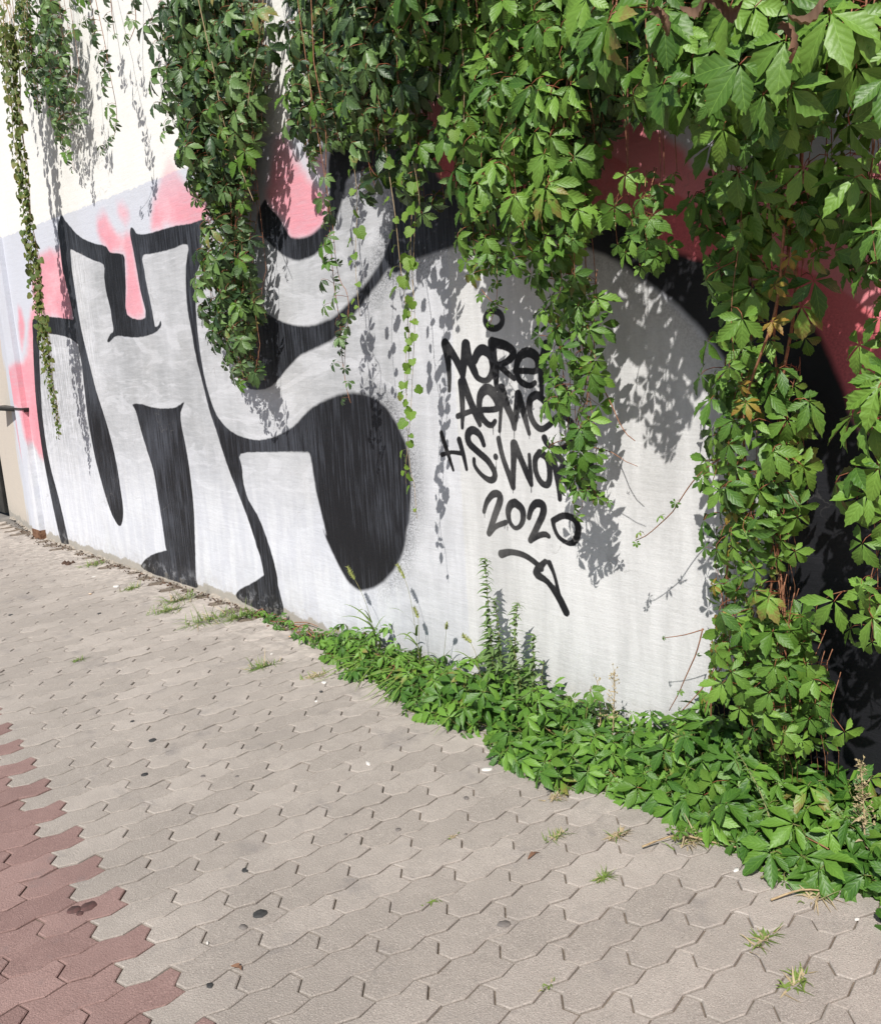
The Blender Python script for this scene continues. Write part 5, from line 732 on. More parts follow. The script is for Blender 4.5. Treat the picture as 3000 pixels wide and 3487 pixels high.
# node helpers
class NT:
    def __init__(s, name):
        s.mat = bpy.data.materials.new(name); s.mat.use_nodes = True; s.t = s.mat.node_tree; s.b = s.t.nodes['Principled BSDF']
        s.out = s.t.nodes['Material Output']
    def n(s, typ, **k):
        x = s.t.nodes.new('ShaderNode'+typ)
        for a, v in k.items(): setattr(x, a, v)
        return x
    def set(s, sock, v):
        if isinstance(v, (int, float)): sock.default_value = v
        elif isinstance(v, (tuple, list)): sock.default_value = tuple(v)+((1,) if len(v) == 3 and len(sock.default_value) == 4 else ())
        else: s.t.links.new(v, sock)
    def math(s, op, a, b=0, c=0):
        x = s.n('Math', operation=op); s.set(x.inputs[0], a); s.set(x.inputs[1], b); s.set(x.inputs[2], c); return x.outputs[0]
    def ss(s, v, lo, hi, a=0, b=1):
        x = s.n('MapRange', interpolation_type='SMOOTHSTEP'); s.set(x.inputs[0], v); s.set(x.inputs[1], lo); s.set(x.inputs[2], hi); s.set(x.inputs[3], a); s.set(x.inputs[4], b); return x.outputs[0]
    def mix(s, f, a, b, mode='MIX'):
        x = s.n('Mix', data_type='RGBA', blend_type=mode); s.set(x.inputs[0], f); s.set(x.inputs[6], a); s.set(x.inputs[7], b); return x.outputs[2]
    def attr(s, name): return s.n('Attribute', attribute_name=name).outputs['Fac']
    def coord(s, kind='Object'): return s.n('TexCoord').outputs[kind]
    def noise(s, scale, vec=None, detail=4, rough=.55, stretch=None, dist=0):
        x = s.n('TexNoise'); s.set(x.inputs['Scale'], scale); s.set(x.inputs['Detail'], detail); s.set(x.inputs['Roughness'], rough); s.set(x.inputs['Distortion'], dist)
        if vec is None: vec = s.coord()
        if stretch:
            m = s.n('Mapping'); s.t.links.new(vec, m.inputs[0]); m.inputs[3].default_value = stretch; vec = m.outputs[0]
        s.t.links.new(vec, x.inputs['Vector']); return x.outputs['Fac']
    def bump(s, h, strength, dist=.01, nrm=None):
        x = s.n('Bump'); s.set(x.inputs['Strength'], strength); s.set(x.inputs['Distance'], dist); s.set(x.inputs['Height'], h)
        if nrm: s.set(x.inputs['Normal'], nrm)
        return x.outputs[0]
    def fin(s, col=None, rough=None, nrm=None, spec=None):
        if col is not None: s.set(s.b.inputs['Base Color'], col)
        if rough is not None: s.set(s.b.inputs['Roughness'], rough)
        if nrm is not None: s.set(s.b.inputs['Normal'], nrm)
        if spec is not None: s.set(s.b.inputs['Specular IOR Level'], spec)
        return s.mat

# ------------------------------------------------------------------ materials
def wall_material():
    m = NT('painted_plaster'); pos = m.coord('Object'); sx = m.n('SeparateXYZ'); m.t.links.new(pos, sx.inputs[0]); X, Z = sx.outputs[0], sx.outputs[2]
    nA = m.noise(3.0, pos, 5); nB = m.noise(22, pos, 5); nF = m.noise(140, pos, 3)
    streak = m.noise(1, pos, 5, .6, stretch=(15, 1, 2.6)); streakf = m.noise(1, pos, 4, .6, stretch=(70, 1, 3.5)); hstr = m.noise(1, pos, 5, .65, stretch=(6, 1, 46))
    blot = m.noise(1.3, pos, 4, .6)
    jit = m.math('MULTIPLY', m.math('SUBTRACT', nB, .5), .022)
    # unpainted cream plaster above, pale primer below
    base = m.mix(m.ss(m.math('ADD', Z, m.math('MULTIPLY', m.math('SUBTRACT', nB, .5), .05)), 2.555, 2.567), (.60, .62, .68), (.82, .81, .77))
    # beige strip at the far end of the wall, never painted
    far = m.math('MULTIPLY', m.ss(m.math('ADD', X, m.math('MULTIPLY', m.math('SUBTRACT', streak, .5), .6)), -8.72, -8.62, 1, 0), 1)
    base = m.mix(far, base, (.60, .54, .465))
    # silver fill of the letters
    silver = m.mix(m.ss(m.math('ADD', m.math('MULTIPLY', blot, .75), m.math('MULTIPLY', streak, .25)), .36, .64), (.35, .36, .37), (.52, .53, .55))
    silver = m.mix(m.ss(hstr, .35, .7, 0, .28), silver, (.68, .69, .71))
    wash = m.noise(1, pos, 4, .6, stretch=(1.6, 1, 5.5), dist=1.8)
    silver = m.mix(m.ss(wash, .52, .60, 0, .38), silver, (.68, .69, .72)); silver = m.mix(m.ss(wash, .44, .36, 0, .25), silver, (.33, .34, .35))
    low = m.math('MULTIPLY', m.ss(m.math('ADD', Z, m.math('MULTIPLY', blot, .5)), .65, 1.35, 1, 0), m.ss(X, -3.4, -2.9, 1, 0))
    silver = m.mix(m.math('MULTIPLY', low, .75), silver, m.mix(m.ss(streak, .4, .62), (.66, .68, .74), (.76, .78, .82)))
    drips = m.math('MULTIPLY', m.math('MULTIPLY', m.ss(streakf, .47, .6), m.ss(X, -6.55, -6.35, 1, 0)), .7)
    silver = m.mix(drips, silver, (.74, .75, .79))
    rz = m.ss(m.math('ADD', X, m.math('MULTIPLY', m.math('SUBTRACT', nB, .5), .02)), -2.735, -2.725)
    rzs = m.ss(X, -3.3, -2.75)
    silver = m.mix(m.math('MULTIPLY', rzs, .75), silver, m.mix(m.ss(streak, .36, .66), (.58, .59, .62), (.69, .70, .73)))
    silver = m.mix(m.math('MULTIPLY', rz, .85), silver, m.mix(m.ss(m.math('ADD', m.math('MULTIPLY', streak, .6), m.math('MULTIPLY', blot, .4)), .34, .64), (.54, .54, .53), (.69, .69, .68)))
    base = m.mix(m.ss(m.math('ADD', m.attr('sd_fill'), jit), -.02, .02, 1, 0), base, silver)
    # pink
    pk = m.mix(m.ss(m.math('ADD', m.math('MULTIPLY', nA, .7), m.math('MULTIPLY', hstr, .3)), .38, .68), (.74, .23, .29), (.82, .46, .51))
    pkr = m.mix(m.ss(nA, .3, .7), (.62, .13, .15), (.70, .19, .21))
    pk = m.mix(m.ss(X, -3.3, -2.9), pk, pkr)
    pk = m.mix(m.math('MULTIPLY', m.ss(m.attr('sd_pale'), -.006, .006, 1, 0), .5), pk, (.80, .34, .38))
    psoft = m.ss(X, -3.2, -2.9, .05, .025)
    pm = m.ss(m.math('ADD', m.attr('sd_pink'), m.math('MULTIPLY', m.math('SUBTRACT', nA, .5), .18)), m.math('MULTIPLY', psoft, -1), psoft, 1, 0)
    pm = m.math('MULTIPLY', pm, m.ss(m.math('ADD', Z, m.math('MULTIPLY', nA, .3)), 2.95, 2.45))
    pm = m.math('MULTIPLY', pm, m.math('MAXIMUM', m.ss(X, -3.2, -2.9), m.ss(m.math('ADD', m.math('MULTIPLY', nA, .6), m.math('MULTIPLY', hstr, .4)), .34, .56, .62, 1)))
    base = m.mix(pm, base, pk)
    # concrete plinth showing under the paint
    pl = m.ss(m.math('ADD', Z, m.math('MULTIPLY', m.math('SUBTRACT', m.noise(5, pos, 6, .7), .5), .16)), .045, .06, 1, 0)
    base = m.mix(m.math('MULTIPLY', pl, m.ss(X, -3.7, -3.2, 1, .15)), base, m.mix(nB, (.34, .32, .28), (.47, .44, .39)))
    # black
    bl = m.mix(m.ss(m.math('ADD', m.math('MULTIPLY', streakf, .55), m.math('MULTIPLY', blot, .45)), .44, .64), (.008, .0085, .011), (.062, .068, .083))
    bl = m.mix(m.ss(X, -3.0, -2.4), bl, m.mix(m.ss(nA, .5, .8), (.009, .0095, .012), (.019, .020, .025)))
    bsoft = m.ss(X, -4.4, -3.0, .005, .016)
    bm = m.ss(m.math('ADD', m.attr('sd_black'), m.math('MULTIPLY', m.math('SUBTRACT', nB, .5), .012)), m.math('MULTIPLY', bsoft, -1), bsoft, 1, 0)
    halo = m.math('MULTIPLY', m.ss(m.attr('sd_black'), 0, .13, .8, 0), m.math('MULTIPLY', m.ss(X, -3.5, -3.15), m.ss(m.math('ADD', nF, m.math('MULTIPLY', nA, .4)), .45, .95)))
    halo = m.math('MULTIPLY', halo, m.ss(X, -2.9, -2.7, 1, .35))
    wear = m.math('MULTIPLY', m.ss(Z, .02, .16, .3, 0), m.ss(m.noise(14, pos, 6, .7), .5, .6))
    bm = m.math('MULTIPLY', m.math('MAXIMUM', bm, halo), m.math('SUBTRACT', 1, wear))
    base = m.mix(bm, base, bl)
    tm = m.ss(m.math('ADD', m.attr('sd_text'), m.math('MULTIPLY', m.math('SUBTRACT', nF, .5), .004)), -.0025, .003, 1, 0)
    base = m.mix(tm, base, (.010, .0105, .013))
    # thin cracks and chips
    vo = m.n('TexVoronoi', feature='DISTANCE_TO_EDGE'); mp = m.n('Mapping'); m.t.links.new(pos, mp.inputs[0]); mp.inputs[3].default_value = (1.1, 1, .8)
    nz = m.n('TexNoise'); m.t.links.new(pos, nz.inputs['Vector']); nz.inputs['Scale'].default_value = 3; nz.inputs['Detail'].default_value = 6
    va = m.n('VectorMath', operation='MULTIPLY_ADD'); m.t.links.new(nz.outputs['Color'], va.inputs[0]); va.inputs[1].default_value = (.7, .7, .7); m.t.links.new(mp.outputs[0], va.inputs[2])
    m.t.links.new(va.outputs[0], vo.inputs['Vector']); vo.inputs['Scale'].default_value = .8
    crack = m.math('MULTIPLY', m.ss(vo.outputs['Distance'], .0, .004, .35, 0), m.ss(blot, .5, .62))
    base = m.mix(m.math('MULTIPLY', m.ss(m.noise(2.2, pos, 6, .72), .45, .75, 0, .2), m.math('SUBTRACT', 1, bm)), base, (.45, .44, .42))
    base = m.mix(crack, base, (.2, .19, .18))
    base = m.mix(m.ss(nF, .3, .7, .0, .10), base, (.3, .29, .27), 'MULTIPLY')
    grime = m.math('MULTIPLY', m.ss(m.math('ADD', Z, m.math('MULTIPLY', nA, .12)), .02, .30, .45, 0), m.ss(nB, .3, .7))
    grime = m.math('MULTIPLY', grime, m.math('SUBTRACT', 1, m.math('MULTIPLY', bm, .85)))
    base = m.mix(grime, base, (.36, .32, .27))
    h = m.math('ADD', m.math('MULTIPLY', hstr, .6), m.math('ADD', m.math('MULTIPLY', nF, .22), m.math('MULTIPLY', nB, .5)))
    nr = m.bump(h, .55, .006)
    ro = m.math('SUBTRACT', .82, m.math('MULTIPLY', m.math('MAXIMUM', bm, tm), .22))
    return m.fin(base, ro, nr, .35)

def simple(name, c1, c2, scale=20, rough=.8, bs=.3, bd=.003, detail=5, spec=.4, stretch=None):
    m = NT(name); n1 = m.noise(scale, None, detail, .6, stretch); n2 = m.noise(scale*6, None, 3)
    return m.fin(m.mix(m.ss(n1, .35, .65), c1, c2), rough, m.bump(m.math('ADD', n1, n2), bs, bd), spec)

def paver_material(name, c1, c2):
    m = NT(name); pos = m.n('NewGeometry').outputs['Position']; oi = m.n('ObjectInfo').outputs['Random']
    big = m.noise(1.6, pos, 4); med = m.noise(14, pos, 5, .65); fine = m.noise(290, pos, 3, .75); grit = m.n('TexVoronoi'); m.t.links.new(pos, grit.inputs[0]); grit.inputs['Scale'].default_value = 190
    rnd = m.attr('tone'); rnd = m.math('ADD', rnd, m.math('MULTIPLY', oi, .0))
    tone = m.math('ADD', m.math('MULTIPLY', rnd, .38), m.math('MULTIPLY', med, .62))
    col = m.mix(m.ss(tone, .2, .8), c1, c2)
    col = m.mix(m.ss(big, .4, .65, 0, .35), col, tuple(x*.78 for x in c1))
    col = m.mix(m.ss(fine, .54, .68, 0, .75), col, tuple(min(.75, x*1.45) for x in c2))
    col = m.mix(m.ss(fine, .45, .32, 0, .75), col, tuple(x*.5 for x in c1))
    st = m.math('MULTIPLY', m.ss(m.noise(4.5, pos, 6, .7), .54, .72, 0, .42), 1)
    col = m.mix(st, col, (.17, .16, .16))
    # pale mortar film close to the wall
    sx = m.n('SeparateXYZ'); m.t.links.new(pos, sx.inputs[0])
    film = m.math('MULTIPLY', m.ss(m.math('ADD', sx.outputs[1], m.math('MULTIPLY', big, .5)), -.35, .15), m.ss(med, .45, .6, 0, .6))
    col = m.mix(film, col, (.56, .50, .44))
    nr = m.bump(m.math('ADD', m.math('MULTIPLY', fine, .8), m.math('MULTIPLY', grit.outputs['Distance'], .35)), .9, .0035)
    nr = m.bump(med, .25, .006, nr)
    return m.fin(col, .88, nr, .3)

def leaf_material(name, top1, top2, back, rough=.42, trans=.22, spec=.45, edge=None):
    m = NT(name); uv = m.n('UVMap'); sx = m.n('SeparateXYZ'); m.t.links.new(uv.outputs[0], sx.inputs[0]); U, V = sx.outputs[0], sx.outputs[1]
    oi = m.n('ObjectInfo').outputs['Random']; loc = m.coord('Object'); rv = m.attr('lrnd')
    r = m.math('FRACT', m.math('ADD', m.math('MULTIPLY', oi, 7.31), rv))
    n = m.noise(9, loc, 4)
    f = m.math('ADD', m.math('MULTIPLY', r, .75), m.math('MULTIPLY', n, .25))
    col = m.mix(m.ss(f, .1, .95), top1, top2)
    old = m.math('MULTIPLY', m.ss(r, .972, .98), m.ss(m.math('ADD', m.math('MULTIPLY', n, .8), m.math('MULTIPLY', V, .4)), .45, .75))
    col = m.mix(old, col, (.21, .17, .045))
    au = m.math('ABSOLUTE', U)
    vein = m.math('SINE', m.math('MULTIPLY', m.math('SUBTRACT', V, m.math('MULTIPLY', au, .30)), 40))
    vm = m.ss(vein, .75, 1.0, 0, .13); mid = m.ss(au, .0, .035, .55, 0)
    lines = m.math('MAXIMUM', vm, mid)
    col = m.mix(lines, col, tuple(min(1, x*1.6+.02) for x in top2))
    if edge: col = m.mix(m.math('MULTIPLY', m.ss(V, .45, 1.0), .6), col, edge)
    geo = m.n('NewGeometry'); col = m.mix(geo.outputs['Backfacing'], col, back)
    nr = m.bump(m.math('ADD', m.math('MULTIPLY', vein, -.10), m.math('MULTIPLY', n, .9)), .5, .004)
    m.fin(col, m.math('ADD', rough, m.math('MULTIPLY', n, .15)), nr, spec)
    tr = m.n('BsdfTranslucent'); m.set(tr.inputs[0], m.mix(.4, col, (.16, .30, .02))); 
    mx = m.n('MixShader'); mx.inputs[0].default_value = trans
    m.t.links.new(m.b.outputs[0], mx.inputs[1]); m.t.links.new(tr.outputs[0], mx.inputs[2]); m.t.links.new(mx.outputs[0], m.out.inputs[0])
    return m.mat

M = {}
M['wall'] = wall_material()
M['paver'] = paver_material('grey_concrete', (.335, .298, .262), (.445, .398, .352))
M['redpaver'] = paver_material('red_concrete', (.245, .155, .138), (.335, .222, .198))
M['sand'] = simple('joint_sand', (.125, .097, .073), (.215, .175, .135), 60, .95, .5, .004)
M['asphalt'] = simple('dusty_ground', (.16, .15, .135), (.24, .22, .2), 8, .95)
M['mortar'] = simple('crumbled_mortar', (.26, .23, .19), (.44, .39, .33), 30, .95, .6, .006)
M['coping'] = simple('coping_concrete', (.34, .33, .31), (.45, .43, .4), 10)
M['core'] = simple('bare_plaster', (.62, .6, .56), (.7, .68, .63), 6)
M['rust'] = simple('rust', (.10, .045, .022), (.22, .12, .07), 30, .9, .6, .004)
M['darkdoor'] = simple('dark_door_paint', (.018, .018, .017), (.035, .034, .032), 9, .5)
M['stem'] = simple('vine_stem', (.20, .085, .045), (.36, .17, .09), 90, .7, .4, .001)
M['stemg'] = simple('green_stem', (.12, .15, .04), (.24, .20, .07), 60, .6, .3, .001)
M['stempale'] = simple('pale_stem', (.34, .24, .13), (.45, .34, .2), 60, .7, .3, .001)
M['petiole'] = simple('petiole', (.24, .06, .035), (.28, .12, .05), 60, .5, .2, .001)
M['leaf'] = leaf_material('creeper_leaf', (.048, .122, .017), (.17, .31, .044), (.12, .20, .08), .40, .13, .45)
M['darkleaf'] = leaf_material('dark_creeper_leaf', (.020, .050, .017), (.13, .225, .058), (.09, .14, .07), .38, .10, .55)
M['young'] = leaf_material('young_leaf', (.085, .19, .022), (.14, .26, .035), (.13, .22, .07), .4, .3)
M['yellow'] = leaf_material('yellow_leaf', (.24, .23, .03), (.33, .22, .04), (.22, .2, .06), .4, .3, edge=(.30, .10, .03))
M['round'] = leaf_material('small_round_leaf', (.07, .12, .022), (.15, .17, .035), (.13, .15, .06), .5, .25, edge=(.20, .10, .03))
M['hop'] = leaf_material('bright_round_leaf', (.12, .23, .025), (.19, .31, .045), (.15, .25, .07), .45, .35)
M['mat'] = leaf_material('ground_leaf', (.042, .118, .015), (.145, .29, .036), (.12, .20, .08), .40, .15)
M['dryleaf'] = leaf_material('dry_leaf', (.075, .036, .020), (.17, .088, .05), (.13, .075, .045), .8, .02)
M['grass'] = leaf_material('grass_blade', (.07, .14, .02), (.15, .22, .04), (.12, .18, .05), .5, .3)
M['straw'] = leaf_material('straw_blade', (.27, .21, .12), (.38, .30, .18), (.33, .26, .15), .6, .2)
M['weed'] = leaf_material('weed_leaf', (.06, .12, .03), (.12, .19, .055), (.14, .2, .09), .55, .25)
M['seed'] = simple('dry_flower', (.32, .26, .13), (.46, .38, .22), 60, .9)
M['foxseed'] = simple('foxtail_seed', (.22, .26, .06), (.34, .36, .12), 90, .8)
M['gum0'] = simple('old_gum', (.03, .03, .03), (.05, .05, .048), 60, .7)
M['gum1'] = simple('faded_gum', (.14, .125, .115), (.19, .17, .155), 60, .8)
M['stain'] = simple('oily_stain', (.07, .04, .035), (.12, .06, .055), 40, .8)
M['white'] = simple('dried_white', (.60, .57, .52), (.72, .70, .66), 40, .9)
M['foil'] = NT('foil').fin((.75, .75, .76), .25); M['foil'].node_tree.nodes['Principled BSDF'].inputs['Metallic'].default_value = 1
M['butt'] = simple('cigarette_butt', (.55, .30, .12), (.7, .62, .52), 30, .8)
M['brown'] = simple('brown_crumb', (.05, .03, .02), (.10, .06, .04), 50, .9)

# ------------------------------------------------------------------ the setting: ground and pavers
g = MB(); g.add([(-60,-60,-.03),(60,-60,-.03),(60,60,-.03),(-60,60,-.03)], [(0,1,2,3)])
tag(g.build('ground', M['asphalt']), kind='structure')
pav = MB(); pav.add([(-13.5,-4.6,-.008),(3,-4.6,-.008),(3,.02,-.008),(-13.5,.02,-.008),(-13.5,-4.6,-.026),(3,-4.6,-.026),(3,.02,-.026),(-13.5,.02,-.026)],
                    [(0,1,2,3),(4,7,6,5),(0,4,5,1),(1,5,6,2),(2,6,7,3),(3,7,4,0)])
pavement = tag(pav.build('pavement', M['sand']), kind='structure')
A = Vector((.113986, .993482, 0)); Cv = Vector((.993482, -.113986, 0)); L = .1125     # along a row / towards the next row
ORG = Vector((-3.7300, -1.6125, 0))
H = .016; E_ = .0145; GAP = .0017
def paver_outline(k):
    # local coords (a, c), origin at the paver centre, k insets the edge
    pts = []
    la, lc = 2*L, L
    for t, o in ((0, 0), (.25, H), (.5, 0), (.75, H), (1, 0)): pts.append([t*la, o])
    for t, o in ((.34, E_), (.66, -E_)): pts.append([la+o, t*lc])
    for t, o in ((1, 0), (.75, H), (.5, 0), (.25, H), (0, 0)): pts.append([t*la, lc+o])
    for t, o in ((.66, -E_), (.34, E_)): pts.append([o, t*lc])
    c = [la/2, lc/2+H/2]; n = len(pts); P = [Vector((p[0]-c[0], p[1]-c[1])) for p in pts]; out = []
    for i in range(n):
        a = (P[i]-P[i-1]).normalized(); b = (P[(i+1) % n]-P[i]).normalized()
        na = Vector((-a.y, a.x)); nb = Vector((-b.y, b.x)); d = (na+nb); d = d/max(.35, d.length_squared)*2
        out.append(P[i]+d*k)
    return out
def paver_mesh(name, mat, seed):
    rr = random.Random(seed); v = []; f = []
    rings = [(GAP, -.03), (GAP+.0004, -.0025), (GAP+.0032, 0)]
    for k, z in rings:
        for p in paver_outline(k):
            j = rr.uniform(-.0007, .0007)
            q = A*(p.x+j)+Cv*(p.y-j); v.append((q.x, q.y, z+(rr.uniform(-.0008, .0008) if z == 0 else 0)))
    n = 14
    for r in range(2):
        for i in range(n): f.append((r*n+i, (r+1)*n+i, (r+1)*n+(i+1) % n, r*n+(i+1) % n)[::-1])
    f.append(tuple(range(2*n, 3*n)))
    me = bpy.data.meshes.new(name); me.from_pydata(v, [], f); me.materials.append(mat)
    bm = bmesh.new(); bm.from_mesh(me); bmesh.ops.recalc_face_normals(bm, faces=bm.faces)
    bmesh.ops.triangulate(bm, faces=[x for x in bm.faces if len(x.verts) > 4]); bm.to_mesh(me); bm.free()
    for p in me.polygons:
        if p.normal.z < 0 and abs(p.normal.z) > .9: me.flip_normals(); break
    me.attributes.new('tone', 'FLOAT', 'POINT').data.foreach_set('value', [rr.random()]*len(v))
    return me
PM = {0: [paver_mesh('paver', M['paver'], s) for s in range(14)], 1: [paver_mesh('red_paver', M['redpaver'], 50+s) for s in range(8)]}
iR = Matrix(Rr); CP = Vector((0, -2.60813, 1.53186))
def pix(p):
    q = iR @ (Vector(p)-CP)
    return (q.x/q.z*890+440, q.y/q.z*890+512, q.z) if q.z > .05 else (-9999, -9999, 1)
cells = []
for r in range(-75, 75):
    for i in range(-80, 80):
        a0 = (2*i+(r % 2))*L; red = a0+2*L <= 1e-6+(0 if r % 2 == 0 else -L)
        c = ORG+A*(a0+L)+Cv*(r*L+L/2-L/2)
        if -13.3 < c.x < 2.8 and -4.4 < c.y < -.06:
            u, v, d = pix((c.x, c.y, 0)); vis = -20 < u < 900 and 0 < v < 1050
            hid = c.y > -.36+.07*max(0, -2.2-c.x) and c.x > -3.2
            cells.append((d if (vis and not hid) else 100+d, red, c))
cells.sort(key=lambda t: t[0]); cnt = {0: 0, 1: 0}; rest = {0: [], 1: []}
prn = random.Random(8)
for d, red, c in cells:
    k = int(red); T = Matrix.Translation((c.x, c.y, prn.gauss(0, .0013))) @ Matrix.Rotation(prn.gauss(0, .009), 4, A) @ Matrix.Rotation(prn.gauss(0, .007), 4, Cv) @ Matrix.Rotation(prn.gauss(0, .004), 4, 'Z')
    if cnt[k] < 300 and d < 100:
        o = bpy.data.objects.new('red_paver' if k else 'paver', prn.choice(PM[k])); o.matrix_basis = T; link(o, pavement); cnt[k] += 1
    else: rest[k].append((T, prn.choice(PM[k])))
def bake(name, items, parent, kind='stuff', attrs=('tone',)):
    if not items: return None
    Vs, Fs, At, UVs, Mi, off = [], [], {a: [] for a in attrs}, [], [], 0; cache = {}
    mats = []
    for T, me in items:
        if me.name not in cache:
            co = np.empty(len(me.vertices)*3); me.vertices.foreach_get('co', co)
            uvl = None
            if me.uv_layers:
                uvl = np.empty(len(me.loops)*2); me.uv_layers[0].data.foreach_get('uv', uvl)
            at = {}
            for a in attrs:
                x = np.zeros(len(me.vertices))
                if a in me.attributes: me.attributes[a].data.foreach_get('value', x)
                at[a] = x
            mi = []
            for p in me.polygons:
                mm = me.materials[p.material_index]
                if mm not in mats: mats.append(mm)
                mi.append(mats.index(mm))
            cache[me.name] = (co.reshape(-1, 3), [tuple(p.vertices) for p in me.polygons], at, uvl, mi)
        co, fs, at, uvl, mi = cache[me.name]
        Tn = np.array(T); Vs.append(co @ Tn[:3, :3].T+Tn[:3, 3]); Fs += [tuple(i+off for i in q) for q in fs]; off += len(co); Mi += mi
        rr = random.random()
        for a in attrs: At[a].append(at[a] if a == 'tone' else np.full(len(co), rr))
        if uvl is not None: UVs.append(uvl)
    me = bpy.data.meshes.new(name); me.from_pydata(np.concatenate(Vs).tolist(), [], Fs)
    for mm in mats: me.materials.append(mm)
    me.polygons.foreach_set('material_index', Mi)
    for a in attrs: me.attributes.new(a, 'FLOAT', 'POINT').data.foreach_set('value', np.concatenate(At[a]))
    if UVs:
        me.uv_layers.new(name='UVMap'); me.uv_layers[0].data.foreach_set('uv', np.concatenate(UVs))
    me.update(); o = link(bpy.data.objects.new(name, me), parent); o['kind'] = kind
    return o
bake('paver_field', rest[0], pavement); bake('red_paver_field', rest[1], pavement)

# ------------------------------------------------------------------ the wall with its painting
def cr_closed(P, n=3):
    P = np.array(P); out = []
    N = len(P)
    for i in range(N):
        p0, p1, p2, p3 = P[i-1], P[i], P[(i+1) % N], P[(i+2) % N]
        for k in range(n):
            t = k/n; out.append(p1+(.5*((p2-p0)*t+(2*p0-5*p1+4*p2-p3)*t*t+(3*p1-p0-3*p2+p3)*t**3))*1.0)
    return np.array(out)
def sd_poly(px_, pz_, polys, smooth=True):
    D = np.full(px_.shape, .15)
    for P in polys:
        P = cr_closed(P) if smooth else np.array(P)
        lo = P.min(0)-.15; hi = P.max(0)+.15
        idx = np.where((px_ > lo[0]) & (px_ < hi[0]) & (pz_ > lo[1]) & (pz_ < hi[1]))[0]
        x = px_[idx]; z = pz_[idx]; d2 = np.full(len(idx), 1.0); ins = np.zeros(len(idx), bool)
        Q = np.roll(P, -1, 0)
        for (x1, z1), (x2, z2) in zip(P, Q):
            ex, ez = x2-x1, z2-z1; l = ex*ex+ez*ez
            if l < 1e-12: continue
            t = np.clip(((x-x1)*ex+(z-z1)*ez)/l, 0, 1); dx = x-x1-t*ex; dz = z-z1-t*ez
            np.minimum(d2, dx*dx+dz*dz, out=d2)
            if z1 != z2:
                c = ((z1 > z) != (z2 > z)) & (x < ex*(z-z1)/(z2-z1)+x1); ins ^= c
        d = np.sqrt(d2); d[ins] *= -1; D[idx] = np.minimum(D[idx], d)
    return np.clip(D, -.15, .15)
def sd_strokes(px_, pz_, strokes):
    D = np.full(px_.shape, .15)
    for S in strokes:
        S = np.array(S)
        if len(S) > 2:                       # round the polyline
            out = []
            for i in range(len(S)-1):
                p0, p1, p2, p3 = S[max(i-1, 0)], S[i], S[i+1], S[min(i+2, len(S)-1)]
                for k in range(4):
                    t = k/4; out.append(.5*((2*p1)+(p2-p0)*t+(2*p0-5*p1+4*p2-p3)*t*t+(3*p1-p0-3*p2+p3)*t**3))
            out.append(S[-1]); S = np.array(out)
        lo = S.min(0)-.1; hi = S.max(0)+.1
        idx = np.where((px_ > lo[0]) & (px_ < hi[0]) & (pz_ > lo[1]) & (pz_ < hi[1]))[0]
        x = px_[idx]; z = pz_[idx]; d = np.full(len(idx), .15)
        for a, b in zip(S[:-1], S[1:]):
            ex, ez = b[0]-a[0], b[1]-a[1]; l = max(1e-9, ex*ex+ez*ez)
            t = np.clip(((x-a[0])*ex+(z-a[1])*ez)/l, 0, 1)
            np.minimum(d, np.hypot(x-a[0]-t*ex, z-a[1]-t*ez)-(a[2]+t*(b[2]-a[2])), out=d)
        D[idx] = np.minimum(D[idx], d)
    return np.clip(D, -.05, .15)
def paint_attrs(me):
    n = len(me.vertices); co = np.empty(n*3); me.vertices.foreach_get('co', co); co = co.reshape(-1, 3); x, z = co[:, 0], co[:, 2]
    for nm, val in (('sd_black', sd_poly(x, z, DATA['black'])), ('sd_pink', sd_poly(x, z, DATA['pink'])), ('sd_fill', sd_poly(x, z, DATA['fill'])),
                    ('sd_pale', sd_poly(x, z, DATA['pale'], False)), ('sd_text', sd_strokes(x, z, DATA['text']))):
        me.attributes.new(nm, 'FLOAT', 'POINT').data.foreach_set('value', val)
def seg(a, b, d): return list(np.arange(a, b-1e-9, d))
xs = np.array(seg(-9.78, -8.7, .1)+seg(-8.7, -6.5, .02)+seg(-6.5, -4.6, .015)+seg(-4.6, -3.0, .010)+seg(-3.0, -1.7, .0055)+seg(-1.7, -.6, .010)+seg(-.6, .6, .03)+seg(.6, 4.01, .05))
zs = np.array([-.05]+seg(0, .55, .010)+seg(.55, 1.72, .0055)+seg(1.72, 2.7, .010)+[2.7, 2.9, 3.3, 3.8, 4.3, 4.6])
gx, gz = np.meshgrid(xs, zs); nx, nz_ = len(xs), len(zs)
gy = .004*np.sin(gx*.9+1)*np.sin(gz*.8)+.002*np.sin(gx*2.3+gz*1.7)
gy = gy+np.clip(-8.3-gx, 0, None)*.152
gv = np.stack([gx.ravel(), gy.ravel(), gz.ravel()], 1)
ii = (np.arange(nz_-1)[:, None]*nx+np.arange(nx-1)[None]).ravel()
gf = np.stack([ii, ii+1, ii+1+nx, ii+nx], 1)
wallE = tag(empty('graffiti_wall', (-3, 0, 0)), 'long plastered wall with pink, silver and black spray-painted letters', 'wall')
me = bpy.data.meshes.new('painted_face'); me.from_pydata(gv.tolist(), [], gf.tolist()); me.materials.append(M['wall']); paint_attrs(me)
me.polygons.foreach_set('use_smooth', [True]*len(gf)); me.update()
wf = bpy.data.objects.new('painted_face', me); link(wf)
def adopt(o, p):           # keep world coordinates of mesh data below a moved parent
    o.parent = p; o.matrix_parent_inverse = Matrix.Translation(p.location).inverted(); return o
adopt(wf, wallE)
b = MB(); b.box(-9.7, 4.0, .25, .5, -.05, 4.6); adopt(b.build('wall_core', M['core']), wallE)
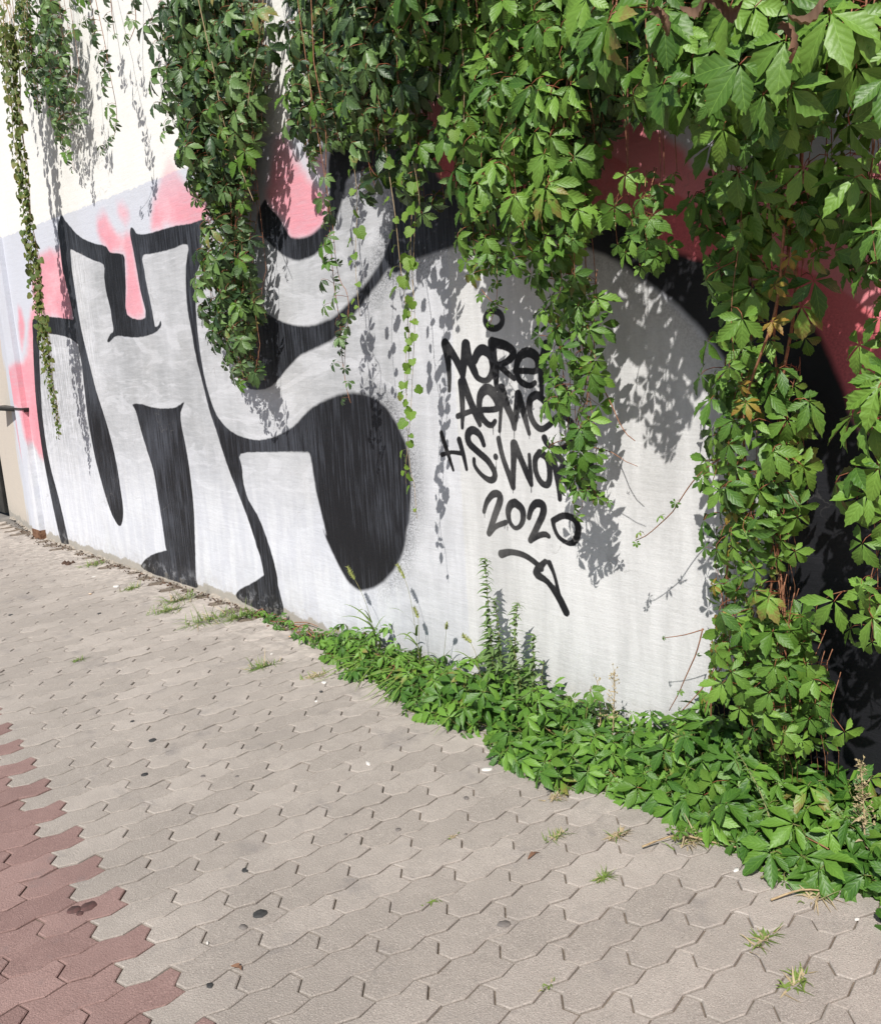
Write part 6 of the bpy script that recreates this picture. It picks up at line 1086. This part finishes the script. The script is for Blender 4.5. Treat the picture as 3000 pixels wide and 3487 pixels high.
b = MB(); b.box(-9.8, 4.05, -.05, .55, 4.6, 4.68); adopt(b.build('coping', M['coping']), wallE)
# broken cement along the foot of the wall
b = MB(); rr = random.Random(2); x = -9.6
while x < -3.2:
    l = rr.uniform(.03, .22); dpt = rr.uniform(.008, .04); hh = rr.uniform(.004, .018)
    v = [(x, .01, -.01), (x+l, .01, -.01), (x+l*.95, -dpt*rr.uniform(.6, 1), -.01), (x+l*.1, -dpt, -.01), (x+.01, .01, hh), (x+l-.01, .01, hh*rr.uniform(.5, 1)), (x+l*.8, -dpt*.5, hh*.7), (x+l*.2, -dpt*.6, hh*.6)]
    b.add(v, [(4,7,6,5),(7,3,2,6),(0,3,7,4),(1,5,6,2),(0,4,5,1)]); x += l*rr.uniform(.8, 1.9)
b.v = [(p[0], p[1]+max(0, -8.3-p[0])*.152, p[2]) for p in b.v]
o = b.build('mortar_fillet', M['mortar']); o['kind'] = 'stuff'; adopt(o, wallE)
b = MB(); rr = random.Random(21)
for k in range(800):
    x = -3.4-5.8*rr.random()**1.3; y = -abs(rr.gauss(0, .05))-.012+max(0, -8.3-x)*.152; s_ = rr.uniform(.003, .012); a_ = rr.uniform(0, 6.28); c_, d_ = math.cos(a_), math.sin(a_)
    m_ = 0 if rr.random() < .5 else (1 if rr.random() < .6 else 2); z_ = .003+.006*rr.random()
    b.add([(x-s_*c_, y-s_*d_, z_), (x+s_*.4*d_, y-s_*.4*c_, z_+s_*.3), (x+s_*c_, y+s_*d_, z_), (x-s_*.4*d_, y+s_*.4*c_, z_+s_*.2), (x, y, -.002)], [(0, 1, 2, 3), (1, 0, 4), (2, 1, 4), (3, 2, 4), (0, 3, 4)], m_)
tag(b.build('leaf_litter', [M['brown'], M['mortar'], M['rust']]), 'dry leaf crumbs and grit along the foot of the painted wall', 'debris', None, 'stuff')
# flat downpipe painted over together with the wall
dp = tag(empty('downpipe', (-8.15, -.03, 0)), 'flat painted-over downpipe on the wall with a rusty foot', 'pipe')
def gridbox(name, x0, x1, y0, z0, z1, parent):
    zz = np.arange(z0, z1+.001, .03); xx = np.linspace(x0, x1, 8); bb = MB()
    v = [(x, y0, z) for z in zz for x in xx]; n = len(xx)
    bb.add(v, [(j*n+i, j*n+i+1, j*n+n+i+1, j*n+n+i) for j in range(len(zz)-1) for i in range(n-1)])
    for xx_, fl in ((x0, 0), (x1, 1)):
        v = [(xx_, y, z) for z in zz for y in (y0, .02)]
        q = [(j*2, j*2+2, j*2+3, j*2+1) for j in range(len(zz)-1)]
        bb.add(v, q if fl else [t[::-1] for t in q])
    o_ = bb.build(name, M['wall']); paint_attrs(o_.data); return adopt(o_, parent)
gridbox('pipe', -8.25, -8.06, -.045, .08, 4.58, dp)
b = MB(); b.box(-8.255, -8.055, -.049, .01, -.01, .08); adopt(b.build('rusty_foot', M['rust']), dp)
b = MB(); b.box(-8.95, -8.02, -.055, .09, 1.142, 1.156); b.box(-8.93, -8.03, -.03, .09, 1.12, 1.14); tag(b.build('ledge_strip', [M['darkdoor']]), 'dark narrow ledge strip crossing the downpipe at chest height', 'ledge')
# beyond the wall end: return wall and dark door
dd = tag(empty('dark_door', (-10.4, .1, 0)), 'dark door leaf just past the beige end of the wall', 'door')
b = MB(); b.box(-11.2, -9.83, .20, .25, .01, 1.42); dl = adopt(b.build('door_leaf', M['darkdoor']), dd)
b = MB(); b.box(-11.3, -11.21, .17, .28, 0, 1.5); b.box(-11.3, -9.80, .18, .27, 1.425, 1.5); adopt(b.build('door_frame', M['darkdoor']), dd)
b = MB(); b.box(-10.0, -9.96, .15, .2, 1.0, 1.04); b.box(-10.12, -9.96, .135, .15, 1.0, 1.03); b.build('handle', M['coping'], dl)
nb = tag(empty('neighbour_building', (-13, .3, 0)), 'beige plastered building front beyond the dark door', 'building')
b = MB(); b.box(-18, -9.79, .29, 3, 1.51, 5.5); b.box(-18, -11.31, .29, 3, 0, 1.51); adopt(b.build('building_wall', simple('beige_plaster', (.58, .48, .39), (.66, .56, .46), 6)), nb)
b = MB(); b.box(-18.1, -9.7, .02, 3.1, 5.5, 5.62); adopt(b.build('roof_edge', M['coping']), nb)

# ------------------------------------------------------------------ leaves
def leaflet(length, width, fold, curl, teeth, rr, tipc=1.0):
    """outline of one leaflet along +Y; returns verts, faces, uvs (u = signed half width 0..1, v = along)"""
    ts = [0, .10, .22, .34, .46, .57, .67, .76, .84, .91, 1.0]
    ws = [.03, .17, .46, .74, .94, 1.0, .90, .70, .46, .20, 0]
    L_, R_, Mi = [], [], []
    asym = rr.uniform(-.08, .08); tw = rr.uniform(-.25, .25)
    for k, (t, wv) in enumerate(zip(ts, ws)):
        y = t*length; z = -curl*length*t*t*tipc; tooth = 0
        Mi.append((asym*length*t*t*.6, y, z))
        for sgn, lst in ((-1, L_), (1, R_)):
            wv2 = wv*width*.5*(1+(teeth if k % 2 == 0 and 3 < k < 10 else (-teeth*.6 if 3 < k < 10 else 0)))
            yy = y+(length*.018 if k % 2 == 0 and 3 < k < 10 else 0)
            lst.append((sgn*wv2+asym*length*t*t*.6, yy, z+abs(wv2)*fold+sgn*wv2*tw*t-(.10*wv2 if k % 2 else 0)))
    v = []; uv = []; f = []
    n = len(ts)
    for k in range(n): v.append(Mi[k]); uv.append((0, ts[k]))
    for k in range(1, n-1): v.append(L_[k]); uv.append((-ws[k], ts[k]))
    for k in range(1, n-1): v.append(R_[k]); uv.append((ws[k], ts[k]))
    l = lambda k: 0 if k == 0 else (n-1 if k == n-1 else n+k-1)
    r = lambda k: 0 if k == 0 else (n-1 if k == n-1 else n+(n-2)+k-1)
    for k in range(n-1):
        q = [k, k+1, l(k+1), l(k)]; q2 = [k, r(k), r(k+1), k+1]
        for qq in (q, q2):
            u = []
            for i in qq:
                if i not in u: u.append(i)
            if len(u) > 2: f.append(tuple(u))
    return v, f, uv
ATT = Vector((0, -.30, -.42))
def palmate(name, mat, seed, droop=.3, wide=.5, nl=5, petmat=None):
    rr = random.Random(seed); V_, F_, U_, Mi_ = [], [], [], []
    angs = [0, 54, -54, 114, -114] if nl == 5 else [0, 75, -75]
    lens = [.54, .50, .50, .38, .38] if nl == 5 else [.55, .48, .48]
    for a, l in zip(angs, lens):
        a = math.radians(a+rr.uniform(-9, 9)); l *= rr.uniform(.88, 1.08)
        v, f, uv = leaflet(l, l*wide*rr.uniform(.9, 1.12), rr.uniform(.25, .65), rr.uniform(.12, .45)*(1 if droop else .5), .10, rr)
        pitch = -droop*rr.uniform(.3, 1.2); Rm = Matrix.Rotation(-a, 3, 'Z') @ Matrix.Rotation(pitch, 3, 'X') @ Matrix.Rotation(rr.uniform(-.25, .25), 3, 'Y')
        b0 = len(V_)
        for p in v:
            q = Rm @ (Vector(p)+Vector((0, .025, 0))); V_.append(tuple(q))
        F_ += [tuple(i+b0 for i in q) for q in f]; U_ += uv; Mi_ += [0]*len(f)
    # petiole
    b = MB(); b.tube([(0, .01, -.004), (0, -.10, -.02), (0, -.22, -.17), tuple(ATT)], .008, .010, 3)
    b0 = len(V_); V_ += b.v; F_ += [tuple(i+b0 for i in q) for q in b.f]; U_ += [(0, 0)]*len(b.v); Mi_ += [1]*len(b.f)
    return finish_leaf(name, V_, F_, U_, Mi_, [mat, petmat or M['petiole']])
def finish_leaf(name, V_, F_, U_, Mi_, mats):
    me = bpy.data.meshes.new(name); me.from_pydata(V_, [], F_)
    for m_ in mats: me.materials.append(m_)
    me.polygons.foreach_set('material_index', Mi_); me.polygons.foreach_set('use_smooth', [True]*len(F_))
    me.uv_layers.new(name='UVMap'); arr = []
    for lp in me.loops: arr += U_[lp.vertex_index]
    me.uv_layers[0].data.foreach_set('uv', arr)
    me.attributes.new('lrnd', 'FLOAT', 'POINT'); me.update(); return me
def roundleaf(name, mat, seed, lob=0.0):
    rr = random.Random(seed); b = []; V_ = [(0, 0, 0), (0, .45, -.05), (0, .9, -.2)]; U_ = [(0, 0), (0, .5), (0, 1)]; F_ = []
    prof = [(.0, .0), (.26, -.10), (.44, .06), (.47, .28), (.36+lob*.0, .5), (.40 if lob else .27, .66), (.13, .8)]
    for s in (-1, 1):
        b0 = len(V_)
        for x, y in prof[1:]:
            V_.append((s*x, y, abs(x)*.25-.2*y*y+rr.uniform(-.03, .03))); U_.append((s*x*2, y))
        n = len(prof)-1; fan = [0]+[b0+i for i in range(n)]+[2]
        for k in range(len(fan)-1):
            mid = 1 if k >= 2 else 1
            q = (1, fan[k+1], fan[k]) if s < 0 else (1, fan[k], fan[k+1]); F_.append(q)
    t = MB(); t.tube([(0, .0, 0), (0, -.25, -.1), tuple(ATT)], .014, .016, 3); b0 = len(V_); V_ += t.v; n0 = len(F_); F_ += [tuple(i+b0 for i in q) for q in t.f]; U_ += [(0, 0)]*len(t.v)
    return finish_leaf(name, V_, F_, U_, [0]*n0+[1]*(len(F_)-n0), [mat, M['stemg']])
LM = {'creeper': [palmate('leaf', M['leaf'], s, droop=.25+.09*(s % 6), wide=.33+.035*(s % 4)) for s in range(12)],
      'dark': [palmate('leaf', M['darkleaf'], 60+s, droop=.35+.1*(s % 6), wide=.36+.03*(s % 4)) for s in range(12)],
      'big': [palmate('leaf', M['leaf'], 500+s, droop=.25+.09*(s % 6), wide=.41+.03*(s % 4)) for s in range(10)],
      'young': [palmate('leaf', M['young'], 100+s, .25, .46) for s in range(5)], 'yellow': [palmate('leaf', M['yellow'], 200+s, .2, .36) for s in range(5)],
      'mat': [palmate('leaf', M['mat'], 300+s, .22+.09*(s % 5), .33+.03*(s % 3), petmat=M['stemg']) for s in range(12)],
      'round': [roundleaf('leaf', M['round'], 400+s) for s in range(5)], 'hop': [roundleaf('leaf', M['hop'], 420+s, 1) for s in range(5)]}
def leaf_matrix(node, nrm, down, size, rr, spin=.5):
    n = nrm.normalized(); y = (down-n*down.dot(n))
    if y.length < 1e-3: y = Vector((1, 0, 0))-n*n.x
    y.normalize(); y = Quaternion(n, rr.gauss(0, spin)) @ y; x = y.cross(n).normalized(); y = n.cross(x)
    R = Matrix(((x.x, y.x, n.x), (x.y, y.y, n.y), (x.z, y.z, n.z)))
    pos = node-(R @ ATT)*size
    T = R.to_4x4(); T = Matrix.Translation(pos) @ T @ Matrix.Scale(size, 4); return T
def place(items, parent, limit=300, key=None):
    items.sort(key=key or (lambda t: t[0].translation.y))
    inv = Matrix.Translation(parent.location).inverted()
    for T, me in items[:limit]:
        o = bpy.data.objects.new('leaf', me); link(o, parent); o.matrix_parent_inverse = inv; o.matrix_basis = T
    rest_ = items[limit:]
    if rest_:
        o = bake('leaf_mass', rest_, None, attrs=('lrnd',)); adopt(o, parent)
nleaf = 0
for vi, vd in enumerate(DATA['vines']):
    rr = random.Random(1000+vi); kind = vd['kind']; items = []; high = []; st = MB(); first = vd['stems'][0][2][0]
    base = Vector((first[0], -.1, 4.68)) if not vd.get('climb') else Vector((first[0], -.1, 0))
    root = tag(empty(vd['name'], base), vd['label'], vd['cat'], vd.get('group'))
    for top, rad, pts in vd['stems']:
        P = spline(pts, .025); ph = rr.random()*6
        P = [p+Vector((.010*math.sin(i*.35+ph), .008*math.sin(i*.27+ph*2), 0)) for i, p in enumerate(P)]
        acc = rr.random()*vd['spacing']; side = 1
        Ltot = sum((P[i+1]-P[i]).length for i in range(len(P)-1)); run = 0
        for i in range(1, len(P)):
            d = (P[i]-P[i-1]).length; acc += d; run += d
            if acc >= vd['spacing']:
                acc -= vd['spacing']*rr.uniform(.7, 1.3)+0; side = -side
                sz = rr.uniform(*vd['size'])*(1-.45*max(0, (run/Ltot-.7)/.3))
                if kind in ('creeper', 'dark', 'big') and rr.random() < .12: sz *= .6
                o_ = Vector((0, -1, 0)); n = o_*.75+SUN*.55+Vector((side*.35, 0, 0))+Vector((rr.gauss(0, .5), rr.gauss(0, .32), rr.gauss(0, .5)))
                if n.y > -.15: n.y = -.15-abs(n.y)*.3
                mk = kind
                if kind in ('creeper', 'dark', 'big') and rr.random() < .05+.10*(run/Ltot > .85): mk = 'young'
                T = leaf_matrix(P[i], n, Vector((side*.35, 0, -1)), sz, rr, .45)
                if T.translation.y > -.03: continue
                items.append((T, rr.choice(LM[mk])))
        if top and not vd.get('climb'):
            zt = 4.70; q = P[0]
            mid = Vector((q.x+rr.gauss(0, .09), min(q.y*.9, -.1)-rr.uniform(0, .06), (q.z+zt)/2+rr.uniform(-.15, .15)))
            if q.z < zt-.1 and (len(vd['stems']) < 8 or rr.random() < .7):
                X_ = spline([(q.x+rr.gauss(0, .12), -.04, zt), tuple(mid), tuple(q)], .12)[:-1]; P = X_+P
                if len(vd['stems']) >= 8 and kind != 'round':
                    for i, p in enumerate(X_[:-1]):
                        if rr.random() < .75:
                            n = Vector((rr.gauss(0, .5), -.9+rr.gauss(0, .3), .5+rr.gauss(0, .5))); n.y = min(n.y, -.2)
                            T = leaf_matrix(p, n, Vector((rr.gauss(0, .4), 0, -1)), rr.uniform(*vd['size']), rr, .45)
                            if T.translation.y < -.03: high.append((T, rr.choice(LM[kind])))
        elif top and vd.get('climb'):
            q = P[-1]; P = P+[Vector((q.x, q.y*.8, q.z-.1)), Vector((q.x, q.y*.8, q.z-.18))]
        st.tube(P, rad, rad*.55, 4)
    o = st.build('stem', M['stempale'] if 'yellowish' in vd['label'] else (M['stem'] if vd['name'] == 'creeper_vine' else M['stempale']), None, True); adopt(o, root)
    place(items, root); nleaf += len(items)
    if high: adopt(bake('upper_leaf_mass', high, None, attrs=('lrnd',)), root)

# curled dry leaves caught in the overhanging bough
for k, p in enumerate(DATA['dry_leaf']):
    rr = random.Random(700+k); b = MB()
    n = 14
    for i in range(n+1):
        t = i/n; ang = t*5.2; wv = .030*math.sin(math.pi*min(1, t*.9+.08))*(1+.3*(i % 2))
        c = Vector((t*.13, .03*math.sin(ang)+.008*(i % 2), .035*math.cos(ang)))
        b.v += [tuple(c+Vector((0, -wv*.3, -wv))), tuple(c+Vector((0, .012, 0))), tuple(c+Vector((0, -wv*.3, wv)))]
    for i in range(n):
        for j in range(2): b.f.append((i*3+j, i*3+j+1, i*3+j+4, i*3+j+3)); b.m.append(0)
    o = b.build('dry_leaf', M['dryleaf'], None, True); o.location = p; o.rotation_euler = (rr.uniform(-1, 1), rr.uniform(-.5, .9), rr.uniform(-.6, .6)); o.scale = (.6, .55, .55)
    tag(o, 'brown shrivelled leaf caught among the big leaves of the overhanging bough', 'dry leaf', 'dry leaves in the bough')

# ------------------------------------------------------------------ ground creeper along the foot of the wall
SX = [p[0] for p in DATA['strip']]; SY = [-p[1] for p in DATA['strip']]
def depth(x): return .88*float(np.interp(x, SX+[.2, 1.2], SY+[.5, .5]))
def heightf(x): return float(np.interp(x, [-4.5, -4.1, -3.7, -3.2, -2.5, -1.8, -1.2, -.6, 1], [.02, .05, .12, .165, .185, .21, .23, .23, .23]))
MATS = [(-4.55, -3.75, 46, 'thin reddish runner end of the ground creeper, beside the striped black foot'),
        (-3.75, -3.1, 150, 'low ground creeper below the big black oval, mixed with grass'),
        (-3.1, -2.5, 190, 'ground creeper from the foxtails to the tall leafy weed'),
        (-2.5, -1.95, 215, 'ground creeper in front of the tall leafy weed, below the tag'),
        (-1.95, -1.45, 215, 'ground creeper below the white panel, with a pale dry flower stalk'),
        (-1.45, -.95, 215, 'broad-leaved ground creeper under the climbing vine'),
        (-.95, .9, 480, 'broad-leaved ground creeper in front of the plain black paint')]
for gi, (x0, x1, n, lab) in enumerate(MATS):
    rr = random.Random(50+gi); root = tag(empty('ground_creeper', ((x0+x1)/2, -.15, 0)), lab, 'creeper'); items = []; st = MB()
    for _ in range(max(5, int((x1-x0)*14))):
        x = rr.uniform(x0, x1); y = -rr.uniform(.03, depth(x)*.9); pts = [(x, y, .006)]
        for k in range(3): x += rr.uniform(.03, .12); y += rr.uniform(-.06, .06); pts.append((min(x, x1+.1), max(-depth(x), min(-.02, y)), rr.uniform(.004, .03+.3*heightf(x))))
        st.tube(spline(pts, .03), .003, .002, 4)
    for k in range(n):
        x = rr.uniform(x0, x1); dmax = depth(x)*(1+.12*math.sin(x*9)+.08*math.sin(x*23)); u = rr.random()**.8; y = -u*dmax
        hh = heightf(x)*(1+.2*math.sin(x*7+y*5))*(1-.75*max(0, (u-.45)/.55)**1.5); z = hh*rr.uniform(.25, 1.0)
        tilt = u*.7
        nrm = Vector((rr.gauss(0, .5), -.3-tilt+rr.gauss(0, .42), 1)); sz = rr.uniform(.10, .165)*(1.2 if x > -1.5 else 1)*(.62 if x < -3.6 else .85 if x < -2.9 else 1)
        dirv = Vector((rr.gauss(0, .6), -1, -.2))
        T = leaf_matrix(Vector((x, y, max(.004, z-.4*sz))), nrm, dirv, sz, rr, .9)
        t = T.translation
        if t.y > -.03: t.y = -.03
        T.translation = t; items.append((T, rr.choice(LM['mat'] if rr.random() > .07 else LM['young'])))
    # dead leaves on the ground below the mat
    o = st.build('runner', M['stem'], None, True); adopt(o, root)
    place(items, root, 300, key=lambda t: -t[0].translation.z+t[0].translation.y)
    nleaf += len(items)
print('leaves', nleaf)

# ------------------------------------------------------------------ grasses and weeds
def blade(b, p, d, length, wid, droop, rr, uvs=None, n=4):
    d = Vector(d).normalized(); side = d.cross(Vector((0, 0, 1)))
    side = side.normalized() if side.length > 1e-3 else Vector((1, 0, 0))
    base = len(b.v)
    for i in range(n+1):
        t = i/n; c = Vector(p)+d*(length*t)+Vector((0, 0, -droop*length*t*t)); c.z = max(c.z, .002); wv = wid*(1-t**1.6)*.5+.0003
        b.v += [tuple(c-side*wv), tuple(c+side*wv+Vector((0, 0, wv*.5)))]
    for i in range(n): b.f.append((base+2*i, base+2*i+1, base+2*i+3, base+2*i+2)); b.m.append(0)
for k, (x, y, h, r, c) in enumerate(DATA['tufts']):
    rr = random.Random(900+k); b = MB(); n = int(40+3000*r*h) if h > .04 else 14
    for _ in range(min(90, n)):
        a = rr.uniform(0, 6.28); el = rr.uniform(.25, 1.3); rad = rr.uniform(0, r*.25)
        d = (math.cos(a)*math.cos(el), math.sin(a)*math.cos(el), math.sin(el))
        jo = rr.gauss(0, r*.5); b0 = len(b.f); blade(b, (x+math.cos(a)*rad+A.x*jo, y+math.sin(a)*rad+A.y*jo, -.004), d, h*rr.uniform(.4, 1.05), .0045 if h > .05 else .003, rr.uniform(.1, .9), rr, 3)
        m = 1 if (c == 1 and rr.random() < .75) or (c == 2 and rad < r*.1) or (c == 0 and rr.random() < .12) else 0
        for q in range(b0, len(b.f)): b.m[q] = m
    o = b.build('grass_tuft', [M['grass'], M['straw']], None)
    tag(o, DATA['tuft_label'][k], 'grass tuft')
LBL = ['tall foxtail grass leaning left in front of the black oval', 'tall foxtail grass at the right edge of the black oval', 'short foxtail grass beside the taller ones', 'foxtail grass beside the tall leafy weed', 'small foxtail grass low in front of the white wall']
for k, (p, q) in enumerate(DATA['fox']):
    rr = random.Random(40+k); p = Vector(p); q = Vector(q); root = tag(empty('foxtail_grass', (p.x, p.y, 0)), LBL[k], 'grass')
    mid = p*.45+q*.55+Vector((.02, 0, .03)); P = spline([(p.x, p.y, 0), tuple(mid), tuple(q)], .02); b = MB(); b.tube(P, .0016, .001, 4); adopt(b.build('stalk', M['stemg']), root)
    b = MB(); ax = (P[-1]-P[-3]).normalized(); hl = .07 if k < 2 else .05
    for i in range(130):
        t = rr.random(); a = rr.uniform(0, 6.28); c = P[-1]-ax*hl*(1-t); u = ax.orthogonal(); rd = Quaternion(ax, a) @ u.normalized(); rr2 = .0055*math.sin(math.pi*(.15+.8*t))
        d = (rd*1.1+ax*.8).normalized(); blade(b, c+rd*rr2*.6, d, .010+.004*rr.random(), .0022, 0, rr, n=2)
    b.tube([P[-1]-ax*hl, P[-1]-ax*hl*.5, P[-1]], .0048, .003, 6); adopt(b.build('seed_head', M['foxseed']), root)
    b = MB()
    for i in range(13 if k < 2 else 5):
        t = rr.uniform(.0, .55); c = P[int(t*(len(P)-1))]; a = rr.uniform(3.4, 6.0) if rr.random() < .7 else rr.uniform(0, 6.28)
        blade(b, c, (math.cos(a)*.8, math.sin(a)*.5, rr.uniform(.5, 1.4)), rr.uniform(.14, .28), .011, rr.uniform(.3, .9), rr, n=7)
    for i in range(16 if k < 2 else 4):
        a = rr.uniform(3.3, 5.2); blade(b, (p.x, p.y, .03), (math.cos(a), math.sin(a), rr.uniform(.3, .7)), rr.uniform(.2, .38), .011, rr.uniform(.35, .6), rr, n=7)
    adopt(b.build('blades', M['grass']), root)
def weed(name, p, q, lab, leaf_m, stem_m, nl, size, taper=True, fl=0, pts=None):
    rr = random.Random(hash(lab) % 1000 if False else len(lab)*7+int(abs(p[0])*100)); p = Vector(p); q = Vector(q); root = tag(empty(name, (p.x, p.y, 0)), lab, 'weed')
    P = spline(pts or [(p.x, p.y, 0), tuple(p*.5+q*.5+Vector((rr.uniform(-.01, .01), 0, 0))), tuple(q)], .015); b = MB(); b.tube(P, .003, .0012, 4); adopt(b.build('stalk', stem_m), root)
    b = MB()
    for i in range(nl):
        t = .15+.85*i/nl; c = P[min(len(P)-1, int(t*(len(P)-1)))]; a = i*2.4+rr.uniform(-.4, .4); s = size*(1.15-.7*t if taper else 1)*rr.uniform(.75, 1.2)
        blade(b, c, (math.cos(a), math.sin(a), rr.uniform(.1, .8)), s*1.2, s*.40, rr.uniform(.2, .8), rr, n=4)
    adopt(b.build('foliage', leaf_m), root)
    if fl:
        b = MB()
        for i in range(fl):
            t = rr.uniform(.45, 1.0); c = P[int(t*(len(P)-1))]; a = rr.uniform(0, 6.28); rd = .035*(1.25-t)
            e = c+Vector((math.cos(a)*rd, math.sin(a)*rd, rr.uniform(.0, .03))); b.tube([c, (c+e)/2+Vector((0, 0, .004)), e], .0007, .0006, 3)
            for k in range(3): blade(b, e, (rr.uniform(-1, 1), rr.uniform(-1, 1), rr.uniform(0, 1)), .009, .004, 0, rr, n=2)
        adopt(b.build('dry_flowers', M['seed']), root)
WL = ['tallest leafy green weed against the white wall', 'leafy weed beside the tallest weed', 'second tallest leafy weed, bending slightly right', 'shorter leafy weed, last of the weed group', 'small weed in front of the weed group', 'tiny star-leaved weed at the end of the weed group']
for k, (p, q) in enumerate(DATA['weeds']):
    weed('leafy_weed', p, q, WL[k], M['weed'], M['stemg'], [150, 90, 110, 70, 50, 18][k], [.06, .055, .06, .06, .055, .065][k])
DL = ['pale dry flower stalk beside a bright young leaf', 'thin pale dry flower stalk', 'pale yellow dry flower stalk before the plain black wall']
for k, (p, q) in enumerate(DATA['dry']): weed('dry_stalk', p, q, DL[k], M['straw'], M['stempale'], [10, 6, 26][k], .035, True, [40, 20, 70][k])
s4 = DATA['stalk']; weed('leaning_stalk', s4[0], s4[-1], 'thin green seed stalk leaning across the broad-leaved ground creeper', M['weed'], M['stemg'], 46, .028, True, 0, [tuple(q) for q in s4])
# a bright young shoot standing up from the mat
yr = tag(empty('young_shoot', (-1.93, -.2, 0)), 'bright yellow-green shoot standing up by the dry flower stalk', 'shoot'); b = MB(); b.tube(spline([(-1.93, -.2, 0), (-1.92, -.21, .15), (-1.90, -.2, .27)], .03), .003, .002, 4); adopt(b.build('stem', M['stemg']), yr)
rr = random.Random(3); place([(leaf_matrix(Vector((-1.90, -.2, .25)), Vector((0, -.7, .7)), Vector((.5, 0, -.3)), .11, rr, .3), LM['young'][0]), (leaf_matrix(Vector((-1.92, -.21, .2)), Vector((-.3, -.7, .6)), Vector((-.6, 0, .2)), .09, rr, .3), LM['young'][1])], yr)
for k, pts in enumerate(DATA['runner']):
    pts = [(p[0], p[1], .012+.012*(i % 2)) for i, p in enumerate(pts)]; b = MB(); b.tube(spline(pts, .02), .0032, .0022, 5)
    o = b.build('creeper_runner', [M['stempale'], M['stemg'], M['stempale']][k], None, True); tag(o, ['long leafy runner lying along the edge of the ground creeper', 'short arched bare runner on the paving', 'short straight dry runner on the paving'][k], 'runner')
    if k == 0:
        for i in range(26):
            q = spline(pts, .02); c = q[rr.randrange(4, len(q))]; T = leaf_matrix(c, Vector((rr.gauss(0, .4), -.3, 1)), Vector((rr.gauss(0, 1), 1, 0)), rr.uniform(.03, .055), rr, .8)
            l = bpy.data.objects.new('leaf', rr.choice(LM['young'])); link(l, o); l.matrix_basis = T

# ------------------------------------------------------------------ small marks and litter on the paving
def disc(name, x, y, r, m, z=.0035, squash=1, rr=random):
    n = 14; v = [(0, 0, .0004)]+[(r*math.cos(t*2*math.pi/n)*rr.uniform(.82, 1.1), r*squash*math.sin(t*2*math.pi/n)*rr.uniform(.82, 1.1), -.0035) for t in range(n)]
    v = v[:1]+[(p[0]*.9, p[1]*.9, .0002) for p in v[1:]]+v[1:]
    f = [(0, 1+i, 1+(i+1) % n) for i in range(n)]+[(1+i, 1+n+i, 1+n+(i+1) % n, 1+(i+1) % n) for i in range(n)]
    o = mesh_obj(name, v, f, m, None, True); o.location = (x, y, z); o.rotation_euler.z = rr.uniform(0, 6); return o
rr = random.Random(77)
for k, (x, y, r, c) in enumerate(DATA['gum']):
    o = disc('gum_spot' if c < 2 else 'stain', x, y, r, M[('gum0', 'gum1', 'stain')[c]], .0024, rr.uniform(.7, 1), rr)
    child_at(o, pavement)
for k, (x, y, r) in enumerate(DATA['drop']):
    o = disc('dropping', x, y, r, M['white'], .003, rr.uniform(.4, .8), rr); child_at(o, pavement)
x, y = DATA['foil']; b = MB()
for i in range(40):
    a = rr.uniform(0, 6.28); e = rr.uniform(-.3, 1.5); d = Vector((math.cos(a)*math.cos(e), math.sin(a)*math.cos(e), abs(math.sin(e)))); blade(b, (x+rr.uniform(-.01, .01), y+rr.uniform(-.01, .01), .006), d, .022, .02, 0, rr, n=2)
tag(b.build('foil_scrap', M['foil']), 'crumpled silver foil scrap at the edge of the ground creeper', 'litter')
for k, (x, y) in enumerate(DATA['butts']):
    b = MB(); b.tube([(x, y, .005), (x+.012, y+.003, .005), (x+.026, y+.006, .005)], .004, .004, 8); tag(b.build('cigarette_butt', M['butt'], None, True), ['cigarette butt lying on the open paving', 'cigarette butt lying by the tip of the ground creeper'][k], 'litter')
x, y = DATA['lump']; b = MB()
for i in range(7):
    c = Vector((x+rr.uniform(-.05, .05), y+rr.uniform(-.03, .03), .0)); s = rr.uniform(.015, .035)
    v = [tuple(c+Vector((s*math.cos(t)*rr.uniform(.7, 1.2), s*math.sin(t)*rr.uniform(.7, 1.2), .001))) for t in (0, 1.2, 2.5, 3.7, 5)]+[tuple(c+Vector((0, 0, s)))]
    b.add(v, [(i_, (i_+1) % 5, 5) for i_ in range(5)])
tag(b.build('brown_clump', M['brown']), 'small dark brown clump of dead leaves on the paving near the wall', 'debris')
for k, (x, y) in enumerate(DATA['leafbits']):
    b = MB(); blade(b, (x, y, .006), (math.cos(k), math.sin(k), .15), rr.uniform(.02, .045), .013, .1, rr, n=3); blade(b, (x, y, .006), (math.cos(k+2), math.sin(k+2), .2), .02, .01, .2, rr, n=3)
    tag(b.build('dead_leaf_bit', M['dryleaf']), 'brown scrap of dead leaf lying on the paving', 'debris', 'dead leaf scraps on the paving')
